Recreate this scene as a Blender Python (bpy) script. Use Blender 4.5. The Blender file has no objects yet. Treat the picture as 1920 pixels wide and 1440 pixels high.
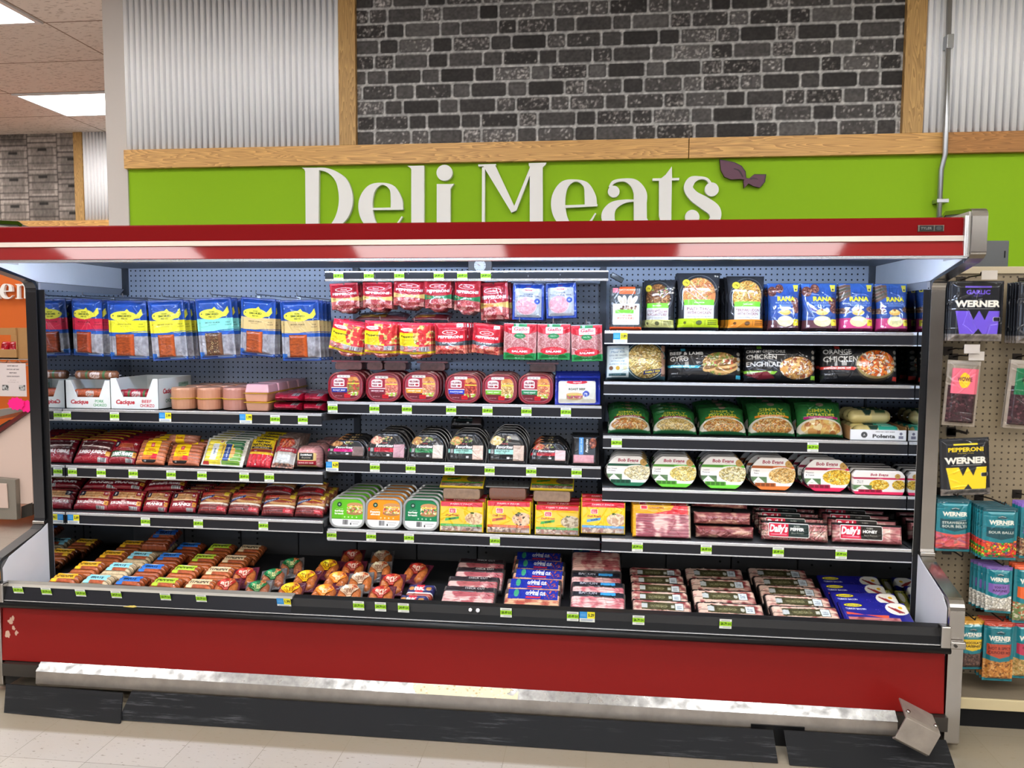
import bpy, math, random
import numpy as np
from mathutils import Matrix, Vector
R = math.radians
scene = bpy.context.scene
COL = scene.collection
# ------------------------------------------------------------------ camera
F_PX = 1460.64
EYE = np.array([0.0, 0.0, 1.603])
def _axes(yaw, pitch, roll):
    cy, sy, cp, sp = math.cos(yaw), math.sin(yaw), math.cos(pitch), math.sin(pitch)
    cr, sr = math.cos(roll), math.sin(roll)
    f = np.array([sy*cp, cy*cp, sp]); r = np.array([cy, -sy, 0.0]); d = np.cross(f, r)
    return np.array([cr*r+sr*d, -sr*r+cr*d, f])
AX = _axes(-0.1119216, -0.0725501, -0.0053294)
cam_data = bpy.data.cameras.new('camera'); cam = bpy.data.objects.new('camera', cam_data); COL.objects.link(cam)
cam_data.sensor_width = 36.0; cam_data.lens = F_PX/1920*36.0; cam_data.clip_start = 0.05; cam_data.clip_end = 100
cam.matrix_world = Matrix(((AX[0][0], -AX[1][0], -AX[2][0], EYE[0]), (AX[0][1], -AX[1][1], -AX[2][1], EYE[1]),
                           (AX[0][2], -AX[1][2], -AX[2][2], EYE[2]), (0, 0, 0, 1)))
scene.camera = cam
# ------------------------------------------------------------------ view and world
vs = scene.view_settings
scene.display_settings.display_device = 'sRGB'
vs.view_transform = 'Standard'; vs.look = 'None'; vs.gamma = 1.0; vs.use_curve_mapping = False
vs.exposure = 0.0
world = bpy.data.worlds.new('world'); scene.world = world; world.use_nodes = True
world.node_tree.nodes['Background'].inputs[0].default_value = (0.9, 0.95, 1, 1)
world.node_tree.nodes['Background'].inputs[1].default_value = 0.015
try:
    scene.cycles.use_denoising = True
    scene.cycles.max_bounces = 7; scene.cycles.diffuse_bounces = 4; scene.cycles.glossy_bounces = 5
    scene.cycles.sample_clamp_indirect = 6.0; scene.cycles.caustics_reflective = False
except Exception:
    pass
TROFFER = 14.0          # emission of the ceiling light diffusers
WINDOW = 1.0           # daylight through the store front behind the camera
def area(name, loc, size, power, color, target):
    l = bpy.data.lights.new(name, 'AREA'); l.shape = 'RECTANGLE'; l.size, l.size_y = size; l.energy = power; l.color = color
    o = bpy.data.objects.new(name, l); COL.objects.link(o); o.location = loc
    o.rotation_euler = (Vector(target)-Vector(loc)).to_track_quat('-Z', 'Y').to_euler(); return o
area('daylight_from_store_front', (-1.5, -8.6, 1.7), (9, 2.2), 45, (0.80, 0.90, 1.0), (-0.8, 4, 1.3))
# ------------------------------------------------------------------ helpers
def ray(px, py): return AX.T @ np.array([(px-960)/F_PX, (py-720)/F_PX, 1.0])
def at(px, py, Y):
    d = ray(px, py); return EYE + d*(Y/d[1])
def proj(P):
    c = AX @ (np.array(P, float)-EYE); return 960+F_PX*c[0]/c[2], 720+F_PX*c[1]/c[2]
def lin(c):
    c = np.asarray(c, float)/255.0
    return np.where(c <= 0.04045, c/12.92, ((c+0.055)/1.055)**2.4)
def rgba(c): return tuple(float(x) for x in lin(c))+(1.0,)
MAT = {}
def mat(name, col=(200, 200, 200), rough=0.5, metal=0.0, coat=0.0, coat_rough=0.06, bump=0.0, bscale=60, vary=0.0, vscale=8,
        spec=0.5, attr=False, stretch=(1, 1, 1)):
    if name in MAT: return MAT[name]
    m = bpy.data.materials.new(name); m.use_nodes = True; nt = m.node_tree; b = nt.nodes['Principled BSDF']
    b.inputs['Base Color'].default_value = rgba(col); b.inputs['Roughness'].default_value = rough
    b.inputs['Metallic'].default_value = metal; b.inputs['Coat Weight'].default_value = coat
    b.inputs['Coat Roughness'].default_value = coat_rough; b.inputs['Specular IOR Level'].default_value = spec
    if attr:
        a = nt.nodes.new('ShaderNodeAttribute'); a.attribute_name = 'Col'
        nt.links.new(a.outputs['Color'], b.inputs['Base Color'])
    if bump or vary:
        tc = nt.nodes.new('ShaderNodeTexCoord'); mp = nt.nodes.new('ShaderNodeMapping'); mp.inputs['Scale'].default_value = stretch
        nt.links.new(tc.outputs['Object'], mp.inputs['Vector'])
    if vary:
        n = nt.nodes.new('ShaderNodeTexNoise'); n.inputs['Scale'].default_value = vscale; n.inputs['Detail'].default_value = 6
        nt.links.new(mp.outputs[0], n.inputs['Vector'])
        mx = nt.nodes.new('ShaderNodeMix'); mx.data_type = 'RGBA'; mx.blend_type = 'MULTIPLY'; mx.inputs[0].default_value = vary
        r = nt.nodes.new('ShaderNodeMapRange'); r.inputs[1].default_value = 0.3; r.inputs[2].default_value = 0.7
        r.inputs[3].default_value = 0.25; r.inputs[4].default_value = 1.0
        nt.links.new(n.outputs[0], r.inputs[0])
        if attr: nt.links.new(a.outputs['Color'], mx.inputs[6])
        else: mx.inputs[6].default_value = rgba(col)
        nt.links.new(r.outputs[0], mx.inputs[7]); nt.links.new(mx.outputs[2], b.inputs['Base Color'])
        r2 = nt.nodes.new('ShaderNodeMapRange'); r2.inputs[1].default_value = 0.3; r2.inputs[2].default_value = 0.7
        r2.inputs[3].default_value = min(1, rough+0.25*vary); r2.inputs[4].default_value = rough
        nt.links.new(n.outputs[0], r2.inputs[0]); nt.links.new(r2.outputs[0], b.inputs['Roughness'])
    if bump:
        n2 = nt.nodes.new('ShaderNodeTexNoise'); n2.inputs['Scale'].default_value = bscale; n2.inputs['Detail'].default_value = 4
        nt.links.new(mp.outputs[0], n2.inputs['Vector'])
        bp = nt.nodes.new('ShaderNodeBump'); bp.inputs['Strength'].default_value = bump; bp.inputs['Distance'].default_value = 0.01
        nt.links.new(n2.outputs[0], bp.inputs['Height']); nt.links.new(bp.outputs[0], b.inputs['Normal'])
        if coat: nt.links.new(bp.outputs[0], b.inputs['Coat Normal'])
    MAT[name] = m; return m
def emis(name, col, s):
    m = bpy.data.materials.new(name); m.use_nodes = True; b = m.node_tree.nodes['Principled BSDF']
    b.inputs['Base Color'].default_value = rgba(col); b.inputs['Emission Color'].default_value = rgba(col)
    b.inputs['Emission Strength'].default_value = s; MAT[name] = m; return m
FILM = mat('printed_film', attr=True, rough=0.5, coat=0.95, coat_rough=0.04, spec=0.15)
CARD = mat('printed_card', attr=True, rough=0.5, coat=0.12, coat_rough=0.2, spec=0.2)
DULL = mat('matte_print', attr=True, rough=0.75, spec=0.3)
class MB:
    """collects boxes, prisms and tubes into one mesh"""
    def __init__(s): s.v = []; s.f = []
    def add(s, vs_, fs):
        n = len(s.v); s.v += [tuple(map(float, p)) for p in vs_]; s.f += [tuple(i+n for i in f) for f in fs]; return s
    def box(s, x0, x1, y0, y1, z0, z1):
        v = [(x, y, z) for x in (x0, x1) for y in (y0, y1) for z in (z0, z1)]
        return s.add(v, [(0, 1, 3, 2), (4, 6, 7, 5), (0, 4, 5, 1), (2, 3, 7, 6), (0, 2, 6, 4), (1, 5, 7, 3)])
    def prism_x(s, yz, x0, x1):
        """closed profile in the YZ plane extruded along X"""
        n = len(yz); a = sum(yz[i][0]*yz[(i+1) % n][1]-yz[(i+1) % n][0]*yz[i][1] for i in range(n))
        if a < 0: yz = yz[::-1]
        v = [(x0, y, z) for y, z in yz]+[(x1, y, z) for y, z in yz]
        return s.add(v, [tuple(range(n))[::-1], tuple(range(n, 2*n))]+[(i, (i+1) % n, n+(i+1) % n, n+i) for i in range(n)])
    def prism_y(s, xz, y0, y1):
        n = len(xz); a = sum(xz[i][0]*xz[(i+1) % n][1]-xz[(i+1) % n][0]*xz[i][1] for i in range(n))
        if a < 0: xz = xz[::-1]
        v = [(x, y0, z) for x, z in xz]+[(x, y1, z) for x, z in xz]
        return s.add(v, [tuple(range(n)), tuple(range(n, 2*n))[::-1]]+[(i, n+i, n+(i+1) % n, (i+1) % n) for i in range(n)])
    def ribbon_x(s, pts, t, x0, x1):
        """thin sheet following a YZ path, thickness t on its left side"""
        P = [np.array(p, float) for p in pts]; off = []
        for i in range(len(P)):
            a = P[max(i-1, 0)]; b = P[min(i+1, len(P)-1)]; d = b-a; d = d/np.linalg.norm(d); off.append(P[i]+t*np.array([-d[1], d[0]]))
        for i in range(len(P)-1):
            s.prism_x([tuple(P[i]), tuple(P[i+1]), tuple(off[i+1]), tuple(off[i])], x0, x1)
        return s
    def tube(s, pts, r, n=10, closed=False):
        P = [np.array(p, float) for p in pts]; base = len(s.v); prev = None
        for i in range(len(P)):
            d = P[min(i+1, len(P)-1)]-P[max(i-1, 0)]; d /= np.linalg.norm(d)+1e-12
            u = np.cross(d, [0, 0, 1.0]) if prev is None else prev-d*(prev@d)
            if np.linalg.norm(u) < 1e-6: u = np.cross(d, [0, 1.0, 0])
            u /= np.linalg.norm(u); w = np.cross(d, u); prev = u
            rr = r[i] if hasattr(r, '__len__') else r
            for k in range(n):
                a = 2*math.pi*k/n; s.v.append(tuple(P[i]+rr*(math.cos(a)*u+math.sin(a)*w)))
        for i in range(len(P)-1):
            for k in range(n):
                a, b = base+i*n+k, base+i*n+(k+1) % n; s.f.append((a, b, b+n, a+n))
        s.f.append(tuple(base+k for k in range(n))[::-1]); s.f.append(tuple(base+(len(P)-1)*n+k for k in range(n)))
        return s
    def build(s, name, m, parent=None, smooth=False, bevel=0.0, seg=2):
        me = bpy.data.meshes.new(name); me.from_pydata(s.v, [], s.f); me.update()
        o = bpy.data.objects.new(name, me); COL.objects.link(o)
        me.materials.append(m)
        if smooth:
            me.polygons.foreach_set('use_smooth', [True]*len(me.polygons))
        if bevel:
            b = o.modifiers.new('bevel', 'BEVEL'); b.width = bevel; b.segments = seg; b.limit_method = 'ANGLE'; b.angle_limit = R(35)
        if parent: o.parent = parent
        return o
def empty(name, loc=(0, 0, 0), rz=0):
    o = bpy.data.objects.new(name, None); o.location = loc; o.rotation_euler = (0, 0, rz); o.empty_display_size = 0.05
    COL.objects.link(o); return o
def tag(o, label=None, cat=None, group=None, kind=None):
    if label: o['label'] = label
    if cat: o['category'] = cat
    if group: o['group'] = group
    if kind: o['kind'] = kind
    return o
def struct(o): o['kind'] = 'structure'; return o
def copy_tree(o, parent=None):
    c = o.copy(); COL.objects.link(c)
    if parent: c.parent = parent
    for ch in list(o.children): copy_tree(ch, c)
    return c
def world_of(o):
    m = o.matrix_basis.copy()
    while o.parent: o = o.parent; m = o.matrix_basis @ m
    return m
def set_world(o, M):
    o.matrix_basis = (world_of(o.parent).inverted() @ M) if o.parent else M; return o
def arc(cy, cz, r, a0, a1, n=6):
    return [(cy+r*math.cos(R(a0+(a1-a0)*i/n)), cz+r*math.sin(R(a0+(a1-a0)*i/n))) for i in range(n+1)]
# ------------------------------------------------------------------ printed artwork, kept as point colours on dense grids
_tc = {}
def glyphs(s, bold):
    k = (s, bold)
    if k not in _tc:
        c = bpy.data.curves.new('t', 'FONT'); c.body = s; c.offset = bold; c.resolution_u = 2
        o = bpy.data.objects.new('t', c); COL.objects.link(o)
        dg = bpy.context.evaluated_depsgraph_get(); ev = o.evaluated_get(dg); me = ev.to_mesh()
        me.calc_loop_triangles()
        co = np.zeros(len(me.vertices)*3); me.vertices.foreach_get('co', co); co = co.reshape(-1, 3)[:, :2]
        tr = np.zeros(len(me.loop_triangles)*3, int); me.loop_triangles.foreach_get('vertices', tr)
        _tc[k] = (co, tr.reshape(-1, 3)); ev.to_mesh_clear()
        bpy.data.objects.remove(o); bpy.data.curves.remove(c)
    return _tc[k]
def vnoise(h, w, fy, fx, rng):
    fy, fx = max(2, int(fy)), max(2, int(fx)); g = rng.random((fy+1, fx+1))
    y = np.linspace(0, fy-1e-6, h); x = np.linspace(0, fx-1e-6, w); yi = y.astype(int); xi = x.astype(int)
    ty = (y-yi); tx = (x-xi); ty = ty*ty*(3-2*ty); tx = tx*tx*(3-2*tx); ty = ty[:, None]; tx = tx[None]
    a = g[yi][:, xi]; b = g[yi][:, xi+1]; c = g[yi+1][:, xi]; d = g[yi+1][:, xi+1]
    return (a*(1-tx)+b*tx)*(1-ty)+(c*(1-tx)+d*tx)*ty
def fbm(h, w, fy, fx, rng, o=3):
    r = 0; t = 0
    for i in range(o): r = r+vnoise(h, w, fy*2**i, fx*2**i, rng)*0.6**i; t += 0.6**i
    return r/t
class Cv:
    def __init__(s, W, H, bg=(255, 255, 255), spc=0.0014, seed=1):
        s.W, s.H = W, H; s.n = max(8, int(W/spc*2)); s.m = max(8, int(H/spc*2))
        s.a = np.zeros((s.m, s.n, 3)); s.a[:] = bg; s.rng = np.random.default_rng(seed); s.clip = None
        s.U, s.V = np.meshgrid((np.arange(s.n)+.5)/s.n, (np.arange(s.m)+.5)/s.m)
    def _win(s, u0, v0, u1, v1):
        x0, x1 = int(max(0, math.floor(u0*s.n))), int(min(s.n, math.ceil(u1*s.n)))
        y0, y1 = int(max(0, math.floor(v0*s.m))), int(min(s.m, math.ceil(v1*s.m)))
        return (slice(y0, y1), slice(x0, x1)) if x1 > x0 and y1 > y0 else None
    def _put(s, w, m, col, op=1.0):
        if s.clip is not None: m = m & s.clip[w]
        a = s.a[w]; a[m] = a[m]*(1-op)+np.array(col, float)*op
    def rect(s, u0, v0, u1, v1, col, op=1.0):
        w = s._win(u0, v0, u1, v1)
        if w: s._put(w, np.ones(s.U[w].shape, bool), col, op)
        return s
    def ell(s, cu, cv, ru, rv, col, op=1.0, rot=0):
        k = max(ru*s.W, rv*s.H) if rot else 0
        w = s._win(cu-(k/s.W if rot else ru), cv-(k/s.H if rot else rv), cu+(k/s.W if rot else ru), cv+(k/s.H if rot else rv))
        if not w: return s
        x = (s.U[w]-cu)*s.W; y = (s.V[w]-cv)*s.H
        if rot: c, q = math.cos(rot), math.sin(rot); x, y = x*c+y*q, -x*q+y*c
        s._put(w, (x/(ru*s.W))**2+(y/(rv*s.H))**2 < 1, col, op); return s
    def circ(s, cu, cv, r, col, op=1.0): return s.ell(cu, cv, r/s.W, r/s.H, col, op)
    def ring(s, cu, cv, ru, rv, th, col):
        w = s._win(cu-ru, cv-rv, cu+ru, cv+rv)
        if w:
            d = np.sqrt(((s.U[w]-cu)/ru)**2+((s.V[w]-cv)/rv)**2); s._put(w, (d < 1) & (d > 1-th), col)
        return s
    def rr(s, u0, v0, u1, v1, r, col, op=1.0):
        """rounded rectangle, radius r in metres"""
        w = s._win(u0, v0, u1, v1)
        if not w: return s
        dx = np.abs((s.U[w]-(u0+u1)/2)*s.W)-((u1-u0)*s.W/2-r); dy = np.abs((s.V[w]-(v0+v1)/2)*s.H)-((v1-v0)*s.H/2-r)
        s._put(w, np.hypot(np.maximum(dx, 0), np.maximum(dy, 0)) < r, col, op); return s
    def poly(s, pts, col, op=1.0):
        P = np.array(pts, float); w = s._win(P[:, 0].min(), P[:, 1].min(), P[:, 0].max(), P[:, 1].max())
        if not w: return s
        x, y = s.U[w], s.V[w]; ins = np.zeros(x.shape, bool); n = len(P)
        for i in range(n):
            x0, y0 = P[i]; x1, y1 = P[(i+1) % n]
            if y0 == y1: continue
            c = ((y0 > y) != (y1 > y)) & (x < (x1-x0)*(y-y0)/(y1-y0)+x0); ins ^= c
        s._put(w, ins, col, op); return s
    def line(s, pts, wd, col, op=1.0):
        """polyline in u,v with width wd in metres"""
        P = np.array(pts, float); k = wd/2
        w = s._win(P[:, 0].min()-k/s.W, P[:, 1].min()-k/s.H, P[:, 0].max()+k/s.W, P[:, 1].max()+k/s.H)
        if not w: return s
        x, y = s.U[w]*s.W, s.V[w]*s.H; d = np.full(x.shape, 1e9); Q = P*[s.W, s.H]
        for a, b in zip(Q[:-1], Q[1:]):
            e = b-a; t = np.clip(((x-a[0])*e[0]+(y-a[1])*e[1])/(e@e+1e-12), 0, 1)
            d = np.minimum(d, np.hypot(x-a[0]-t*e[0], y-a[1]-t*e[1]))
        s._put(w, d < k, col, op); return s
    def t(s, txt, cu, cv, h, col, w=None, bold=0.02, rot=0, sh=0.0):
        """text centred on cu,cv; h cap height and w width as fractions of the canvas"""
        co, tr = glyphs(txt, bold)
        if not len(tr): return s
        lo, hi = co.min(0), co.max(0); q = (co-(lo+hi)/2)/(hi-lo)
        hh = h*s.H*(1 if (hi-lo)[1] < 0.85 else (hi-lo)[1]/0.73)
        ww = hh*(hi-lo)[0]/(hi-lo)[1]
        if w: ww = w*s.W
        x = q[:, 0]*ww; y = q[:, 1]*hh; x = x+sh*y
        if rot: c, k = math.cos(R(rot)), math.sin(R(rot)); x, y = x*c-y*k, x*k+y*c
        X = (x/s.W+cu)*s.n; Y = (y/s.H+cv)*s.m; col = np.array(col, float)
        for i, j, k in tr:
            xs = (X[i], X[j], X[k]); ys = (Y[i], Y[j], Y[k])
            x0, x1 = max(0, int(min(xs)-.5)), min(s.n, int(max(xs)+1.5)); y0, y1 = max(0, int(min(ys)-.5)), min(s.m, int(max(ys)+1.5))
            if x1 <= x0 or y1 <= y0: continue
            gx = np.arange(x0, x1)[None]+.5; gy = np.arange(y0, y1)[:, None]+.5
            ar = (xs[1]-xs[0])*(ys[2]-ys[0])-(xs[2]-xs[0])*(ys[1]-ys[0])
            if abs(ar) < 1e-9: continue
            e0 = ((xs[1]-xs[0])*(gy-ys[0])-(gx-xs[0])*(ys[1]-ys[0]))/ar
            e1 = ((xs[2]-xs[1])*(gy-ys[1])-(gx-xs[1])*(ys[2]-ys[1]))/ar
            e2 = ((xs[0]-xs[2])*(gy-ys[2])-(gx-xs[2])*(ys[0]-ys[2]))/ar
            m = (e0 >= -1e-3) & (e1 >= -1e-3) & (e2 >= -1e-3); ww_ = (slice(y0, y1), slice(x0, x1))
            if s.clip is not None: m = m & s.clip[ww_]
            s.a[ww_][m] = col
        return s
    def noise(s, amt, fy=20, fx=20, o=3, mask=None):
        n = (fbm(s.m, s.n, fy, fx, s.rng, o)-.5)*2*amt
        if mask is None: s.a *= (1+n[..., None])
        else: s.a = np.where(mask[..., None], s.a*(1+n[..., None]), s.a)
        s.a = np.clip(s.a, 0, 255); return s
    def mix(s, col, f): s.a = s.a*(1-f[..., None])+np.array(col, float)*f[..., None]; return s
    def inell(s, cu, cv, ru, rv): return ((s.U-cu)/ru)**2+((s.V-cv)/rv)**2 < 1
    def inrect(s, u0, v0, u1, v1): return (s.U > u0) & (s.U < u1) & (s.V > v0) & (s.V < v1)
    def blobs(s, mask, cols, n, r0, r1, asp=1.0):
        """n random ellipses (radii in metres) inside a mask"""
        old = s.clip; s.clip = mask if old is None else (mask & old); ys, xs = np.nonzero(mask)
        if len(ys):
            for _ in range(n):
                k = s.rng.integers(len(ys)); r = s.rng.uniform(r0, r1)
                s.ell((xs[k]+.5)/s.n, (ys[k]+.5)/s.m, r/s.W, r*asp/s.H, cols[s.rng.integers(len(cols))], rot=s.rng.uniform(0, 3.14) if asp != 1 else 0)
        s.clip = old; return s
    def noodles(s, mask, cols, n, L=0.03, wd=0.003):
        old = s.clip; s.clip = mask if old is None else (mask & old); ys, xs = np.nonzero(mask)
        if len(ys):
            for _ in range(n):
                k = s.rng.integers(len(ys)); a = s.rng.uniform(0, 6.28); da = s.rng.uniform(-1.1, 1.1)
                p = [np.array([(xs[k]+.5)/s.n*s.W, (ys[k]+.5)/s.m*s.H])]
                for _k in range(5):
                    p.append(p[-1]+L/5*np.array([math.cos(a), math.sin(a)])); a += da
                p = np.array(p)/[s.W, s.H]; c = np.array(cols[s.rng.integers(len(cols))])
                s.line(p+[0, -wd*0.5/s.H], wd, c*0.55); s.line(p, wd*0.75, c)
        s.clip = old; return s
    def bacon(s, u0, v0, u1, v1, rows=7, fat=(232, 196, 186), lean=(160, 70, 74), dark=(104, 34, 42), seed=None, share=0.5):
        rng = s.rng if seed is None else np.random.default_rng(seed)
        m = s.inrect(u0, v0, u1, v1); wav = (vnoise(s.m, s.n, 4, 5, rng)-.5)*0.10
        vv = np.clip((s.V-v0)/(v1-v0)+wav, 0, 0.9999)*rows; ri = vv.astype(int); fr = vv-ri
        big = fbm(s.m, s.n, 3, 7, rng, 2); k = np.zeros_like(big); fine = fbm(s.m, s.n, rows*3, 9, rng, 2)
        off = rng.random(rows+2)*0.3
        k = big*0.75+off[ri]*0.5+fine*0.35-0.35; f = np.clip((k-share*0.62)*5+.5, 0, 1)
        c = np.array(lean)*(1-f[..., None])+np.array(fat)*f[..., None]
        d = np.clip((fine-.55)*5, 0, 1)*(1-f); c = c*(1-d[..., None]*.7)+np.array(dark)*d[..., None]*.7
        c = c*(1-0.30*(fr < 0.14)[..., None]); s.a = np.where(m[..., None] if s.clip is None else (m & s.clip)[..., None], c, s.a); return s
    def grid(s, X, Zt):
        """sample at x in [-W/2,W/2] and height z in [0,H] -> linear RGBA"""
        b = s.a
        fx = np.clip((X/s.W+.5)*s.n-.5, 0, s.n-1.001); fy = np.clip(Zt/s.H*s.m-.5, 0, s.m-1.001)
        acc = 0
        for dx in (-.5, .5):
            for dy in (-.5, .5):
                gx = np.clip(fx+dx, 0, s.n-1.001); gy = np.clip(fy+dy, 0, s.m-1.001); xi = gx.astype(int); yi = gy.astype(int)
                tx = (gx-xi)[..., None]; ty = (gy-yi)[..., None]
                acc = acc+(b[yi, xi]*(1-tx)+b[yi, xi+1]*tx)*(1-ty)+(b[yi+1, xi]*(1-tx)+b[yi+1, xi+1]*tx)*ty
        c = lin(np.clip(acc/4, 0, 255)); return np.concatenate([c, np.ones(c.shape[:-1]+(1,))], -1)
def gridmesh(name, X, Y, Z, C, m, cap=True, mask=None, smooth=True):
    ny, nx = X.shape; co = np.stack([X, Y, Z], -1).reshape(-1, 3); I = np.arange(nx*ny).reshape(ny, nx)
    q = np.stack([I[:-1, :-1], I[:-1, 1:], I[1:, 1:], I[1:, :-1]], -1).reshape(-1, 4)
    if mask is not None:
        mk = (mask[:-1, :-1] & mask[:-1, 1:] & mask[1:, 1:] & mask[1:, :-1]).reshape(-1); q = q[mk]
    loops = q.reshape(-1); starts = np.arange(len(q))*4; tot = np.full(len(q), 4)
    if cap and mask is None:
        per = np.concatenate([I[0, :-1], I[:-1, -1], I[-1, :0:-1], I[:0:-1, 0]])[::-1]
        starts = np.append(starts, len(loops)); tot = np.append(tot, len(per)); loops = np.concatenate([loops, per])
    me = bpy.data.meshes.new(name); me.vertices.add(len(co)); me.vertices.foreach_set('co', co.astype(np.float32).ravel())
    me.loops.add(len(loops)); me.loops.foreach_set('vertex_index', loops.astype(np.int32))
    me.polygons.add(len(starts)); me.polygons.foreach_set('loop_start', starts.astype(np.int32))
    me.polygons.foreach_set('loop_total', tot.astype(np.int32))
    me.update(calc_edges=True)
    if smooth:
        sm = np.ones(len(starts), bool)
        if cap and mask is None: sm[-1] = False
        me.polygons.foreach_set('use_smooth', sm)
    a = me.color_attributes.new('Col', 'FLOAT_COLOR', 'POINT'); a.data.foreach_set('color', C.reshape(-1).astype(np.float32))
    me.materials.append(m); o = bpy.data.objects.new(name, me); COL.objects.link(o); return o
def creases(X, Z, W, H, n, amp, seed, wd=0.0022):
    rng = np.random.default_rng(seed); h = np.zeros_like(X)
    for _ in range(n):
        cx, cz = rng.uniform(-.5, .5)*W, rng.uniform(0, 1)*H; a = rng.uniform(0, math.pi); L = rng.uniform(.15, .5)*max(W, H); k = wd*rng.uniform(.6, 1.8)
        dx, dz = X-cx, Z-cz; al = dx*math.cos(a)+dz*math.sin(a); ac = -dx*math.sin(a)+dz*math.cos(a)+0.1*al*al/L*rng.uniform(-3, 3)
        h += rng.choice([-1, 1, 1])*1.35*amp*rng.uniform(.4, 1)*np.exp(-(ac/k)**2)*np.clip(1-(al/(L/2))**2, 0, 1)
    return h
class Pack:
    """a filled package: a dense front surface that closes onto a flat back; x across, z up, front faces -y"""
    def __init__(s, name, W, H, T, cv, m=None, prof='pillow', outline=None, cre=(16, 0.0012), seed=1, extra=None, spc=0.0016, side=None, shift=None):
        s.W, s.H, s.T = W, H, T; nx, ny = max(12, int(W/spc)), max(12, int(H/spc)); m = m or FILM
        U, V = np.meshgrid(np.linspace(0, 1, nx), np.linspace(0, 1, ny))
        w = outline(V) if outline else 1.0
        X = (U-.5)*W*w; Z = V*H; eu = np.minimum(U, 1-U)*W*w; ev = np.minimum(V, 1-V)*H; e = np.minimum(eu, ev)
        if prof == 'pillow': p = (np.clip(1-np.abs(2*U-1)**3, 0, 1)*np.clip(1-np.abs(2*V-1)**4, 0, 1))**.55
        elif prof == 'pouch':      # flat seals round a filled middle
            se = np.clip((e-0.006)/0.02, 0, 1); p = 0.12*(e > 0.0008)+0.88*(se*se*(3-2*se))
        elif prof == 'stand':      # stand-up bag, deep at the foot
            p = (np.clip(1-np.abs(2*U-1)**4, 0, 1)**.5)*np.clip(1-V, 0, 1)**.55*np.clip(V/0.06, 0, 1)**.5; p = np.maximum(p, 0.06*(e > 0.001))
        elif prof == 'box': p = (e > 0.0005)*1.0
        else:                      # slab with rounded edge of radius T*prof
            r = T*float(prof); q = np.clip(e/r, 0, 1); p = np.sqrt(np.clip(1-(1-q)**2, 0, 1))
        Y = -T*p
        if extra is not None: Y = Y-extra(U, V, X, Z)*np.clip(e/0.004, 0, 1)
        if cre and cre[0]: Y = Y-creases(X, Z, W, H, cre[0], cre[1], seed)*np.clip(e/0.004, 0, 1)
        if shift is not None: X = X+shift(U, V)
        C = cv.grid(X if shift is None else X-shift(U, V), Z)
        if side is not None:
            edge = np.zeros_like(U, bool); edge[0] = edge[-1] = True; edge[:, 0] = edge[:, -1] = True
            C[edge] = rgba(side)
        s.X, s.Y, s.Z = X, Y, Z; s.o = gridmesh(name, X, Y, Z, C, m)
    def _s(s, A, u, v):
        ny, nx = A.shape; fx = np.clip(u*(nx-1), 0, nx-1.001); fy = np.clip(v*(ny-1), 0, ny-1.001); xi = fx.astype(int); yi = fy.astype(int); tx = fx-xi; ty = fy-yi
        return (A[yi, xi]*(1-tx)+A[yi, xi+1]*tx)*(1-ty)+(A[yi+1, xi]*(1-tx)+A[yi+1, xi+1]*tx)*ty
    def decal(s, name, u0, v0, u1, v1, art, lift=0.0012, m=None, shape=None, spc=0.0015, flat=False):
        """a printed label lying on the front; art(canvas) draws it"""
        W, H = (u1-u0)*s.W, (v1-v0)*s.H; cv = Cv(W, H, spc=spc); art(cv)
        nx, ny = max(8, int(W/spc)), max(8, int(H/spc)); U, V = np.meshgrid(np.linspace(0, 1, nx), np.linspace(0, 1, ny))
        u, v = u0+U*(u1-u0), v0+V*(v1-v0); X, Y, Z = s._s(s.X, u, v), s._s(s.Y, u, v)-lift, s._s(s.Z, u, v)
        if flat: Y = np.full_like(Y, Y.min())
        C = cv.grid((U-.5)*W, V*H); mk = None
        if shape == 'ell': mk = ((U-.5)/.5)**2+((V-.5)/.5)**2 < 1
        elif isinstance(shape, float):
            dx = np.abs((U-.5)*W)-(W/2-shape); dy = np.abs((V-.5)*H)-(H/2-shape); mk = np.hypot(np.maximum(dx, 0), np.maximum(dy, 0)) <= shape+1e-6
        elif callable(shape): mk = shape(U, V)
        o = gridmesh(name, X, Y, Z, C, m or CARD, cap=False, mask=mk); o.parent = s.o; return o
def slot(x0, x1, yt, yb, Y, z=None, lean=0.0):
    """centre X, foot Z, width and height of a thing whose front stands at depth Y"""
    ym = (yt+yb)/2; a, b = at(x0, ym, Y), at(x1, ym, Y); Z = at((x0+x1)/2, yb, Y)[2] if z is None else z
    X = (a[0]+b[0])/2; lo, hi = 0.005, 0.8
    for _ in range(40):
        h = (lo+hi)/2; y = proj((X, Y+h*math.sin(lean), Z+h*math.cos(lean)))[1]
        if y > yt: lo = h
        else: hi = h
    return X, Z, b[0]-a[0], h
def place(o, X, Y, Z, lean=0.0, roll=0.0, yaw=0.0):
    set_world(o, Matrix.Translation((X, Y, Z)) @ Matrix.Rotation(yaw, 4, 'Z') @ Matrix.Rotation(-lean, 4, 'X') @ Matrix.Rotation(roll, 4, 'Y'))
    return o
def settle(o, z):
    """lower or lift a thing so that its lowest point rests at height z"""
    lo = 1e9; st = [o]
    while st:
        q = st.pop(); st += list(q.children)
        if q.type != 'MESH': continue
        a = np.empty(len(q.data.vertices)*3, np.float32); q.data.vertices.foreach_get('co', a); m = world_of(q)
        lo = min(lo, float((a.reshape(-1, 3) @ np.array([m[2][0], m[2][1], m[2][2]])).min()+m[2][3]))
    o.location.z += z+.0006-lo; return o
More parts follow.
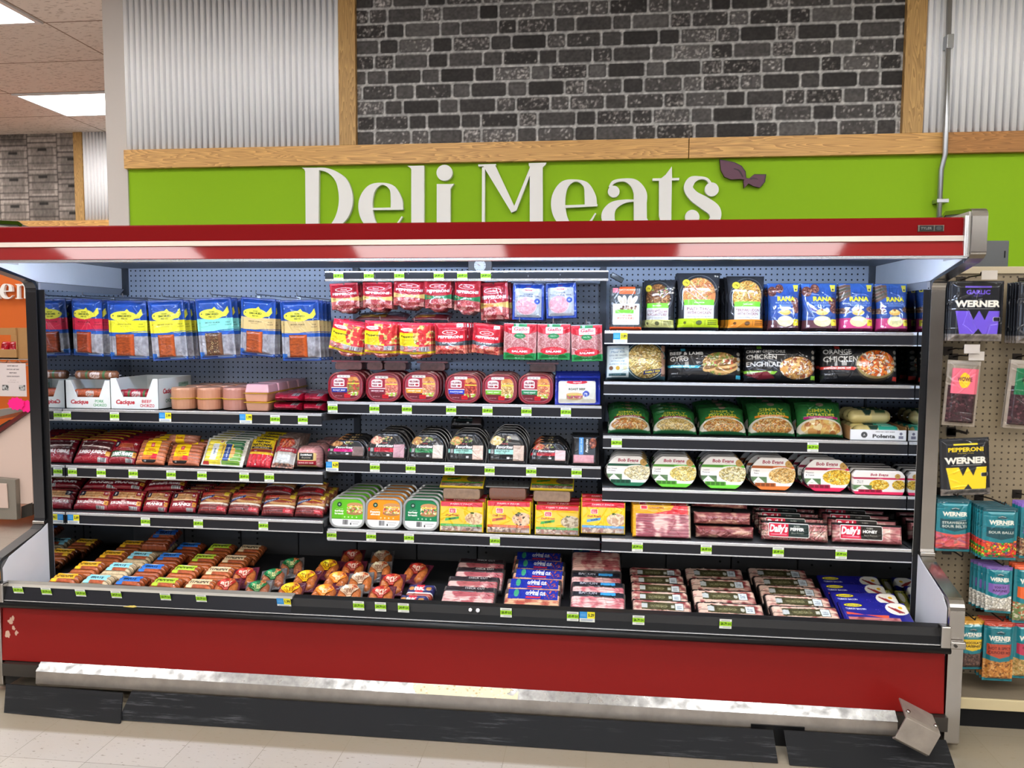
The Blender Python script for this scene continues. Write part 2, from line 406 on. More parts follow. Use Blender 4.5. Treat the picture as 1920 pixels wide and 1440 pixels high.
def fit_x(o):
    """keep goods clear of the end panels of the case"""
    lo, hi = 1e9, -1e9; st = [o]
    while st:
        q = st.pop(); st += list(q.children)
        if q.type != 'MESH': continue
        a = np.empty(len(q.data.vertices)*3, np.float32); q.data.vertices.foreach_get('co', a); m = world_of(q)
        x = a.reshape(-1, 3) @ np.array([m[0][0], m[0][1], m[0][2]])+m[0][3]; lo = min(lo, float(x.min())); hi = max(hi, float(x.max()))
    y = o.location.y
    if not 3.1 < y < 4.1: return o
    a, b = (-2.541, 1.298) if (lo+hi)/2 < 1.36 else (1.386, 9)
    if lo < a: o.location.x += a-lo
    if hi > b: o.location.x -= hi-b
    return o
ORD = ['', 'second', 'third', 'fourth', 'fifth', 'sixth', 'seventh', 'eighth']
def behind(o, n, dy, label, group, where='back', dx=0.0, dz=0.0, lean=None, cap=None):
    """n more of the same thing in a row going back from the front one"""
    rng = random.Random(label); out = []
    for i in range(1, n+1):
        c = copy_tree(o); mw = o.matrix_basis.copy(); mw.translation = mw.translation+Vector((dx*i+rng.uniform(-.004, .004), dy*i, dz*i))
        c.matrix_basis = mw; c['label'] = f'{label}, {ORD[i]} back'; c['group'] = group; out.append(c); fit_x(c)
    o['group'] = group; return out
# ================================================================== the room
def nodes(name):
    m = bpy.data.materials.new(name); m.use_nodes = True; return m, m.node_tree, m.node_tree.nodes['Principled BSDF']
def N(nt, t, **kw):
    n = nt.nodes.new(t)
    for k, v in kw.items():
        if k.startswith('i_'): n.inputs[int(k[2:])].default_value = v
        else: setattr(n, k, v)
    return n
def floor_mat():
    m, nt, b = nodes('vinyl_floor_tile'); tc = N(nt, 'ShaderNodeTexCoord'); L = nt.links.new
    br = N(nt, 'ShaderNodeTexBrick', offset=0.0, squash=1.0)
    mp = N(nt, 'ShaderNodeMapping'); mp.inputs['Location'].default_value = (0.0305, 0.18, 0); L(tc.outputs['Object'], mp.inputs[0]); L(mp.outputs[0], br.inputs[0])
    br.inputs['Color1'].default_value = rgba((184, 178, 170)); br.inputs['Color2'].default_value = rgba((172, 167, 160)); br.inputs['Mortar'].default_value = rgba((118, 112, 102))
    br.inputs['Scale'].default_value = 1.0; br.inputs['Mortar Size'].default_value = 0.0011; br.inputs['Brick Width'].default_value = 0.3048; br.inputs['Row Height'].default_value = 0.3048
    mp2 = N(nt, 'ShaderNodeMapping'); mp2.inputs['Rotation'].default_value = (0, 0, 0.6); mp2.inputs['Scale'].default_value = (1, 2.6, 1); L(tc.outputs['Object'], mp2.inputs[0])
    n1 = N(nt, 'ShaderNodeTexNoise', i_2=42.0, i_3=6.0); L(mp2.outputs[0], n1.inputs[0])
    r1 = N(nt, 'ShaderNodeMapRange', i_1=0.63, i_2=0.69, i_3=0.0, i_4=0.75); L(n1.outputs[0], r1.inputs[0])
    x1 = N(nt, 'ShaderNodeMix', data_type='RGBA'); L(r1.outputs[0], x1.inputs[0]); L(br.outputs[0], x1.inputs[6]); x1.inputs[7].default_value = rgba((96, 84, 70))
    n2 = N(nt, 'ShaderNodeTexNoise', i_2=2.2, i_3=5.0); L(tc.outputs['Object'], n2.inputs[0])
    r2 = N(nt, 'ShaderNodeMapRange', i_1=0.42, i_2=0.7, i_3=0.0, i_4=0.35); L(n2.outputs[0], r2.inputs[0])
    x2 = N(nt, 'ShaderNodeMix', data_type='RGBA'); L(r2.outputs[0], x2.inputs[0]); L(x1.outputs[2], x2.inputs[6]); x2.inputs[7].default_value = rgba((166, 153, 128))
    # worn, unwaxed dirt band along the case foot, with its shadow painted in
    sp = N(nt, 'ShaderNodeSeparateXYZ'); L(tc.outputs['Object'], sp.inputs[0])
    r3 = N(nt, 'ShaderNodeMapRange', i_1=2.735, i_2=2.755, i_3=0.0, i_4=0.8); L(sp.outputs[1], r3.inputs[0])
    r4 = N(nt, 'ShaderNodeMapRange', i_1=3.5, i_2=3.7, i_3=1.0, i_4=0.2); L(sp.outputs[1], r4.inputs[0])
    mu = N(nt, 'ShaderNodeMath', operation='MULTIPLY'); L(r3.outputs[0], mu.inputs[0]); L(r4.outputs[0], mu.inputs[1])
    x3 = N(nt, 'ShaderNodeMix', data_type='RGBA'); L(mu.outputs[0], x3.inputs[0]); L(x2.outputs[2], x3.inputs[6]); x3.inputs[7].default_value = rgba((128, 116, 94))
    L(x3.outputs[2], b.inputs['Base Color']); b.inputs['Roughness'].default_value = 0.35; b.inputs['Coat Weight'].default_value = 0.25; b.inputs['Coat Roughness'].default_value = 0.25
    return m
def ceiling_mat():
    m, nt, b = nodes('fissured_ceiling_tile'); tc = N(nt, 'ShaderNodeTexCoord'); L = nt.links.new
    br = N(nt, 'ShaderNodeTexBrick', offset=0.0, squash=1.0); mp = N(nt, 'ShaderNodeMapping'); mp.inputs['Location'].default_value = (1.29*5+3.31, 0.6466*20-4.446, 0)
    L(tc.outputs['Object'], mp.inputs[0]); L(mp.outputs[0], br.inputs[0])
    br.inputs['Color1'].default_value = rgba((236, 227, 219)); br.inputs['Color2'].default_value = rgba((230, 222, 215)); br.inputs['Mortar'].default_value = rgba((148, 128, 112))
    br.inputs['Scale'].default_value = 1.0; br.inputs['Mortar Size'].default_value = 0.006; br.inputs['Brick Width'].default_value = 1.29; br.inputs['Row Height'].default_value = 0.6466
    mp2 = N(nt, 'ShaderNodeMapping'); mp2.inputs['Scale'].default_value = (1, 3.0, 1); mp2.inputs['Rotation'].default_value = (0, 0, 0.5); L(tc.outputs['Object'], mp2.inputs[0])
    n1 = N(nt, 'ShaderNodeTexNoise', i_2=26.0, i_3=5.0); L(mp2.outputs[0], n1.inputs[0])
    r1 = N(nt, 'ShaderNodeMapRange', i_1=0.56, i_2=0.64, i_3=0.0, i_4=0.45); L(n1.outputs[0], r1.inputs[0])
    x1 = N(nt, 'ShaderNodeMix', data_type='RGBA'); L(r1.outputs[0], x1.inputs[0]); L(br.outputs[0], x1.inputs[6]); x1.inputs[7].default_value = rgba((128, 106, 92))
    L(x1.outputs[2], b.inputs['Base Color']); b.inputs['Roughness'].default_value = 0.9; return m
def wood_mat(name, axis, base=(186, 140, 82), dark=(140, 96, 46), seed=0.0):
    m, nt, b = nodes(name); tc = N(nt, 'ShaderNodeTexCoord'); L = nt.links.new
    mp = N(nt, 'ShaderNodeMapping'); mp.inputs['Scale'].default_value = (0.35, 1, 5) if axis == 'x' else (5, 1, 0.35); mp.inputs['Location'].default_value = (seed, seed, seed)
    L(tc.outputs['Object'], mp.inputs[0]); n = N(nt, 'ShaderNodeTexNoise', i_2=2.6, i_3=3.0, i_4=0.45, i_8=0.3); L(mp.outputs[0], n.inputs[0])
    k = N(nt, 'ShaderNodeMath', operation='MULTIPLY'); k.inputs[1].default_value = 34.0; L(n.outputs[0], k.inputs[0])
    fr = N(nt, 'ShaderNodeMath', operation='FRACT'); L(k.outputs[0], fr.inputs[0])
    r = N(nt, 'ShaderNodeMapRange', i_1=0.0, i_2=1.0, i_3=-0.1, i_4=0.6); L(fr.outputs[0], r.inputs[0])
    mp3 = N(nt, 'ShaderNodeMapping'); mp3.inputs['Scale'].default_value = (3, 1, 90) if axis == 'x' else (90, 1, 3); L(tc.outputs['Object'], mp3.inputs[0])
    n3 = N(nt, 'ShaderNodeTexNoise', i_2=3.0, i_3=4.0); L(mp3.outputs[0], n3.inputs[0])
    ad = N(nt, 'ShaderNodeMath', operation='MULTIPLY_ADD'); L(n3.outputs[0], ad.inputs[0]); ad.inputs[1].default_value = 0.5; L(r.outputs[0], ad.inputs[2])
    x = N(nt, 'ShaderNodeMix', data_type='RGBA'); L(ad.outputs[0], x.inputs[0]); x.inputs[6].default_value = rgba([min(255, c*1.12) for c in base]); x.inputs[7].default_value = rgba(dark)
    L(x.outputs[2], b.inputs['Base Color']); b.inputs['Roughness'].default_value = 0.5; return m
def peg_mat(name, col, hole=(18, 18, 20), pitch=0.0272, rad=0.0042, off=(0.0, 0.0), rough=0.45, z_lo=-9, dirt=0.15):
    m, nt, b = nodes(name); tc = N(nt, 'ShaderNodeTexCoord'); L = nt.links.new
    sp = N(nt, 'ShaderNodeSeparateXYZ'); L(tc.outputs['Object'], sp.inputs[0]); ds = []
    for i, (ax, o) in enumerate(((0, off[0]), (2, off[1]))):
        a = N(nt, 'ShaderNodeMath', operation='ADD', i_1=o); L(sp.outputs[ax], a.inputs[0])
        q = N(nt, 'ShaderNodeMath', operation='PINGPONG', i_1=pitch/2); L(a.outputs[0], q.inputs[0])
        p = N(nt, 'ShaderNodeMath', operation='POWER', i_1=2.0); L(q.outputs[0], p.inputs[0]); ds.append(p)
    s_ = N(nt, 'ShaderNodeMath', operation='ADD'); L(ds[0].outputs[0], s_.inputs[0]); L(ds[1].outputs[0], s_.inputs[1])
    c = N(nt, 'ShaderNodeMath', operation='LESS_THAN', i_1=rad*rad); L(s_.outputs[0], c.inputs[0])
    n = N(nt, 'ShaderNodeTexNoise', i_2=5.0, i_3=4.0); L(tc.outputs['Object'], n.inputs[0])
    rr = N(nt, 'ShaderNodeMapRange', i_1=0.35, i_2=0.75, i_3=0.0, i_4=dirt); L(n.outputs[0], rr.inputs[0])
    x0 = N(nt, 'ShaderNodeMix', data_type='RGBA'); L(rr.outputs[0], x0.inputs[0]); x0.inputs[6].default_value = rgba(col); x0.inputs[7].default_value = rgba([v*.6 for v in col])
    x = N(nt, 'ShaderNodeMix', data_type='RGBA'); L(c.outputs[0], x.inputs[0]); L(x0.outputs[2], x.inputs[6]); x.inputs[7].default_value = rgba(hole)
    L(x.outputs[2], b.inputs['Base Color']); b.inputs['Roughness'].default_value = rough; return m
WY = 4.12; CZ = 3.40
PAINTG = mat('green_wall_paint', (142, 186, 26), rough=0.7, spec=0.2, bump=0.02, bscale=120)
PLASTER = mat('off_white_plaster', (200, 192, 186), rough=0.7)
ORANGE = mat('orange_wall_paint', (208, 98, 26), rough=0.6)
GALV = mat('galvanised_corrugated_steel', (250, 250, 252), rough=0.5, metal=0.0, vary=0.02, vscale=5, stretch=(1, 1, .3))
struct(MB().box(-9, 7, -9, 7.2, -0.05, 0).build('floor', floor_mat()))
struct(MB().box(-9, 7, -9, 7.2, CZ, CZ+0.05).build('ceiling', ceiling_mat()))
# wall behind the case, its plain white end post, and the far wall of the next aisle
struct(MB().box(-2.605, 7, WY, WY+0.12, 0, CZ).build('wall_back', PAINTG))
struct(MB().box(-2.725, -2.605, WY-0.01, WY+0.40, 0, CZ).build('wall_end_post', PLASTER))
struct(MB().box(-9, -2.2, 6.96, 7.1, 0, CZ).build('wall_far', ORANGE))
struct(MB().box(-9.1, -9, -9, 7.2, 0, CZ).build('wall_left', mat('brown_grey_paint', (110, 98, 90), rough=.8)))
struct(MB().box(7, 7.1, -9, 7.2, 0, CZ).build('wall_right', MAT['brown_grey_paint']))
struct(MB().box(-9, 7, -9.1, -9, 0, CZ).build('wall_front', mat('dark_taupe_paint', (74, 66, 60), rough=0.8)))
struct(MB().box(-6.5, 3.5, -9.0, -8.97, 0.9, 2.75).build('window_1', emis('daylight_glass', (205, 225, 255), WINDOW)))
WOODX = wood_mat('stained_trim_wood_long', 'x', base=(212, 166, 98), dark=(168, 118, 60)); WOODZ = wood_mat('stained_trim_wood_upright', 'z', base=(188, 150, 92), dark=(146, 108, 56), seed=2.3)
WOODX2 = wood_mat('stained_trim_wood_darker', 'x', base=(176, 122, 62), dark=(138, 90, 40), seed=5.1)
ZT0, ZT1 = at(247, 316, WY-.03)[2], at(243, 281, WY-.03)[2]
trims = [(-2.61, at(1290, 280, WY)[0], ZT0, ZT1, WOODX), (at(1291, 280, WY)[0], at(1767, 287, WY)[0], ZT0, ZT1, WOODX), (at(1779, 287, WY)[0]-.02, 4.5, ZT0, ZT1, WOODX2)]
xa, xb = at(640, 275, WY)[0], at(671, 275, WY)[0]; xc, xd = at(1687, 249, WY)[0], at(1725, 247, WY)[0]
for i, (a, b, z0, z1, m) in enumerate(trims): struct(MB().box(a, b-.001, WY-.034, WY, z0, z1).build(f'trim_{i+1}', m, bevel=.002))
struct(MB().box(xa, xb, WY-.032, WY, ZT1, CZ).build('trim_4', WOODZ, bevel=.002))
struct(MB().box(xc, xd, WY-.032, WY, ZT1, CZ).build('trim_5', WOODZ, bevel=.002))
def corrugated(name, x0, x1, y, z0, z1, pitch=0.0338, amp=0.0088):
    n = int((x1-x0)/pitch*20); xs = np.linspace(x0, x1, n); ph = np.cos((xs-x0)/pitch*2*math.pi)-.25; ys = y-amp*1.5+amp*1.5*np.clip(ph*4.5, -1, 1)
    mb = MB(); v = [(x, yy, z) for z in (z0, z1) for x, yy in zip(xs, ys)]
    mb.add(v, [(i, i+1, n+i+1, n+i) for i in range(n-1)]); o = mb.build(name, GALV, smooth=True)
    s_ = o.modifiers.new('sheet', 'SOLIDIFY'); s_.thickness = 0.001; s_.offset = 1; return o
tag(corrugated('corrugated_panel', -2.60, xa, WY-.001, ZT1, CZ), 'corrugated steel wall panel between the white end post and the upright board', 'wall panel', 'corrugated steel panels')
tag(corrugated('corrugated_panel', xd, 4.2, WY-.001, ZT1, CZ), 'corrugated steel wall panel behind the conduit at the right', 'wall panel', 'corrugated steel panels')
# grey brick wallpaper: alternating long and short bricks with whitewash
def brick_art(W, H):
    cv = Cv(W, H, (172, 170, 168), spc=0.005, seed=5); rng = cv.rng; cv.noise(.18, 60, 160)
    rows = int(H/0.078)+2
    for j in range(rows):
        z0 = j*0.0785; x = -rng.uniform(0, .2); long_ = rng.random() < .5
        while x < W:
            L = (0.178 if long_ else 0.092)*rng.uniform(.93, 1.07); long_ = not long_
            g = rng.uniform(46, 92); c = np.array([g+3, g, g-1]); w = (x/W, (z0+.006)/H, (x+L)/W, (z0+.072)/H)
            cv.rr(w[0], w[1], w[2], w[3], 0.010, c*0.6); cv.rr(w[0]+.003/W, w[1]+.003/H, w[2]-.003/W, w[3]-.003/H, 0.010, c)
            if rng.random() < .45:
                cv.blobs(cv.inrect(*w) if False else _rectmask(cv, w), [c*1.6, c*2.1, (165, 160, 155)], int(18 if rng.random() < .6 else 60), .002, .009, .5)
            x += L+0.012
    cv.noise(.30, 90, 260, 3); return cv
def _rectmask(cv, w):
    m = np.zeros((cv.m, cv.n), bool); q = cv._win(w[0]+.004/cv.W, w[1]+.004/cv.H, w[2]-.004/cv.W, w[3]-.004/cv.H)
    if q: m[q] = True
    return m
def flatprint(name, W, H, cv, m=DULL, spc=0.005):
    nx, ny = max(4, int(W/spc)), max(4, int(H/spc)); U, V = np.meshgrid(np.linspace(0, 1, nx), np.linspace(0, 1, ny))
    return gridmesh(name, (U-.5)*W, np.zeros_like(U), V*H, cv.grid((U-.5)*W, V*H), m, cap=False)
bw, bh = xc-xb, CZ-ZT1
o = flatprint('brick_wallpaper', bw, bh, brick_art(bw, bh)); o.location = ((xb+xc)/2, WY-.003, ZT1)
tag(o, 'dark grey brick pattern wallpaper between the two upright boards', 'wallpaper')
# far wall decoration of the next aisle
FY = 6.95
fx0, fx1 = at(142, 300, FY)[0], at(158, 300, FY)[0]; fz0, fz1 = at(60, 430, FY)[2]-.03, at(60, 419, FY)[2]+.02
def crate_art(W, H):
    cv = Cv(W, H, (70, 64, 62), spc=0.008, seed=9); rng = cv.rng; cols = int(W/0.30)+1
    for i in range(cols):
        x = i*0.30; z = -rng.uniform(0, .2)
        while z < H:
            g = rng.uniform(130, 176); c = np.array([g, g*.93, g*.88]); a = (x/W, z/H, (x+.285)/W, (z+.235)/H)
            cv.rect(*a, c); cv.rect(a[0]+.03/W, a[1]+.02/H, a[2]-.03/W, a[3]-.03/H, c*.8)
            for k in range(3): cv.rect(a[0], (z+.05+.07*k)/H, a[2], (z+.056+.07*k)/H, c*.55)
            cv.rect((x+.10)/W, (z+.165)/H, (x+.185)/W, (z+.185)/H, c*.3)
            if rng.random() < .5: cv.t(rng.choice(['Farm Fresh', 'PRODUCE', 'ORCHARD', 'Apples']), (x+.14)/W, (z+.09)/H, .035/H, c*.5, bold=0)
            z += .25
    cv.noise(.25, 30, 200, 3); cv.noise(.25, 4, 6, 2); return cv
cw = fx0-(-7.5); o = flatprint('crate_wallpaper', cw, CZ-fz1, crate_art(cw, CZ-fz1), spc=.008); o.location = (-7.5+cw/2, FY-.002, fz1)
tag(o, 'wallpaper of stacked grey wooden crates on the far wall', 'wallpaper')
struct(MB().box(fx0, fx1, FY-.03, FY+.01, fz1, CZ).build('trim_6', WOODZ))
struct(MB().box(-8.5, -2.25, FY-.035, FY+.01, fz0, fz1).build('trim_7', WOODX))
tag(corrugated('corrugated_panel', fx1, -2.3, FY, fz1, CZ, .0338, .0088), 'corrugated steel panel on the far wall above the next aisle', 'wall panel', 'corrugated steel panels')
# ceiling lights: a lamp in every other bay, all flush with the tiles
DIFF = emis('light_diffuser', (255, 253, 250), TROFFER); WHITEM = mat('white_enamel', (225, 225, 225), rough=.4)
def troffer(cx, cy, label):
    t = empty('ceiling_light', (cx, cy, CZ)); tag(t, label, 'ceiling light', 'recessed ceiling lights')
    m = MB(); w, d = 1.27/2, .63/2
    for b in ((-w, w, -d, -d+.03), (-w, w, d-.03, d), (-w, -w+.03, -d+.03, d-.03), (w-.03, w, -d+.03, d-.03)): m.box(*b, -.012, -.001)
    m.build('frame', WHITEM, t); MB().box(-w+.03, w-.03, -d+.03, d-.03, -.008, -.002).build('diffuser', DIFF, t); return t
for ix in range(-1, 5):
    for iy in range(-6, 3):
        cx, cy = -3.955+ix*2.58, 4.123+iy*1.94
        if ix > 0 and cy > WY-.5: continue
        if iy == 1 or iy == 2:
            if ix > 0: continue
        if cy > 6.7: continue
        lb = {(0, 0): 'bright recessed ceiling light nearest the top left corner', (0, 1): 'recessed ceiling light beside the white end post, above the next aisle'}.get((ix, iy), 'recessed rectangular ceiling light out over the store floor')
        troffer(cx, cy, lb)
# lettering
SIGNW = mat('white_sign_plastic', (236, 234, 230), rough=.45)
_jit = [0]
def pxshape(mb, pts, sc, ox, oy, y0, y1):
    xz = []; _jit[0] = (_jit[0]+1) % 23; y0 = y0-_jit[0]*.00004
    for x, y in pts:
        p = at(ox+x/sc, oy+y/sc, y1); xz.append((p[0], p[2]))
    mb.prism_y(xz, y0, y1)
def spline(P, k=8):
    P = [np.array(p, float) for p in P]; P = [2*P[0]-P[1]]+P+[2*P[-1]-P[-2]]; out = []
    for i in range(1, len(P)-2):
        for j in range(k):
            t = j/k; a, b, c, d = P[i-1:i+3]
            out.append(.5*((2*b)+(c-a)*t+(2*a-5*b+4*c-d)*t*t+(3*b-a-3*c+d)*t**3))
    return out+[P[-2]]
def stroke(pts, k=8):
    """pts = (x, y, width) -> outline polygon of a pen stroke of varying width"""
    S = spline(pts, k); l, r = [], []
    for i in range(len(S)):
        d = S[min(i+1, len(S)-1)][:2]-S[max(i-1, 0)][:2]; d /= np.linalg.norm(d)+1e-9; n = np.array([-d[1], d[0]])*max(S[i][2], 1)/2
        l.append(tuple(S[i][:2]+n)); r.append(tuple(S[i][:2]-n))
    return l, r
def add_stroke(mb, pts, *a):
    l, r = stroke(pts)
    for i in range(len(l)-1): pxshape(mb, [l[i], l[i+1], r[i+1], r[i]], *a)
def disc(mb, cx, cy, r, *a): pxshape(mb, [(cx+r*math.cos(t*math.pi/12), cy+r*math.sin(t*math.pi/12)) for t in range(24)], *a)
sign = empty('wall_sign', (0, 0, 0)); A = (2.0, 500, 240, WY-.026, WY-.004)
def letter(name, polys=(), strokes=(), discs=(), a=A, m=SIGNW, par=None):
    mb = MB()
    for p in polys: pxshape(mb, p, *a)
    for q in strokes: add_stroke(mb, q, *a)
    for d in discs: disc(mb, *d, *a)
    return mb.build(name, m, par or sign)
letter('letter_d', [[(150, 152), (202, 152), (200, 392), (152, 392)], [(138, 152), (152, 152), (152, 170), (146, 157)]],
       [[(195, 156, 9), (228, 160, 14), (262, 178, 26), (290, 212, 44), (302, 270, 52), (290, 326, 46), (258, 368, 26), (225, 386, 12), (195, 390, 8)]])
letter('letter_e', [[(398, 302), (516, 300), (515, 309), (398, 310)]],
       [[(492, 304, 46), (490, 270, 42), (474, 228, 22), (436, 212, 8), (396, 232, 34), (376, 280, 52), (382, 335, 50), (410, 376, 30), (446, 388, 14), (486, 370, 8), (512, 334, 5)]])
letter('letter_l', [[(546, 145), (594, 144), (594, 392), (546, 392)], [(532, 145), (548, 145), (548, 163), (544, 154)]])
letter('letter_i', [[(641, 213), (692, 213), (692, 392), (641, 392)], [(690, 213), (706, 212), (698, 222), (690, 234)]], discs=[(670, 171, 30)])
letter('letter_m', [[(810, 150), (821, 150), (820, 392), (809, 392)], [(795, 140), (862, 138), (862, 143), (797, 148)], [(812, 142), (858, 141), (938, 312), (920, 320)],
                    [(920, 320), (938, 312), (1004, 140), (993, 140)], [(988, 136), (1036, 135), (1037, 392), (988, 392)], [(984, 135), (1050, 133), (1047, 140), (1037, 150), (985, 146)]])
letter('letter_e', [[(1118, 292), (1241, 288), (1240, 296), (1118, 302)]],
       [[(1216, 292, 46), (1213, 258, 42), (1197, 216, 22), (1158, 200, 8), (1116, 218, 34), (1095, 268, 52), (1100, 325, 50), (1128, 366, 30), (1166, 376, 14), (1208, 358, 8), (1234, 322, 5)]])
letter('letter_a', [[(1376, 250), (1424, 250), (1425, 340), (1442, 372), (1376, 372)]],
       [[(1286, 226, 10), (1302, 205, 12), (1340, 198, 12), (1378, 212, 34), (1400, 248, 48), (1400, 290, 48)],
        [(1388, 274, 6), (1340, 278, 14), (1298, 296, 34), (1280, 330, 50), (1292, 362, 40), (1330, 378, 18), (1376, 352, 8)]], [(1301, 241, 22)])
letter('letter_t', [[(1446, 192), (1546, 190), (1545, 199), (1446, 201)], [(1518, 147), (1519, 196), (1470, 198), (1495, 178)], [(1470, 195), (1518, 193), (1516, 330), (1470, 332)]],
       [[(1493, 328, 47), (1498, 358, 38), (1516, 372, 20), (1548, 352, 4)]])
letter('letter_s', (), [[(1668, 222, 12), (1650, 196, 10), (1622, 190, 12), (1592, 200, 30), (1580, 228, 34), (1600, 258, 40), (1640, 284, 48), (1676, 312, 48), (1676, 346, 38), (1640, 368, 16), (1604, 352, 12)]],
       [(1667, 233, 26), (1594, 336, 27)])
tag(sign, 'raised white serif lettering reading Deli Meats on the green wall', 'sign')
PLUM = mat('plum_sign_plastic', (92, 44, 68), rough=.5); PLUMD = mat('dark_plum_edge', (44, 20, 32), rough=.5)
lf = empty('leaf_emblem', (0, 0, 0)); tag(lf, 'two plum coloured leaves mounted at the end of the wall lettering', 'emblem')
L1 = [(1699, 122), (1722, 126), (1752, 132), (1778, 145), (1792, 165), (1795, 196), (1775, 192), (1740, 194), (1716, 184), (1703, 160)]
L2 = [(1808, 192), (1826, 177), (1868, 177), (1864, 204), (1846, 224), (1824, 219), (1806, 209), (1790, 226), (1788, 200), (1795, 190)]
def grow(P, k):
    c = np.mean(P, 0); return [tuple(c+(np.array(p)-c)*k) for p in P]
letter('leaf_border', [grow(L1, 1.05), grow(L2, 1.07)], a=(2.0, 500, 240, WY-.020, WY-.004), m=PLUMD, par=lf)
letter('leaf', [L1], a=(2.0, 500, 240, WY-.026, WY-.018), m=PLUM, par=lf); letter('leaf', [L2], a=(2.0, 500, 240, WY-.026, WY-.018), m=PLUM, par=lf)
letter('leaf_vein', (), [[(1752, 152, 3), (1772, 160, 4), (1786, 184, 3)], [(1812, 192, 3), (1826, 188, 4), (1842, 192, 2)]], a=(2.0, 500, 240, WY-.0275, WY-.025), m=PLUMD, par=lf)
# conduit down the wall
PIPE = mat('conduit_steel', (176, 178, 182), rough=.3, metal=.9)
pp = empty('conduit', (0, 0, 0)); tag(pp, 'thin grey metal conduit running up the wall at the right end of the case', 'pipe')
px_ = at(1776, 200, WY-.062)[0]; 
MB().tube([(at(1781, 0, WY-.062)[0]-.005, WY-.062, CZ), (px_, WY-.062, ZT0-.01), (px_-.008, WY-.045, ZT0-.08), (px_-.008, WY-.04, 1.6)], .0125, 14).build('tube', PIPE, pp, smooth=True)
MB().box(px_-.02, px_+.012, WY-.078, WY-.030, at(1780, 88, WY)[2]-.03, at(1780, 74, WY)[2]).build('coupling', PIPE, pp, bevel=.003)
MB().box(px_-.026, px_+.03, WY-.058, WY, at(1762, 381, WY)[2]-.006, at(1762, 376, WY)[2]).build('strap', PIPE, pp, bevel=.002)
# ------------------------------------------------------------------ next aisle: orange wall lettering, carton, wire shelf, notice, chest freezer
AY = 6.6
sg = empty('aisle_sign', (0, 0, 0)); tag(sg, 'white serif letters on the orange far wall seen left of the case', 'sign'); B = (7.2, 0, 400, FY-.03, FY-.002)
letter('letter_k', [[(-70, 900), (-50, 900), (-50, 1155), (-70, 1155)], [(-48, 1040), (-10, 955), (4, 955), (-30, 1040), (30, 1155), (-8, 1155)]], a=B, par=sg)
letter('letter_e', [[(45, 1046), (196, 1044), (195, 1058), (45, 1060)]], [[(172, 1050, 50), (165, 990, 40), (120, 958, 10), (75, 980, 40), (52, 1060, 56), (75, 1120, 46), (120, 1146, 22), (165, 1140, 14), (198, 1110, 6)]], a=B, par=sg)
letter('letter_n', [[(228, 958), (290, 955), (290, 1150), (258, 1150), (258, 975)], [(236, 1143), (310, 1143), (310, 1155), (236, 1155)]],
       [[(290, 985, 10), (330, 962, 24), (368, 985, 40), (374, 1050, 44), (374, 1150, 44)]], a=B, par=sg)
KRAFT = mat('brown_cardboard', (178, 134, 84), rough=.8, vary=.15, vscale=9)
def pbox(mb, px0, px1, pyt, pyb, Y, d):
    a = at(px0, pyb, Y); b = at(px1, pyt, Y); mb.box(a[0], b[0], Y, Y+d, a[2], b[2]); return a, b
ct = empty('cardboard_carton'); tag(ct, 'open brown cardboard carton of red bags on the wire shelf', 'box')
a = at(-60, 672, 6.0); b = at(29, 615, 6.0); m = MB(); w = b[0]-a[0]; z0, z1 = a[2], b[2]; zl = at(0, 655, 6.0)[2]
m.box(a[0], b[0], 6.0, 6.5, z0, z0+.01); m.box(a[0], b[0], 6.0, 6.01, z0, zl); m.box(b[0]-.01, b[0], 6.01, 6.5, z0, z1); m.box(a[0], b[0], 6.49, 6.5, z0, z1); m.box(a[0], b[0], 6.0, 6.01, at(0, 628, 6)[2], z1)
m.build('carton_wall', KRAFT, ct); MB().box(b[0], at(45, 650, 6.0)[0]+.08, 6.02, 6.5, z0, z1).build('carton_flap', KRAFT, ct)
def redbag(cv):
    cv.a[:] = (176, 20, 40); cv.t('Value', .5, .45, .22, (240, 220, 220), w=.7); cv.noise(.3, 6, 6)
for i, px in enumerate((2, 20)):
    X, Z, W_, H_ = slot(px-9, px+7, 630, 657, 6.08, z0+.06); cv = Cv(W_, H_); redbag(cv)
    p = Pack('snack_bag', W_, H_, .05, cv, seed=i); place(p.o, X, 6.15, z0+.012, roll=R(4-8*i)); settle(p.o, z0+.0105); tag(p.o, ['red snack bag at the left in the cardboard carton', 'red snack bag at the right in the cardboard carton'][i], 'bag', 'red bags in the carton')
WIRE = mat('chromed_wire', (150, 140, 132), rough=.35, metal=.9)
ws = empty('wire_shelf'); tag(ws, 'chrome wire shelf under the cardboard carton', 'shelf'); m = MB()
za, zb = z0-.006, z0-.055; 
for z in (za, zb): m.tube([(-8, 6.0, z), (-4.0, 6.0, z)], .005, 6); m.tube([(-8, 6.5, z), (-4.0, 6.5, z)], .005, 6)
xs = np.arange(-6.4, -4.0, .045)
m.tube([(x, 6.0, za if i % 2 else zb) for i, x in enumerate(xs)], .003, 5)
for x in xs: m.tube([(x, 6.0, za), (x, 6.5, za)], .002, 4)
m.build('wire_deck', WIRE, ws); MB().tube([(-4.05, 6.02, 0), (-4.05, 6.02, z0+.2)], .012, 10).build('upright', WIRE, ws); MB().tube([(-7.9, 6.02, 0), (-7.9, 6.02, z0+.2)], .012, 10).build('upright', WIRE, ws)
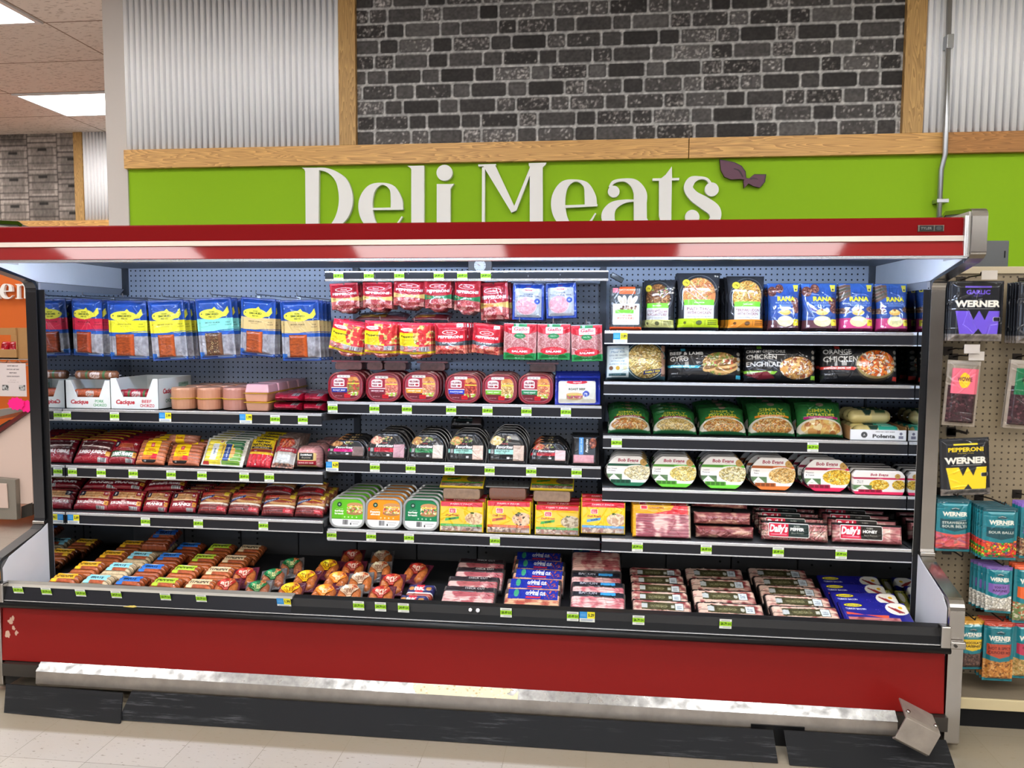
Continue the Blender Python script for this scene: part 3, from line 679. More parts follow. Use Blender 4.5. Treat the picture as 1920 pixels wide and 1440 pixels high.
def notice(cv):
    cv.a[:] = (226, 214, 212); lines = ["DON'T MISS OUT", 'ON OUR LAST DAY', 'MEAT SALE!', 'GOING ON TODAY!']
    for i, s_ in enumerate(lines): cv.t(s_, .58, .92-.105*i, .035, (60, 50, 55), bold=.03)
    cv.t('While supplies last', .58, .49, .02, (120, 100, 100), bold=0); cv.t('See our weekly specials in store', .58, .43, .02, (120, 100, 100), bold=0)
    cv.rect(.22, .18, .42, .34, (150, 150, 150)); cv.blobs(cv.inrect(.22, .18, .42, .34), [(60, 60, 60), (200, 200, 200)], 20, .003, .01)
    cv.rect(.76, .18, .96, .34, (150, 150, 150)); cv.blobs(cv.inrect(.76, .18, .96, .34), [(50, 50, 50), (190, 190, 190)], 20, .003, .01)
X, Z, W_, H_ = slot(-8, 50, 681, 743, 5.98); cv = Cv(W_, H_, spc=.003); notice(cv); o = flatprint('sale_notice', W_, H_, cv, spc=.003); o.location = (X, 5.975, Z); tag(o, 'white printed sale notice hanging below the wire shelf', 'notice')
PINK = mat('fluorescent_pink_card', (255, 20, 140), rough=.6)
for i, (px, py, w) in enumerate(((30, 757, 15), (48, 762, 14))):
    c = at(px, py, 5.55); r_ = at(px+w, py, 5.55)[0]-c[0]; q = [(c[0]+r_*(1.0 if k % 2 else .86)*math.cos(k*math.pi/11)*1.1, c[2]+r_*(1.0 if k % 2 else .8)*math.sin(k*math.pi/11)*.8) for k in range(22)]
    o = MB().prism_y(q, 5.55+.01*i, 5.552+.01*i).build('starburst_tag', PINK); tag(o, ['fluorescent pink starburst price card, the left one of two over the freezer', 'fluorescent pink starburst price card, the right one of two over the freezer'][i], 'price card', 'pink starburst cards')
# chest freezer end
CREAM = mat('cream_freezer_enamel', (216, 192, 180), rough=.45); CRT = mat('maroon_edge_trim', (96, 30, 30), rough=.4); DKM = mat('dark_metal', (70, 66, 62), rough=.4, metal=.7)
fz = empty('chest_freezer'); tag(fz, 'cream enamel chest freezer with a sloping front beside the next aisle', 'freezer')
e = lambda px, py: (lambda p: (p[0], p[2]))(at(px, py, 5.6))
prof = [e(60, 940), e(58, 808), e(56, 768), e(0, 806), e(-200, 930), e(-200, 1002), e(0, 964), e(46, 950)]
zt = e(56, 768)[1]
body = [(-9, 0.06), (e(62, 940)[0], .06), (e(56, 768)[0], zt), (-5.6, zt-.03), (-9, zt-.04)]
mb = MB(); mb.prism_y([e(62, 945), e(56, 770), e(0, 808), e(-60, 850), e(-60, 945)], 5.6, 6.6); mb.build('body', CREAM, fz, bevel=.004)
mb = MB(); mb.prism_y([e(57, 765), e(57, 773), e(-60, 855), e(-60, 847)], 5.57, 5.62); mb.build('edge_trim', CRT, fz)
mb = MB(); mb.prism_y([e(-60, 775), e(52, 762), e(53, 768), e(-60, 795)], 5.62, 6.5); mb.build('glass_rail', mat('pale_metal', (170, 165, 160), rough=.3, metal=.6), fz)
mb = MB(); mb.prism_y([e(-60, 835), e(20, 787), e(22, 792), e(-60, 845)], 5.58, 5.63); mb.build('bumper', DKM, fz)
mb = MB(); mb.prism_y([e(-60, 888), e(37, 897), e(40, 972), e(-60, 968)], 5.55, 5.6); mb.build('access_panel', mat('grey_metal_panel', (150, 144, 134), rough=.45, metal=.4), fz, bevel=.004)
mb = MB(); mb.prism_y([e(-60, 899), e(23, 904), e(26, 950), e(-60, 946)], 5.54, 5.55); mb.build('panel_inset', CREAM, fz, bevel=.003)
mb = MB(); mb.prism_y([e(40, 950), e(61, 942), e(61, 966), e(40, 972)], 5.6, 6.5); mb.build('toe_kick', DKM, fz)
# ================================================================== the refrigerated case
XL, XR = -2.575, 1.326            # inner faces of the end panels
YF, YP, YB = 3.03, 3.33, 4.0      # front, post line, back panel
case = empty('refrigerated_case', (0, 0, 0)); tag(case, 'long open refrigerated deli case with red fascia, steel end frames and shelves of meats', 'refrigerated case')
REDP = mat('red_case_paint', (130, 16, 12), rough=.55, coat=.08, spec=.2, coat_rough=.2, vary=.06, vscale=2)
REDF = mat('glossy_red_fascia', (132, 6, 12), rough=.5, spec=.1, coat=.9, coat_rough=.06, bump=.012, bscale=9)
REDU = mat('upper_red_fascia', (112, 3, 6), rough=.6, spec=.1)
CHROME = mat('polished_steel', (176, 172, 168), rough=.18, metal=1, vary=.12, vscale=12)
BRUSH = mat('scuffed_steel', (176, 166, 156), rough=.38, metal=.75, vary=.35, vscale=14, bump=.04, bscale=30)
TOPST = mat('dented_bright_steel', (190, 190, 190), rough=.22, metal=.9, vary=.75, vscale=24, bump=.08, bscale=22)
BLACK = mat('black_plastic', (16, 16, 18), rough=.42, coat=.2, spec=.25, vary=.15)
RAILB = mat('dark_rail_insert', (24, 24, 30), rough=.4, coat=.22, spec=.25)
def scratched():
    m, nt, b = nodes('scuffed_black_rubber'); L = nt.links.new; tc = N(nt, 'ShaderNodeTexCoord'); mp = N(nt, 'ShaderNodeMapping'); mp.inputs['Scale'].default_value = (3, 30, 60); L(tc.outputs['Object'], mp.inputs[0])
    n1 = N(nt, 'ShaderNodeTexNoise', i_2=1.6, i_3=7.0, i_4=0.7); L(mp.outputs[0], n1.inputs[0]); n2 = N(nt, 'ShaderNodeTexNoise', i_2=1.8, i_3=4.0); L(tc.outputs['Object'], n2.inputs[0])
    a = N(nt, 'ShaderNodeMapRange', i_1=.54, i_2=.68, i_3=0., i_4=1.); L(n1.outputs[0], a.inputs[0]); c = N(nt, 'ShaderNodeMapRange', i_1=.46, i_2=.62, i_3=0., i_4=.7); L(n2.outputs[0], c.inputs[0])
    mu = N(nt, 'ShaderNodeMath', operation='MULTIPLY'); L(a.outputs[0], mu.inputs[0]); L(c.outputs[0], mu.inputs[1]); x = N(nt, 'ShaderNodeMix', data_type='RGBA'); L(mu.outputs[0], x.inputs[0]); x.inputs[6].default_value = rgba((24, 24, 25)); x.inputs[7].default_value = rgba((96, 96, 98))
    L(x.outputs[2], b.inputs['Base Color']); b.inputs['Roughness'].default_value = .65; b.inputs['Specular IOR Level'].default_value = .15; return m
RUBBER = scratched() or mat('scuffed_black_rubber', (24, 24, 25), rough=.7, spec=.12, vary=.5, vscale=20, stretch=(.25, 1, 2.5))
LINER = mat('white_case_liner', (232, 233, 238), rough=.4, vary=.06, vscale=10)
SHELFM = mat('shelf_enamel', (70, 71, 74), rough=.5, spec=.2)
STRIP = mat('silver_shelf_edge', (216, 218, 222), rough=.22, metal=.75)
MIRROR = mat('mirror_glass', (205, 210, 215), rough=.02, metal=1)
DARKPAN = mat('dark_lower_panel', (74, 74, 76), rough=.5, vary=.2)
GREYST = mat('grey_perforated_steel', (150, 152, 158), rough=.4, metal=.3)
# body
MB().box(XL, XR, YB+.006, 4.08, .10, 2.02).build('back_shell', SHELFM, case)
MB().box(XL, XR, YB, YB+.006, .72, 1.97).build('back_panel', peg_mat('case_pegboard', (178, 186, 202), off=(.004, .006), rough=.6), case)
lp = MB()
for i in range(12):
    x0 = XL+i*(XR-XL)/12; lp.box(x0+.003, x0+(XR-XL)/12-.003, YB-.03, YB+.004, .30, .70)
lp.build('lower_back_panel', DARKPAN, case, bevel=.003)
hb = MB()
for xc_ in (-1.934, -1.83, -.672, -.578, .62, .71, -2.29, -2.2, 1.07, 1.16):
    for z in (.425, .455, .485, .515, .545, .575, .605): hb.prism_y([(xc_+.006*math.cos(k), z+.006*math.sin(k)) for k in np.linspace(0, 5.5, 8)], YB-.0315, YB-.029)
hb.build('air_slot', BLACK, case)
for xs_ in (XL+.012, -1.272, .013, XR-.012):
    MB().box(xs_-.016, xs_+.016, YB-.022, YB, .72, 1.93).build('slotted_upright', mat('dark_slotted_steel', (60, 62, 68), rough=.4, metal=.4), case)
MB().box(XL, XR, 3.10, YB-.03, .30, .345).build('deck', mat('dark_deck', (60, 60, 62), rough=.5), case)
MB().box(XL, XR, 3.09, YB, .345-.30, .30).build('well', BLACK, case)
MB().prism_x([(3.035, .142), (3.09, .142), (3.09, .378), (3.050, .378)], XL, XR-.005).build('front_panel', REDP, case, bevel=.002)
# front rail
MB().prism_x([(3.02, .392), (3.09, .376), (3.10, .470), (3.075, .482), (3.045, .476), (3.030, .448), (3.024, .415)], XL, XR).build('front_rail', BLACK, case, bevel=.003)
rail1 = MB().prism_x([(3.0262, .424), (3.0215, .420), (3.0375, .4735), (3.0395, .470)], XL+.01, -1.255).build('price_rail', RAILB, case)
rail1b = MB().prism_x([(3.036, .4735), (3.045, .482), (3.075, .486), (3.075, .480)], XL+.01, -1.255).build('rail_lip', MAT['grey_metal_panel'], case)
MB().tube([(XL, 3.022, .398), (XR, 3.022, .398)], .014, 10).build('bumper_tube', BLACK, case, smooth=True)
MB().box(XL, XR, 3.020, 3.03, .4155, .4185).build('rail_line', STRIP, case)
# toe area
bx0, bx1 = -2.39, at(1690, 1345, 2.97)[0]
MB().prism_x([(3.034, .144), (3.001, .1165), (2.995, .066), (3.006, .052), (3.02, .052), (3.02, .11), (3.034, .130)], bx0, bx1).build('kick_bumper', BRUSH, case, bevel=.0015)
MB().prism_x([(3.0330, .1470), (2.9990, .1190), (3.0005, .1175), (3.0345, .1455)], bx0, bx1).build('bumper_top', TOPST, case)
for a_, b_ in ((XL+.02, bx0-.002), (bx1+.002, XR)): MB().box(a_, b_, 3.01, 3.05, .085, .14).build('toe_frame', DKM, case)
MB().prism_x([(2.955, .078), (2.962, .078), (2.872, 0.002), (2.862, 0.002)], -1.925, .675).build('kick_board', RUBBER, case)
MB().add([(-2.49, 2.950, .078), (-1.962, 2.950, .070), (-1.90, 2.836, .002), (-2.43, 2.862, .002), (-2.49, 2.957, .078), (-1.962, 2.957, .070), (-1.90, 2.843, .002), (-2.43, 2.869, .002)], [(3, 2, 1, 0), (4, 5, 6, 7), (0, 1, 5, 4), (1, 2, 6, 5), (2, 3, 7, 6), (3, 0, 4, 7)]).build('kick_board', RUBBER, case)
MB().prism_x([(2.960, .078), (2.966, .078), (2.862, 0.002), (2.854, 0.002)], .715, 1.30).build('kick_board', RUBBER, case)
MB().box(.60, .80, 2.99, 3.0, 0.0, .08).build('foot', BLACK, case)
# dropped end of the bumper
hp = MB().prism_x([(0.06, .006), (-.030, -.016), (-.045, -.022), (-.048, -.108), (-.036, -.118), (-.030, -.115), (-.042, -.104), (-.038, -.026), (.06, 0)], .0, .134).build('loose_bumper_end', BRUSH, case, bevel=.0015)
q = (1.127, 0, .226); set_world(hp, Matrix.Translation((q[0], 2.905, q[2])) @ Matrix.Rotation(R(26), 4, 'Y'))
for u in (.014, .122):
    s_ = MB().tube([(u, -.010, -.012), (u, -.013, -.004)], .007, 10).build('bolt', CHROME, hp, smooth=True)
# stain on the bumper and paint chips
st = Cv(.52, .06, (226, 216, 186), spc=.003, seed=4); st.blobs(st.U < 2, [(190, 170, 120), (240, 234, 210)], 90, .0015, .005)
def sheared(name, cv, px0, px1, y, z, w, m=CARD):
    pass
nx, ny = 150, 22; U, V = np.meshgrid(np.linspace(0, 1, nx), np.linspace(0, 1, ny)); xa_, xb_ = at(765, 1285, 3.0)[0], at(978, 1300, 3.0)[0]
edge = .02*np.sin(V*9)+.015*np.sin(V*23); Xs = xa_+(xb_-xa_)*U; mk = (U > .02+.04*(1-V)+edge*.3) & ((U < .90+edge) | ((V < .6+.3*np.sin(U*40)) & (U < .97)))
gridmesh('dried_spill', Xs, 2.9985+.0335*V-.0008, .1192+.0275*V+.0006, st.grid((U-.5)*.52, V*.06), CARD, cap=False, mask=mk).parent = case
CHIP = mat('bare_primer', (196, 160, 140), rough=.7); rg = random.Random(3)
for (px, py, s_) in ((20, 1165, 6), (26, 1178, 4), (16, 1190, 6), (32, 1186, 4), (24, 1160, 4)):
    p = at(px, py, 3.045); k = s_*.0021; poly = [(p[0]+k*rg.uniform(.5, 1.3)*math.cos(a), p[2]+1.3*k*rg.uniform(.4, 1.3)*math.sin(a)) for a in np.linspace(0, 5.7, 11)]
    yy = 3.035+.015*(p[2]-.142)/.236; MB().prism_y(poly, yy-.0008, yy+.002).build('paint_chip', CHIP, case)
for px, py, r_, yy in ((882, 1143, .0075, 3.0245), (896, 1144, .0085, 3.0245)):
    p = at(px, py, yy); MB().prism_y([(p[0]+r_*math.cos(a), p[2]+r_*math.sin(a)) for a in np.linspace(.3, 5.53, 6)], yy-.004, yy).build('torn_sticker', LINER, case)
for px, py, w_, h_ in ((245, 1137, .055, .008), (993, 1181, .016, .012)):
    p = at(px, py, 3.02); MB().prism_y([(p[0]-w_*.6, p[2]-h_*.3), (p[0]+w_*.2, p[2]-h_*.5), (p[0]+w_*.5, p[2]-h_*.1), (p[0]+w_*.3, p[2]+h_*.6), (p[0]-w_*.1, p[2]+h_*.3)], 3.018 if py < 1150 else 3.040, 3.024 if py < 1150 else 3.046).build('torn_sticker', mat('yellowed_paper', (214, 190, 96), rough=.7), case)
# canopy
MB().prism_x([(3.028, 1.944), (3.028, 2.006), (3.04, 2.012), (3.10, 2.012), (3.10, 1.944)], XL, XR-.004).build('upper_fascia', REDU, case, bevel=.002)
MB().prism_x([(3.022, 1.925), (3.026, 1.945), (3.06, 1.945), (3.06, 1.925)], XL, XR-.004).build('fascia_strip', mat('pale_trim_strip', (196, 182, 172), rough=.35, metal=.3), case)
MB().prism_x([(3.018, 1.872), (3.0285, 1.926), (3.06, 1.926), (3.06, 1.872)], XL, XR-.004).build('lower_fascia', REDF, case, bevel=.002)
MB().box(XL, XR-.004, 3.022, 3.062, 1.862, 1.872).build('fascia_edge', STRIP, case)
MB().prism_x([(3.06, 1.8935), (3.06, 1.905), (3.35, 1.922), (4.0, 1.922), (4.0, 1.91), (3.35, 1.91)], XL, XR).build('canopy_underside', mat('canopy_liner', (140, 148, 160), rough=.5), case)
MB().box(XL, XR, 3.10, 4.08, 1.97, 2.0).build('canopy_top', SHELFM, case)
# light tube tucked behind the lower fascia, pointing back into the case
fx = empty('canopy_lamp'); fx.parent = case
MB().tube([(XL+.1, 3.095, 1.877), (XR-.1, 3.095, 1.877)], .008, 10).build('fluorescent_tube', emis('cool_tube', (205, 226, 255), 98.0), fx, smooth=True)
MB().box(XL+.05, XR-.05, 3.075, 3.115, 1.8855, 1.893).build('lamp_holder', WHITEM, fx)
# nameplate and thermometer
def plate_art(cv):
    cv.a[:] = (30, 30, 32); cv.rect(0, 0, 1, .06, (120, 110, 100)); cv.rect(0, .94, 1, 1, (120, 110, 100)); cv.rect(.60, .1, .63, .9, (110, 105, 95)); cv.rect(.02, .1, .05, .9, (110, 105, 95)); cv.rect(.95, .1, .98, .9, (110, 105, 95))
    cv.t('TYLER', .32, .5, .42, (116, 116, 112), bold=.03); cv.ell(.79, .5, .11, .3, (64, 66, 68))
X, Z, W_, H_ = slot(1722, 1772, 421.5, 434, 3.02); cv = Cv(W_, H_, spc=.002); plate_art(cv)
pk = Pack('nameplate', W_, H_, .004, cv, CARD, prof='box', cre=None, spc=.002); place(pk.o, X, 3.028, Z); pk.o.parent = case
th = empty('thermometer', tuple(at(900, 498, 3.55))); th.parent = case
MB().box(-.055, .055, .0, .02, -.03, .03).build('thermometer_body', mat('brown_bezel', (50, 42, 40), rough=.4), th, bevel=.004)
cv = Cv(.056, .056, (200, 198, 192), spc=.0014)
for k in range(12): cv.line([(.5+.36*math.cos(k*.52), .5+.36*math.sin(k*.52)), (.5+.44*math.cos(k*.52), .5+.44*math.sin(k*.52))], .001, (40, 40, 40))
cv.line([(.5, .5), (.3, .62)], .0014, (150, 20, 20))
U, V = np.meshgrid(np.linspace(0, 1, 40), np.linspace(0, 1, 40)); d_ = gridmesh('dial', (U-.5)*.056, U*0-.002, (V-.5)*.056, cv.grid((U-.5)*.056, V*.056), CARD, cap=False, mask=((U-.5)**2+(V-.5)**2) < .25); d_.parent = th
MB().tube([(0, -.0005, 0), (0, -.004, 0)], .001, 6).build('needle_pivot', CHROME, th)
# end panels: steel clad frame, mirror inside, white liners above and below
def end_panel(side):
    xi = XR if side > 0 else XL; xo = xi+side*.054; a, b = min(xi, xo), max(xi, xo); nm = empty('end_panel'); nm.parent = case
    path = [(3.05, .015), (3.036, .03)]+[(3.036, .54)]+arc(3.086, .545, .05, 180, 118, 4)+[(3.30, .655)]+[(3.322, .672), (3.33, .70), (3.33, 1.755)]+arc(3.29, 1.762, .04, 0, 72, 5)+[(3.06, 1.848), (3.025, 1.862)]+arc(3.035, 1.885, .028, 200, 180, 3)+[(3.006, 2.01)]+arc(3.036, 2.012, .03, 180, 95, 4)+[(3.235, 2.062), (3.26, 2.05)]
    inner = path+[(4.08, 2.0), (4.08, .015)]
    MB().prism_x([(y+.012 if i < len(path) else y, z) for i, (y, z) in enumerate(inner)], a+.004, b-.004).build('panel_core', mat('panel_grey', (110, 108, 106), rough=.5), nm)
    if side > 0: frames = [(path, CHROME)]
    else: frames = [(path[:3], CHROME), (path[2:10], mat('black_handrail', (30, 30, 32), rough=.35, coat=.4)), (path[9:], mat('dark_polished_post', (92, 94, 100), rough=.2, metal=1))]
    for pt, mt in frames:
        f = MB(); P = [np.array(p) for p in pt]; w = .016
        f.ribbon_x(pt, -w, a, b); o = f.build('frame', mt, nm)
        bm_ = o.modifiers.new('bevel', 'BEVEL'); bm_.width = .004; bm_.segments = 2; bm_.limit_method = 'ANGLE'; bm_.angle_limit = R(60)
    xi2 = xi-side*.002; s0, s1 = min(xi, xi2), max(xi, xi2)
    xm = 1.303 if side > 0 else -2.546; MB().box(min(xm, xi), max(xm, xi), 3.345, YB-.001, .345, 1.765).build('mirror_backing', BLACK, nm); MB().box(min(xm, xm-side*.001), max(xm, xm-side*.001), 3.345, YB-.001, .345, 1.765).build('mirror', MIRROR, nm)
    MB().prism_x([(3.07, 1.862), (3.07, 1.890), (3.35, 1.908), (YB-.02, 1.908), (YB-.02, 1.80), (3.345, 1.80)], s0, s1).build('upper_liner', LINER, nm)
    g0, g1 = min(xi, xi-side*.012), max(xi, xi-side*.012)
    MB().prism_x([(3.345, 1.797), (YB-.02, 1.797), (YB-.06, 1.765), (3.345, 1.765)], g0, g1).build('perforated_strip', peg_mat('strip_steel', (150, 152, 160), pitch=.03, rad=.003, off=(0, 0)), nm)
    MB().prism_x([(3.06, .36), (3.06, .545), (3.10, .585), (3.30, .650), (3.345, .672), (3.345, .36)], s0, s1).build('lower_liner', LINER, nm)
    MB().box(a-.003, b+.003, 3.318, 3.36, .672, .688).build('post_collar', CHROME, nm, bevel=.003)
    m = MB(); m.box(xi-side*.002-.035 if side > 0 else xi, xi if side > 0 else xi+.037, 3.012, 3.05, .405, .492); m.box(a-.002 if side > 0 else a, b, 3.012, 3.034, .405, .435)
    m.build('corner_clamp', CHROME, nm, bevel=.005)
    m = MB()
    for yy, zz in ((3.010, .42),): m.tube([(xi+side*.015, yy-.002, zz), (xi+side*.015, yy+.004, zz)], .006, 10)
    m.build('screw', DKM, nm)
    # canopy end cap with bright inner lip
    MB().box(min(xi-side*.004, xi-side*.02), max(xi-side*.004, xi-side*.02), 3.016, 3.06, 1.868, 2.016).build('cap_lip', STRIP, nm, bevel=.003)
    MB().box(min(xi, xi-side*.006), max(xi, xi-side*.006), 3.02, 3.22, 1.868, 2.03).build('cap_cheek', mat('cap_white', (190, 186, 180), rough=.5), nm)
end_panel(1); end_panel(-1)
# price tags: a child of the shelf that carries them
def tag_mesh(kind, price):
    W_, H_ = (.046, .040) if kind == 'g' else (.060, .044)
    cv = Cv(W_, H_, (226, 230, 224), spc=.0012)
    if kind == 'g':
        cv.rect(0, .28, 1, .74, (158, 212, 40)); cv.t(price, .36, .50, .26, (30, 60, 14), bold=.03, w=.5); cv.t('EA', .82, .50, .2, (50, 80, 20), bold=.03)
        for v in (.88, .80): cv.line([(.15, v), (.85, v)], .0012, (120, 120, 120))
        for v in (.18, .10): cv.line([(.3, v), (.9, v)], .0012, (150, 150, 150))
    else:
        cv.rect(0, .36, .5, 1, (40, 140, 214)); cv.rect(.5, .36, 1, 1, (236, 226, 50)); cv.t(price, .76, .68, .3, (30, 30, 30), bold=.03, w=.38)
        for v in (.86, .72, .58): cv.line([(.06, v), (.42, v)], .0014, (150, 200, 235))
        for v in (.24, .13): cv.line([(.1, v), (.85, v)], .0016, (90, 110, 150))
    U, V = np.meshgrid(np.linspace(0, 1, 40), np.linspace(0, 1, 34))
    return gridmesh('price_tag', (U-.5)*W_, U*0, (V-.5)*H_, cv.grid((U-.5)*W_, V*H_), CARD, cap=False)
_tags = {}
def add_tag(px, py, Y, parent, kind='g', price='$3.49', tilt=0.0, lift=.0015):
    k = (kind, price)
    if k not in _tags: o = _tags[k] = tag_mesh(kind, price)
    else: o = _tags[k].copy(); COL.objects.link(o)
    p = at(px, py, Y); o.parent = parent
    return set_world(o, Matrix.Translation((p[0], Y-lift, p[2])) @ Matrix.Rotation(-tilt, 4, 'X'))
def shelf(x0, x1, y, z, tags=(), depth=.40, rail=.052):
    s = empty('shelf', ((x0+x1)/2, y, z)); s.parent = case
    w = (x1-x0)/2; cx = (x0+x1)/2
    MB().prism_x([(.012, -.014), (.012, -.002), (.55-(.0), -.002), (.55, -.014)], -w, w).build('shelf_plate', SHELFM, s, bevel=.001)
    MB().prism_x([(0, -.012), (0, .0015), (.014, .0015), (.014, -.012)], -w, w).build('shelf_edge', STRIP, s, bevel=.002)
    MB().prism_x([(.002, -.012), (.008, -.012), (.010, -rail), (.002, -rail)], -w, w).build('price_rail', RAILB, s)
    MB().prism_x([(-.001, -rail+.001), (.010, -rail+.001), (.010, -rail-.004), (-.001, -rail-.004)], -w, w).build('rail_foot', STRIP, s)
    for sx in (-w+.004, w-.004): MB().prism_x([(.03, -.014), (.53, -.014), (.53, -.08), (.03, -.035)], sx-.002, sx+.002).build('shelf_bracket', SHELFM, s)
    for t in tags:
        px, kind, price = (t+('g', '$3.49'))[:3] if isinstance(t, tuple) else (t, 'g', '$3.49')
        pyc = proj((at(px, 700, y)[0], y, z-.030))[1]; add_tag(px, pyc, y+.0005, s, kind, price)
    return s
SL1 = shelf(-2.543, -1.265, 3.435, 1.203, [(125,), (215, 'g', '$2.49'), (310, 'b', '3.99'), (461, 'b', '1.99'), (516, 'g', '$3.49'), (568, 'g', '$2.99')])
SL2 = shelf(-2.543, -1.265, 3.440, .930, [(136,), (190, 'g', '$3.99'), (250,), (321,), (379, 'g', '$4.49'), (458, 'g', '$5.49'), (505, 'g', '$3.49')])
SL3 = shelf(-2.543, -1.265, 3.430, .703, [(138, 'b', '2.89'), (273, 'g', '$2.99'), (372, 'g', '$5.49'), (494, 'g', '$4.49')])
SC1 = shelf(-1.258, .012, 3.490, 1.254, [(624,), (702,), (763,), (846, 'g', '$5.99'), (914,), (987,), (1061, 'g', '$7.29')])
SC2 = shelf(-1.258, .012, 3.490, .980, [(623, 'b', '6.29'), (703, 'g', '$5.49'), (770,), (843, 'g', '$5.49'), (918, 'g', '$5.49'), (996, 'g', '$6.29'), (1081,)])
SC3 = shelf(-1.258, .012, 3.474, .657, [(622, 'g', '$4.49'), (696, 'g', '$2.99'), (767, 'g', '$3.99'), (928, 'g', '$5.49')])
SR1 = shelf(.019, 1.300, 3.385, 1.590, [(1163, 'b', '3.89')], depth=.36)
SR2 = shelf(.019, 1.300, 3.390, 1.370, [])
SR3 = shelf(.019, 1.300, 3.435, 1.128, [(1156, 'g', '$6.29'), (1524, 'g', '$6.29')])
SR4 = shelf(.019, 1.300, 3.425, .896, [])
SR5 = shelf(.019, 1.300, 3.345, .690, [(1195, 'g', '$5.99'), (1324, 'g', '$6.49'), (1459, 'g', '$5.49'), (1577, 'g', '$5.99')])
# tag bar over the centre pegs
tb = empty('tag_bar', (-.612, 3.479, 1.856)); tb.parent = case; w = .645
MB().prism_x([(0, 0), (0, -.008), (.05, -.008), (.05, 0)], -w, w).build('bar_top', STRIP, tb, bevel=.002)
MB().prism_x([(0, -.008), (.004, -.008), (.010, -.040), (.004, -.040)], -w, w).build('price_rail', RAILB, tb)
MB().prism_x([(-.001, -.036), (.008, -.036), (.012, -.046), (.002, -.046)], -w, w).build('rail_foot', STRIP, tb)
for sx in (-w+.01, w-.01): MB().box(sx-.004, sx+.004, .01, .52, -.03, -.008).build('bar_arm', STRIP, tb)
for px in (635, 692, 749, 823, 867, 911):
    p_ = '$3.99' if px < 800 else '$4.49'; pyc = proj((at(px, 520, 3.479)[0], 3.479, 1.856-.028))[1]; add_tag(px, pyc-2, 3.4795, tb, 'g', p_, tilt=R(-9), lift=.004)
# tags on the lower front rail
for px, py, k, pr_ in ((35, 1106, 'g', '$3.79'), (88, 1109, 'g', '$3.79'), (152, 1112, 'g', '$4.29'), (219, 1115, 'g', '$4.29'), (311, 1119, 'g', '$3.79'), (378, 1122, 'g', '$3.79'), (533, 1130, 'b', '1.99')):
    add_tag(px, py, 3.0285, case, k, pr_, tilt=R(-16), lift=.0035)
for px, py, k, pr_ in ((673, 1135, 'g', '$3.79'), (714, 1137, 'g', '$4.79'), (757, 1139, 'g', '$4.49'), (949, 1148, 'g', '$6.49'), (1074, 1155, 'g', '$5.49'), (1101, 1156, 'b', '5.29'), (1197, 1162, 'g', '$6.79'), (1360, 1169, 'g', '$6.79')):
    add_tag(px, py, 3.0255, case, k, pr_, tilt=R(-8), lift=.0045)
# black clip hanging off the tag bar end
o = MB().box(-.03, .03, -.01, .01, -.012, .012).build('clip', BLACK, case, bevel=.003); set_world(o, Matrix.Translation(tuple(at(1157, 521, 3.55))) @ Matrix.Rotation(R(28), 4, 'Y'))
HOOK = mat('peg_hook_wire', (150, 152, 156), rough=.3, metal=.9)
def hook(X, Z, y0, y1=YB, parent=None):
    """scan hook from the back panel to just in front of the pack it carries"""
    m = MB(); m.tube([(X, y1, Z), (X, y0+.01, Z), (X, y0, Z+.004), (X, y0-.004, Z+.016)], .0025, 6); m.box(X-.010, X+.010, y1-.004, y1, Z-.02, Z+.012)
    return m.build('peg_hook', HOOK, parent or case)
# ================================================================== goods: artwork
WHT = (238, 236, 232)
def item(name, box, Yf, z, art, label, cat, T=.03, lean=0, yaw=0, roll=0, prof='pillow', n=0, dy=None, group=None, back='back', m=None, seed=None, fixH=None, dxb=0, dzb=0, **kw):
    x0, x1, yt, yb = box; lean = R(lean); X, Z, W, H = slot(x0, x1, yt, yb, Yf, z, lean)
    if fixH: H = fixH
    seed = seed if seed is not None else int(x0*7+yb) % 9973
    cv = Cv(W, H, spc=.0014, seed=seed); art(cv); pk = Pack(name, W, H, T, cv, m, prof=prof, seed=seed, **kw)
    place(pk.o, X, Yf+T, Z, lean, R(roll), R(yaw)); tag(pk.o, label, cat, group)
    if z is not None: settle(pk.o, z)
    fit_x(pk.o)
    if n: pk.copies = lambda: behind(pk.o, n, dy or T+.006, label, group, back, dx=dxb, dz=dzb)
    else: pk.copies = lambda: None
    return pk
def sandwich(cv, u0, v0, u1, v1, bread=(206, 150, 86), fill=((188, 80, 76), (216, 130, 110), (240, 200, 90), (110, 150, 60))):
    h = v1-v0; cv.ell((u0+u1)/2, v1-h*.22, (u1-u0)/2, h*.22, bread); cv.ell((u0+u1)/2, v0+h*.16, (u1-u0)/2, h*.16, [c*.85 for c in bread])
    m = cv.inrect(u0, v0+h*.18, u1, v1-h*.25); cv.blobs(m, fill, 60, .003, .009, .5); cv.rect(u0+.02, v1-h*.36, u1-.01, v1-h*.30, (244, 205, 70))
def bars(cv, u0, v0, u1, v1):
    cv.rect(u0, v0, u1, v1, (235, 235, 235)); n = 14
    for k in range(n): cv.rect(u0+(u1-u0)*(k+.2)/n, v0+.004, u0+(u1-u0)*(k+.2+.5*((k*7) % 3+1)/3)/n, v1-.004, (40, 40, 40))
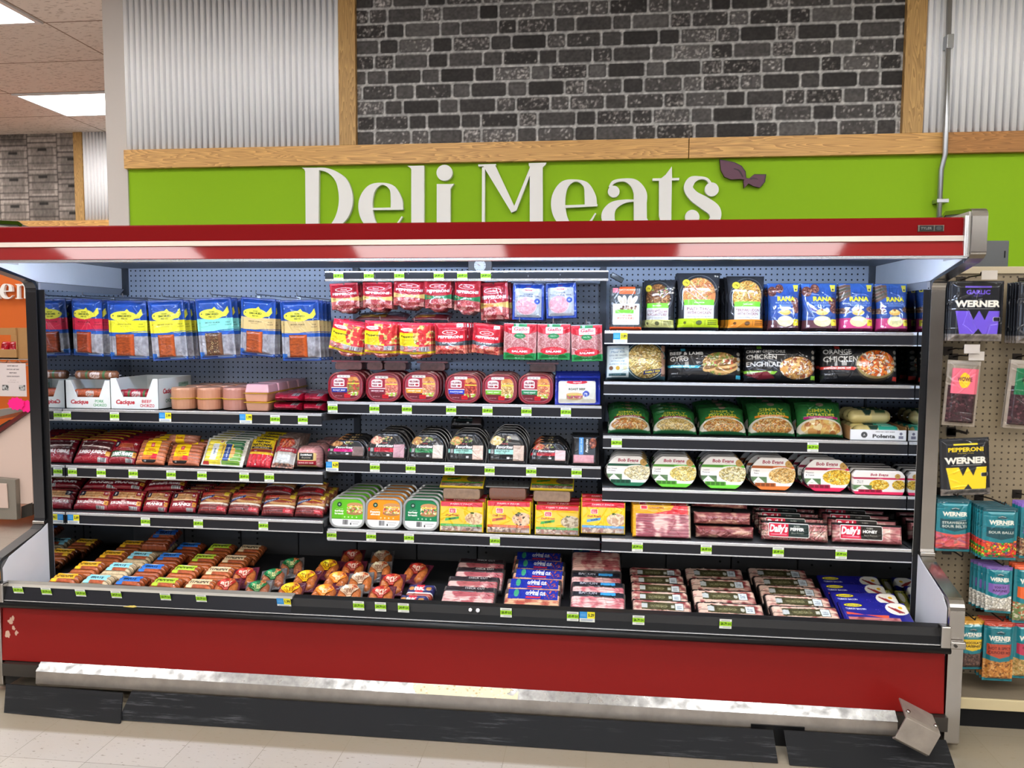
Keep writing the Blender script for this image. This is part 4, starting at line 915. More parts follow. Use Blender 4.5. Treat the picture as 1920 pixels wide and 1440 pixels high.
def smoked_fish(band, fish, pepper=False):
    def f(cv):
        cv.a[:] = (24, 66, 142); cv.mix((10, 40, 104), np.clip((cv.V-.93)*20, 0, 1)); cv.noise(.15, 5, 5)
        m = cv.V < .43; cv.a[m] = (150, 148, 152); cv.noise(.28, 14, 12, mask=m)
        fillet_mask = cv.inrect(.24, .08, .66, .42)
        cv.rect(0, .45+0, 1, .665, band); cv.rect(0, .40, 1, .46, (30, 80, 160))
        cv.line([(0, .455), (.3, .44), (.7, .475), (1, .48)], .003, (20, 60, 140))
        Y = (228, 218, 66)
        cv.ell(.45, .735, .34, .085, Y); cv.poly([(.72, .73), (.84, .80), (.90, .86), (.92, .76), (.86, .70), (.74, .69)], Y); cv.poly([(.44, .80), (.55, .855), (.62, .80)], Y); cv.poly([(.10, .735), (.2, .77), (.2, .70)], Y)
        cv.poly([(.40, .665), (.5, .64), (.52, .67)], Y); cv.circ(.185, .745, .003, (30, 40, 60))
        cv.t('HONEY', .47, .775, .022, (60, 70, 20), bold=.03); cv.t('SMOKED', .47, .737, .034, (50, 64, 16), bold=.04, w=.36); cv.t('FISH CO.', .47, .694, .024, (60, 70, 20), bold=.04)
        for u, v in ((.14, .86), (.1, .66), (.86, .68), (.8, .9)): cv.circ(u, v, .0028, (200, 220, 240), .7)
        d = tuple(c*.45 for c in band); cv.t('SMOKED SALMON', .46, .60, .022, d, bold=.02); cv.t('Skin on portion', .46, .565, .016, d, bold=0); cv.t('6g', .1, .60, .02, d); cv.t('WILD', .87, .60, .018, d); cv.t('CAUGHT', .87, .56, .016, d)
        cv.rect(0, 0, 1, .055, (26, 70, 150)); cv.rect(0, .055, .16, .12, (40, 100, 180)); cv.rect(.5, .03, .95, .045, (150, 180, 220))
    return f
def fillet_art(col, pepper=False):
    def f(cv):
        cv.a[:] = col; cv.noise(.35, 22, 6, 3); cv.mix([min(255, c*1.35) for c in col], np.clip((cv.U-.78)*6, 0, .8)); cv.noise(.12, 40, 40)
        if pepper: cv.blobs(cv.U < .8, [(60, 40, 24), (190, 170, 120), (40, 34, 20)], 260, .0008, .002)
    return f
def pepperoni(c2, t2, mini=False, hi=(222, 190, 110)):
    def f(cv):
        cv.a[:] = (170, 28, 42); cv.noise(.12, 5, 5)
        for i in range(3): cv.ell(.5, .28+.0*i, .7, .30, c2)
        cv.rect(0, .28, 1, .50, c2); cv.ell(.5, .545, .62, .11, (170, 28, 42))
        low = cv.V < .30+.05*np.sin(cv.U*3.1); cv.a[low] = (176, 92, 84); cv.blobs(low, [(170, 60, 62), (196, 96, 88), (214, 150, 138), (150, 50, 52)], 60, .008, .016); cv.blobs(low, [(220, 180, 168), (140, 50, 50)], 300, .0006, .0016)
        cv.ell(.5, .76, .30, .075, (226, 220, 214)); cv.ell(.5, .76, .27, .06, (176, 30, 44)); cv.t('Hormel', .5, .76, .055, (240, 236, 230), sh=.3, bold=.03)
        cv.t('PEPPERONI', .5, .595, .095, (246, 240, 234), w=.84, bold=.05)
        if mini: cv.t('minis', .34, .40, .10, (196, 96, 30), bold=.04)
        else: cv.t(t2, .56, .405, .045, (200, 110, 40) if c2[0] > 150 else (230, 240, 220), bold=.03)
        cv.rect(.06, .385, .26, .395, (150, 120, 60)); cv.rect(.06, .41, .22, .42, (150, 120, 60)); cv.circ(.5, .96, .004, (40, 30, 30))
        cv.rect(0, .90, 1, .905, (140, 20, 34))
    return f
def pizza_pep(cv):
    cv.a[:] = (160, 90, 84); cv.blobs(cv.V < 2, [(168, 70, 66), (190, 110, 100), (150, 140, 136)], 90, .006, .014); cv.blobs(cv.V < .5, [(222, 190, 176)], 200, .0006, .0016)
    cv.rect(0, .30, 1, 1, (206, 24, 48)); cv.rect(0, .30, .62, .70, (240, 216, 16))
    pz = (cv.U > .48+.05*np.sin(cv.V*8)) & (cv.V > .34) | (cv.V > .72) & (cv.U > .3); pz &= cv.V < .95
    cv.a[pz] = (226, 186, 110); cv.blobs(pz, [(240, 214, 150), (214, 150, 70), (110, 120, 50)], 80, .002, .006); cv.blobs(pz, [(200, 40, 44), (212, 56, 56)], 34, .008, .011)
    cv.ell(.24, .80, .20, .05, (236, 230, 226)); cv.t('Hormel', .24, .80, .04, (196, 30, 44), sh=.3); cv.rect(0, .92, 1, 1, (200, 24, 60))
    cv.t('Pepperoni', .27, .58, .055, (60, 50, 10), bold=.04, w=.44)
    for v in (.47, .43, .39, .35): cv.rect(.05, v, .5-.1*((v*100) % 2), v+.012, (190, 160, 20))
    cv.rect(0, .06, 1, .12, (240, 216, 16)); bars(cv, .62, .17, .92, .27); cv.noise(.1, 6, 6)
def cupcrisp(cv):
    cv.a[:] = (186, 30, 46); cv.noise(.12, 6, 6); cv.rect(.0, .26, 1, .47, (54, 62, 66)); cv.ell(.5, .50, .60, .12, (196, 26, 44))
    low = cv.V < .28; cv.a[low] = (186, 74, 66); cv.blobs(low, [(196, 60, 54), (220, 120, 96), (150, 40, 40)], 50, .006, .012); cv.blobs(low, [(232, 190, 170)], 160, .0006, .0015)
    cv.ell(.52, .70, .25, .07, WHT); cv.ell(.52, .70, .22, .055, (190, 30, 44)); cv.t('Hormel', .52, .70, .05, WHT, sh=.3, bold=.03)
    cv.t('PEPPERONI', .52, .555, .09, (246, 240, 236), w=.80, bold=.05); cv.t('CUP N CRISP', .5, .37, .05, WHT, w=.48, bold=.03)
    cv.rr(.74, .86, .95, .97, .003, (226, 236, 232)); cv.t('FREE', .845, .915, .04, (60, 110, 100)); cv.rect(.08, .35, .22, .39, (110, 116, 120)); cv.rect(.78, .35, .92, .39, (110, 116, 120))
def gallo(cv):
    cv.a[:] = (178, 120, 120); m = cv.inrect(.04, .16, .96, .76)
    for cu, cv_, c in ((.28, .45, (170, 104, 104)), (.72, .45, (176, 108, 110)), (.5, .6, (184, 116, 116)), (.5, .36, (168, 98, 100))): cv.ell(cu, cv_, .27, .24, c); cv.ring(cu, cv_, .27, .24, .05, (206, 170, 164))
    cv.blobs(m, [(222, 190, 182), (206, 168, 160)], 700, .0006, .0016); cv.blobs(m, [(140, 70, 74)], 300, .0006, .0014)
    cv.ell(.5, .93, .62, .24, (190, 30, 46)); cv.rect(.3, .90, .7, 1, (20, 122, 62)); cv.rect(.36, .90, .45, 1, WHT, .6); cv.rr(.26, .73, .78, .91, .003, (244, 240, 238)); cv.t('Gallo', .52, .845, .095, (200, 30, 50), w=.42, sh=.25, bold=.03)
    cv.t('SALAME', .52, .765, .022, (80, 60, 60)); cv.ell(.5, .66, .17, .075, (20, 116, 60)); cv.t('Italian Dry', .5, .66, .03, (210, 230, 210), sh=.2)
    cv.rect(0, 0, 1, .19, (14, 128, 62)); cv.ell(.5, .25, .40, .11, (198, 26, 44)); cv.t('ITALIAN DRY', .5, .30, .022, (240, 200, 200)); cv.t('SALAME', .5, .235, .058, (246, 236, 234), w=.48, bold=.04)
    cv.t('NATURALLY SMOKED', .5, .12, .022, (200, 236, 210)); cv.t('NET WT 7 OZ', .5, .055, .03, (220, 240, 226)); cv.rect(0, .985, 1, 1, (200, 210, 206))
def canadian(cv):
    cv.a[:] = (26, 60, 146); cv.rr(.08, .07, .92, .84, .006, (176, 178, 180)); cv.noise(.14, 8, 8); cv.ell(.44, .38, .33, .24, (214, 152, 160)); cv.ring(.44, .38, .33, .24, .07, (230, 186, 188))
    cv.blobs(cv.inell(.44, .38, .3, .2), [(224, 170, 176), (200, 136, 146)], 60, .002, .006); cv.ell(.78, .50, .09, .075, (34, 70, 160)); cv.t('10', .78, .50, .05, WHT)
    cv.ell(.5, .80, .22, .06, WHT); cv.t('Hormel', .5, .80, .05, (190, 30, 44), sh=.3, bold=.03); cv.t('WOOD SMOKED', .5, .69, .025, (30, 40, 70)); cv.t('CANADIAN BACON', .5, .64, .036, (24, 34, 70), w=.66, bold=.03)
    cv.rect(.08, .60, .92, .605, (120, 124, 130)); cv.t('SLICED', .5, .90, .03, (180, 60, 50)); cv.rect(0, .95, 1, 1, (16, 36, 84))
def farm_label(bandc, word, food):
    def f(cv):
        cv.a[:] = (150, 34, 52); cv.mix((190, 60, 84), np.clip((.6-cv.U)*1.2, 0, .8)*np.clip((cv.V-.3)*2, 0, 1)); cv.rect(0, 0, 1, .26, (104, 22, 34))
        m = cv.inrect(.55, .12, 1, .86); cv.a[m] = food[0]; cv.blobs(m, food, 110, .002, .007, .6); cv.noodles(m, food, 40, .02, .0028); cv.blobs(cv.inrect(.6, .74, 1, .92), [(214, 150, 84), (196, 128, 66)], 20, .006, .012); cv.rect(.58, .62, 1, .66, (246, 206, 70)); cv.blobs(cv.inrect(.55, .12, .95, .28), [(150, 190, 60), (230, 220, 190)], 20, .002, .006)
        cv.rr(.20, .88, .66, .99, .004, (226, 226, 220))
        for u in (.3, .42, .54): cv.t('OK', u, .935, .04, (90, 100, 90))
        cv.rr(.08, .52, .46, .80, .004, (240, 226, 224)); cv.ell(.27, .79, .17, .06, (240, 226, 224)); cv.t('HILLSHIRE', .27, .73, .085, (110, 24, 36), w=.32, bold=.04); cv.t('FARM', .19, .60, .085, (110, 24, 36), w=.17, bold=.04); cv.ell(.37, .60, .06, .04, (170, 36, 50))
        cv.rect(0, .43, .56, .465, (236, 224, 222)); cv.rect(0, .26, .56, .43, bandc); cv.t(word, .28, .345, .06, WHT, w=.44 if len(word) > 6 else .34, bold=.03); cv.t('THIN SLICED', .28, .28, .022, WHT, bold=0)
        cv.rr(.46, .02, .68, .19, .002, (196, 20, 34)); cv.t('VALUE', .57, .105, .05, (120, 10, 20)); cv.t('NET WT 9 OZ', .26, .10, .035, (230, 200, 200))
    return f
def favorites(bandc, word, plate, meat):
    def f(cv):
        cv.a[:] = (22, 22, 24); cv.noise(.2, 8, 8); cv.ell(.42, .50, .47, .50, (30, 30, 32)); m = cv.inell(.22, .70, .17, .15); cv.a[m] = plate[0]; cv.blobs(m, plate, 60, .002, .006); cv.blobs(cv.inell(.5, .74, .16, .10), [(110, 130, 60), (60, 40, 30), (190, 160, 110)], 30, .002, .006)
        m = cv.inrect(.66, .08, .93, .56); cv.a[m] = meat; cv.noise(.12, 6, 5, mask=m); cv.noise(.1, 40, 40, mask=m)
        cv.t('NATURAL CHOICE', .5, .90, .030, (200, 200, 196), rot=-4); cv.t('PREMIUM', .44, .60, .035, (200, 60, 70)); cv.t('Favorites', .44, .505, .11, (236, 236, 236), w=.42, sh=.2, bold=.04)
        cv.rect(.19, .28, .66, .42, bandc); cv.rect(.02, .30, .08, .42, bandc); d = tuple(c*.3 for c in bandc); cv.t(word, .40, .37, .05, d, w=.34, bold=.03); cv.t('DELI SLICED', .38, .31, .03, d)
        cv.rr(.10, .29, .165, .42, .002, (150, 150, 150)); cv.circ(.13, .18, .005, (110, 112, 116)); cv.rr(.50, .13, .57, .20, .001, (200, 200, 200)); cv.t('8 OZ', .26, .16, .03, (150, 150, 150))
        cv.ring(.5, .40, .56, .60, .03, (70, 70, 74))
    return f
def turkey_tub(c1, c2, word):
    def f(cv):
        cv.a[:] = c2; cv.rect(0, 0, .32, 1, [x*.8 for x in c2]); cv.poly([(0, .30), (1, .30), (1, .9), (.7, 1), (0, 1)], c1, .6); cv.rect(0, 0, 1, .26, (238, 238, 236)); sandwich(cv, .48, .42, .98, .88, (196, 140, 90), ((176, 70, 70), (224, 150, 120), (236, 200, 120), (120, 150, 60), (236, 222, 190)))
        cv.circ(.24, .80, .011, (20, 60, 40)); cv.t('o', .24, .80, .07, (220, 236, 220)); cv.t('oven roasted', .24, .64, .035, WHT, bold=0); cv.t(word, .24, .555, .075, WHT, bold=.05, w=.30); cv.t('breast' if word == 'turkey' else 'sliced', .24, .465, .07, WHT, bold=.05, w=.28)
        for u in (.42, .54, .66, .80): cv.circ(u, .34, .0035, (240, 244, 230), .7)
        bars(cv, .36, .06, .54, .24); cv.rect(.62, .16, .90, .18, (160, 160, 160)); cv.rect(.60, .06, .64, .13, (60, 60, 60)); cv.rect(.68, .09, .86, .11, (160, 160, 160))
    return f
def family_pack(bandc, food):
    def f(cv):
        cv.a[:] = (230, 190, 18); cv.noise(.05, 5, 5); cv.rect(0, .84, 1, 1, (200, 24, 46)); cv.t('FAMILY PACK', .5, .92, .05, (250, 200, 200), w=.5, bold=.03)
        cv.rect(0, 0, 1, .24, (150, 132, 118)); cv.blobs(cv.V < .20, [(176, 150, 132), (120, 96, 84), (206, 186, 166), (160, 110, 96)], 60, .004, .014, .5); cv.rect(0, .20, 1, .27, bandc); cv.t('OVEN ROASTED TURKEY BREAST', .5, .235, .025, (240, 240, 230), bold=0, w=.7)
        cv.rr(.22, .62, .38, .78, .002, (250, 226, 214)); cv.rr(.235, .64, .365, .765, .002, (206, 40, 60)); cv.t('Oscar', .30, .725, .04, WHT); cv.t('Mayer', .30, .675, .04, WHT)
        cv.t('Deli Fresh', .30, .555, .06, (150, 30, 24), w=.30, bold=.03, sh=.15); cv.poly([(.13, .36), (.44, .44), (.45, .52), (.14, .45)], bandc); cv.t('SMOKED', .30, .445, .045, tuple(c*.35 for c in bandc), rot=8, bold=.04)
        m = ((cv.U-.80)/.22)**2+((cv.V-.46)/.20)**2 < 1; cv.a[m] = food[0]; cv.blobs(m, food, 50, .004, .012, .4); cv.blobs(cv.inell(.74, .64, .05, .03), [(60, 90, 30)], 10, .002, .004)
        cv.rect(.0, 0, 1, .03, (236, 204, 30)); cv.rr(.78, .06, .97, .13, .001, (200, 200, 200), .5); cv.rect(0, 0, .025, 1, (240, 210, 40)); cv.rect(.975, 0, 1, 1, (240, 210, 40))
    return f
def noodle_kit(word1, word2, strip, cols, chop=False):
    def f(cv):
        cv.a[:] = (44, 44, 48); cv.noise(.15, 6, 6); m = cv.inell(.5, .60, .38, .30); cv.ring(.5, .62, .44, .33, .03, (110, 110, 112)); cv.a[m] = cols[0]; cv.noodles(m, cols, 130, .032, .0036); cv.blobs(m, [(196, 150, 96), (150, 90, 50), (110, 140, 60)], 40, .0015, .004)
        if chop:
            cv.line([(.14, .72), (.62, .46)], .0030, (226, 170, 160)); cv.line([(.24, .79), (.74, .47)], .0030, (232, 180, 170))
        cv.rect(.16, .20, .84, .48, (210, 210, 208)); cv.rect(.16, .43, .84, .52, (112, 206, 50)); cv.t('Innovasian', .5, .475, .03, (230, 246, 220)); cv.t(word1, .5, .365, .05, (120, 50, 50), w=min(.62, .07*len(word1)), bold=0); cv.t(word2, .5, .30, .05, (120, 50, 50), w=min(.60, .045*len(word2)), bold=0); cv.t('noodles in a sweet and tangy sauce', .5, .235, .022, (130, 120, 116), bold=0, w=.54)
        cv.rect(.02, .055, .98, .20, strip); d = tuple(c*.45 for c in strip); cv.circ(.18, .13, .006, d); cv.ell(.5, .13, .07, .04, d); cv.rect(.64, .09, .645, .18, d)
        for v in (.10, .13, .16): cv.rect(.70, v, .92, v+.012, d)
        cv.circ(.20, .815, .0165, (70, 66, 20)); cv.circ(.20, .815, .015, (214, 190, 50)); cv.t('19g', .20, .815, .035, (90, 80, 20)); cv.blobs(cv.inrect(.85, .6, 1, .95), [(196, 186, 166)], 7, .002, .004)
    return f
def potstickers(cv):
    cv.a[:] = (60, 64, 66); cv.noise(.35, 12, 12); cv.rect(0, 0, 1, .07, (232, 84, 30)); cv.rect(.30, .82, .78, 1, (236, 88, 34)); cv.t('READY TO HEAT', .54, .91, .035, (250, 200, 170), bold=0); cv.rect(.1, .85, .26, .95, (226, 110, 120))
    for u, r_ in ((.34, .5), (.46, .1), (.62, -.2), (.76, -.6)): cv.ell(u, .68, .07, .11, (214, 204, 186), rot=r_); cv.ell(u, .66, .04, .06, (180, 166, 146), rot=r_)
    cv.rr(.10, .12, .92, .60, .006, (210, 212, 212)); cv.blobs(cv.inrect(.2, .38, .84, .56), [(140, 110, 84), (90, 60, 44), (190, 170, 140)], 40, .002, .006); cv.rect(.18, .38, .74, .46, (110, 200, 50)); cv.rect(.18, .15, .80, .37, (236, 226, 216))
    cv.t('CHICKEN', .5, .33, .04, (214, 70, 40), w=.36); cv.t('POTSTICKERS', .5, .27, .05, (214, 70, 40), w=.50); cv.t('with sauce', .5, .20, .03, (150, 110, 90), bold=0)
def ravioli(low, meat):
    def f(cv):
        cv.a[:] = (34, 66, 132); cv.noise(.22, 9, 7); cv.mix((70, 120, 190), np.clip((cv.V-.8)*3, 0, .6)); m = (cv.V < .27) if low[0] > 120 else (cv.V < .22); cv.a[m] = low; cv.noise(.1, 5, 5, mask=m)
        if meat == 'rib':
            for (a, b, s_) in ((.14, .82, .13), (.36, .88, .12), (.82, .60, .12), (.86, .46, .12)): mm = cv.inell(a, b, s_, s_*.8); cv.a[mm] = (96, 50, 40); cv.blobs(mm, [(60, 28, 26), (130, 78, 60), (160, 110, 86)], 30, .0015, .004)
        else:
            for k in range(5): cv.line([(0, .62+.07*k), (.2, .70+.06*k), (.3, .74+.05*k)], .010, (104-8*(k % 2)*3, 74, 56)); cv.line([(0, .655+.07*k), (.2, .735+.06*k)], .002, (190, 160, 130))
            for (a, b) in ((.12, .42), (.9, .45)): mm = cv.inell(a, b, .15, .06); cv.a[mm] = (110, 80, 62); cv.blobs(mm, [(70, 48, 40), (180, 150, 120)], 20, .001, .003)
        cv.t('RANA', .56, .665, .10, (226, 214, 40), w=.54, bold=.05); cv.t('Beef Short Rib Ravioli' if meat == 'rib' else 'Grilled Sweet Mushroom Ravioli', .55, .585, .03, (190, 204, 226), bold=0, w=.62)
        for v in (.545, .52): cv.rect(.32, v, .76, v+.008, (110, 140, 190))
        cv.ell(.52, .385, .17, .06, (222, 170, 80)); cv.ell(.52, .415, .12, .04, (236, 200, 120)); cv.circ(.52, .44, .005, (130, 80, 40)); cv.ell(.52, .20, .24, .11, (214, 208, 150)); cv.noise(.16, 20, 16, mask=cv.inell(.52, .20, .24, .11)); cv.ell(.50, .25, .18, .035, (232, 228, 190))
        cv.rr(.76, .11, .93, .24, .001, (226, 206, 40)); cv.t('20g', .845, .20, .03, (90, 70, 10)); cv.poly([(.78, .96), (.94, .96), (.91, .82), (.81, .82)], (222, 206, 70)); cv.circ(.86, .86, .004, (60, 60, 60)); cv.circ(.14, .10, .005, (200, 180, 190)); cv.t('NET WT 10 OZ', .5, .03, .022, (236, 226, 230))
    return f
def fettuccine(cv):
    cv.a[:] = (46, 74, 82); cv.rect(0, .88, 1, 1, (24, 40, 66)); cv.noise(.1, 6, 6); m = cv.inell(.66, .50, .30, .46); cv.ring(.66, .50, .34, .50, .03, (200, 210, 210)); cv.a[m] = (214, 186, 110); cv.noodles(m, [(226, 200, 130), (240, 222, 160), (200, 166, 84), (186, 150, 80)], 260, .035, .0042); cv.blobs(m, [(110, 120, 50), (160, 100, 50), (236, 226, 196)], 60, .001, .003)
    cv.rect(.02, .06, .38, .88, (206, 220, 222)); d = (60, 84, 110); cv.t('Signature', .18, .80, .05, (90, 150, 190), w=.24, sh=.3, bold=0); cv.t('Meal Kit', .20, .71, .05, (70, 110, 150), w=.22, sh=.3, bold=0)
    for i, s_ in enumerate(('GRILLED WHITE', 'CHICKEN', 'FETTUCCINE', 'ALFREDO SAUCE')): cv.t(s_, .20, .62-.075*i, .035, d, bold=0, w=.022*len(s_))
    for u, c in ((.09, (120, 84, 60)), (.20, (200, 160, 60)), (.32, (206, 206, 170))): cv.circ(u, .29, .009, c)
    cv.rr(.05, .09, .34, .155, .002, (50, 90, 100)); cv.t('Contains ingredients', .195, .12, .02, (190, 210, 214), bold=0); cv.poly([(.62, .12), (.92, .20), (.94, .30), (.63, .22)], (34, 40, 96)); cv.t('FAMILY SIZE', .78, .21, .05, (236, 214, 60), rot=9, w=.25, bold=.04); cv.blobs(cv.inrect(.92, .1, 1, .9), [(180, 140, 120), (110, 80, 70)], 20, .006, .014); cv.t('Rana', .17, .95, .05, (200, 180, 60), sh=.2)
def bistro(lines, strip, food, style):
    def f(cv):
        cv.a[:] = (24, 25, 28); cv.noise(.25, 5, 8); d = (222, 222, 220); cv.t('BISTRO', .08, .915, .05, (130, 130, 132), bold=0); cv.rect(.17, .88, .23, .96, strip)
        y = .80
        for s_, h, w in lines: cv.t(s_, .03+w/2, y, h, d, w=w, bold=.02); y -= h+.07
        cv.poly([(0, y-.04), (.40, y-.07), (.44, y+.01), (0, y+.03)], strip); cv.t('EXPRESS MEAL KIT', .20, y-.015, .045, (236, 240, 236), w=.32, bold=.04, sh=.2)
        m = cv.inell(.70, .50, .24, .34) if style != 'enchi' else cv.inell(.72, .36, .25, .30)
        if style == 'bowl': cv.ell(.69, .44, .27, .40, (70, 60, 46)); cv.ell(.69, .47, .26, .37, (150, 130, 80))
        cv.a[m] = food[0]; cv.blobs(m, food, 130, .004, .011, .7); cv.noodles(m, food, 60, .02, .003)
        if style == 'gyro':
            for a, b, r_ in ((.62, .44, .4), (.78, .36, .15), (.82, .52, .3)): cv.ell(a, b, .17, .14, (206, 164, 104), rot=r_); cv.ell(a, b+.03, .15, .09, (120, 84, 40), rot=r_); mm = cv.inell(a, b+.04, .13, .07); cv.blobs(mm, [(150, 170, 70), (190, 90, 60), (230, 220, 190), (120, 70, 44)], 30, .003, .006)
        if style == 'enchi': cv.poly([(0, .18), (.3, .26), (.42, .08), (.2, .04)], (120, 30, 44))
        for k in range(4): cv.circ(.955, .80-.15*k, .008, (200, 196, 186), .8)
        cv.rect(.92, .06, .99, .16, strip); cv.t('serves 2', .09, .20, .04, d, sh=.2); cv.t('ready in minutes', .12, .11, .03, (170, 170, 170), bold=0)
    return f
def potato_bag(band, word, cols, chunky=False):
    def f(cv):
        cv.a[:] = (44, 112, 56); cv.noise(.2, 6, 6); cv.t('SIMPLY', .5, .62, .10, (206, 206, 70), w=.52, bold=.02); cv.t('POTATOES', .5, .505, .09, (214, 208, 60), w=.58, bold=.03)
        cv.poly([(.14, .39), (.86, .41), (.87, .47), (.14, .46)], band); cv.t(word, .5, .43, .04, (244, 226, 220), bold=.02, w=.5)
        m = cv.inell(.5, .16, .50, .25); cv.a[m] = (226, 222, 210); m = cv.inell(.5, .17, .42, .20); cv.a[m] = cols[0]
        if chunky: cv.blobs(m, cols, 90, .008, .016, .8)
        else: cv.noodles(m, cols, 190, .022, .0036)
        cv.rect(0, 0, 1, .035, (30, 104, 60)); cv.ell(.5, .80, .08, .06, (150, 130, 110))
    return f
def side_dish(acc, food, word, box=False):
    def f(cv):
        cv.a[:] = (238, 234, 230); cv.noise(.03, 4, 4); ry = .14; cv.rect(0, .66, 1, .735, acc); cv.rect(.0, .66, .5, .735, [c*.8 for c in acc])
        m = cv.inell(.70, .42, .40, .285) if not box else cv.inell(.50, .40, .22, .28); cv.a[m] = (236, 236, 234); m = cv.inell(.74, .45, .34, .235) if not box else cv.inell(.50, .43, .19, .22); cv.a[m] = food[0]; cv.noise(.12, 20, 20, mask=m); cv.noodles(m, food, 90, .016, .004); cv.blobs(m, food, 50, .002, .005)
        if box: m = cv.inell(.88, .44, .13, .20); cv.a[m] = food[0]; cv.noodles(m, food, 40, .016, .004)
        cv.t('Bob Evans', .50, .855, .10, (150, 20, 46), w=.46 if not box else .34, sh=.15, bold=.02); cv.circ(.85, .80, .016 if not box else .011, (190, 150, 80)); cv.t('#1', .85, .80, .045, (110, 70, 30)); cv.t('FARMHOUSE', .60, .775, .02, (150, 110, 110), bold=0)
        for i, s_ in enumerate(word.split('|')): cv.t(s_, .13, .58-.075*i, .045, (60, 60, 64), bold=.0)
        m = cv.inrect(0, .21, .36, .40); cv.a[m] = (90, 120, 80); cv.noise(.3, 20, 10, mask=m); cv.poly([(.04, .22), (.17, .40), (.32, .22)], (230, 232, 224)); cv.t('family', .17, .27, .03, (110, 110, 90), bold=0)
        cv.rect(0, 0, 1, .13, [min(255, c*1.15) for c in acc]); cv.rr(.10, .10, .56, .22, .004, [c*.85 for c in acc])
        for k in range(4): cv.rr(.13+.105*k, .115, .21+.105*k, .205, .002, [c*.6 for c in acc])
    return f
def frank_pack(rows=2, txt='FRANKS', top='CLASSIC', bun=False, green=False, tone=(132, 14, 32)):
    def f(cv):
        cv.a[:] = tone; cv.noise(.18, 6, 8); m = cv.inrect(.12, .50, .95, .84)
        if not green:
            cv.a[m] = (186, 134, 84); cv.noise(.2, 5, 18, mask=m)
            for u in (.34, .56, .76): cv.rect(u, .50, u+.006, .84, (120, 70, 40))
            cv.rect(.12, .66, .95, .675, (220, 190, 150)); cv.rect(.12, .52, .95, .54, (230, 206, 170))
        else:
            m = cv.inell(.55, .68, .36, .10); cv.a[m] = (176, 84, 56); cv.noise(.2, 6, 10, mask=m)
        cv.rr(.10, .62, .27, .86, .003, (26, 24, 44)); cv.t('S', .18, .74, .13, WHT, bold=.05); cv.rr(.80, .66, .92, .84, .002, (140, 20, 40)); cv.t('n', .86, .75, .09, WHT)
        cv.rect(.05, .22, .95, .46, (20, 84, 50) if green else tone); cv.t(top, .5, .42, .05, (236, 224, 220), bold=.03); cv.t(txt, .5, .31, .13, (246, 240, 238), w=min(.78, .11*len(txt)), bold=.06, sh=.15)
        cv.rr(.88, .22, .98, .42, .002, (214, 150, 50)); cv.t('8', .93, .32, .08, (90, 40, 10)); bars(cv, .70, .03, .92, .15)
        cv.rect(0, .88, 1, .95, (170, 110, 90) if not green else tone, .5)
    return f
def jumbo_pack(cv):
    cv.a[:] = (130, 16, 36); cv.noise(.2, 6, 8); cv.rect(.1, .44, .97, .82, (70, 30, 34)); cv.line([(.14, .62), (.5, .60), (.92, .56)], .006, (226, 210, 206)); m = cv.inrect(.14, .46, .95, .58); cv.noise(.4, 10, 10, mask=m); cv.rect(0, .88, 1, .93, (200, 170, 40))
    cv.t('BAR', .17, .80, .06, WHT); cv.t('S', .15, .68, .10, WHT, bold=.05); cv.t('JUMBO JUMBOS', .5, .36, .13, (246, 240, 238), w=.78, bold=.06, sh=.1); cv.rect(0, 0, 1, .24, (160, 20, 40)); bars(cv, .72, .03, .94, .17); cv.rr(.88, .25, .98, .42, .002, (214, 160, 70))
def ballpark(cv):
    cv.a[:] = (96, 30, 34); cv.noise(.25, 10, 8); cv.rect(0, .44, 1, .97, (120, 44, 36)); cv.poly([(0, .40), (0, .62), (.55, .97), (1, .97), (1, .40)], (186, 130, 84), .55); cv.ell(.62, .56, .40, .13, (200, 150, 92)); cv.ell(.62, .63, .34, .09, (156, 66, 46)); cv.line([(.3, .65), (.6, .69), (.9, .64)], .003, (236, 206, 60))
    cv.rect(0, .36, 1, .44, (224, 216, 206)); cv.poly([(.0, .46), (.5, .68), (.5, .78), (.0, .58)], (30, 60, 130)); cv.t('Ball Park', .27, .84, .12, (200, 60, 50), w=.44, rot=6, bold=.03, sh=.2); cv.t('FRANKS', .24, .63, .06, (226, 232, 240), rot=12, bold=.04, w=.36); cv.t('BEEF', .2, .95, .03, (230, 200, 190)); cv.rr(.82, .76, .96, .95, .003, (206, 176, 50))
    for v in (.10, .22, .31): cv.rect(0, v, 1, v+.02, (150, 60, 56)); cv.rect(.70, .10, .96, .28, (176, 30, 44)); cv.t('8 CT', .83, .19, .06, (230, 170, 170))
def links(col, band=None):
    def f(cv):
        cv.a[:] = col; cv.noise(.14, 10, 30); n = 7
        for k in range(1, n): cv.rect(0, k/n-.008, 1, k/n+.008, [c*.5 for c in col])
    return f
def yellow_label(cv):
    cv.a[:] = (244, 204, 10); cv.rr(.38, .66, .62, .86, .002, (214, 60, 80)); cv.t('O', .5, .76, .08, WHT); cv.t('Jumbo', .5, .56, .08, (170, 50, 20), w=.5); cv.t('Turkey Franks', .5, .47, .06, (130, 60, 10), w=.7); cv.t('FRANKS', .5, .38, .05, (190, 60, 20), w=.5); m = cv.inrect(0, .12, 1, .32); cv.a[m] = (206, 110, 50); cv.noise(.3, 10, 10, mask=m); cv.rect(0, 0, 1, .12, (30, 24, 24)); cv.rr(.64, .16, .98, .36, .003, (206, 40, 60)); cv.t('10', .25, .06, .07, WHT)
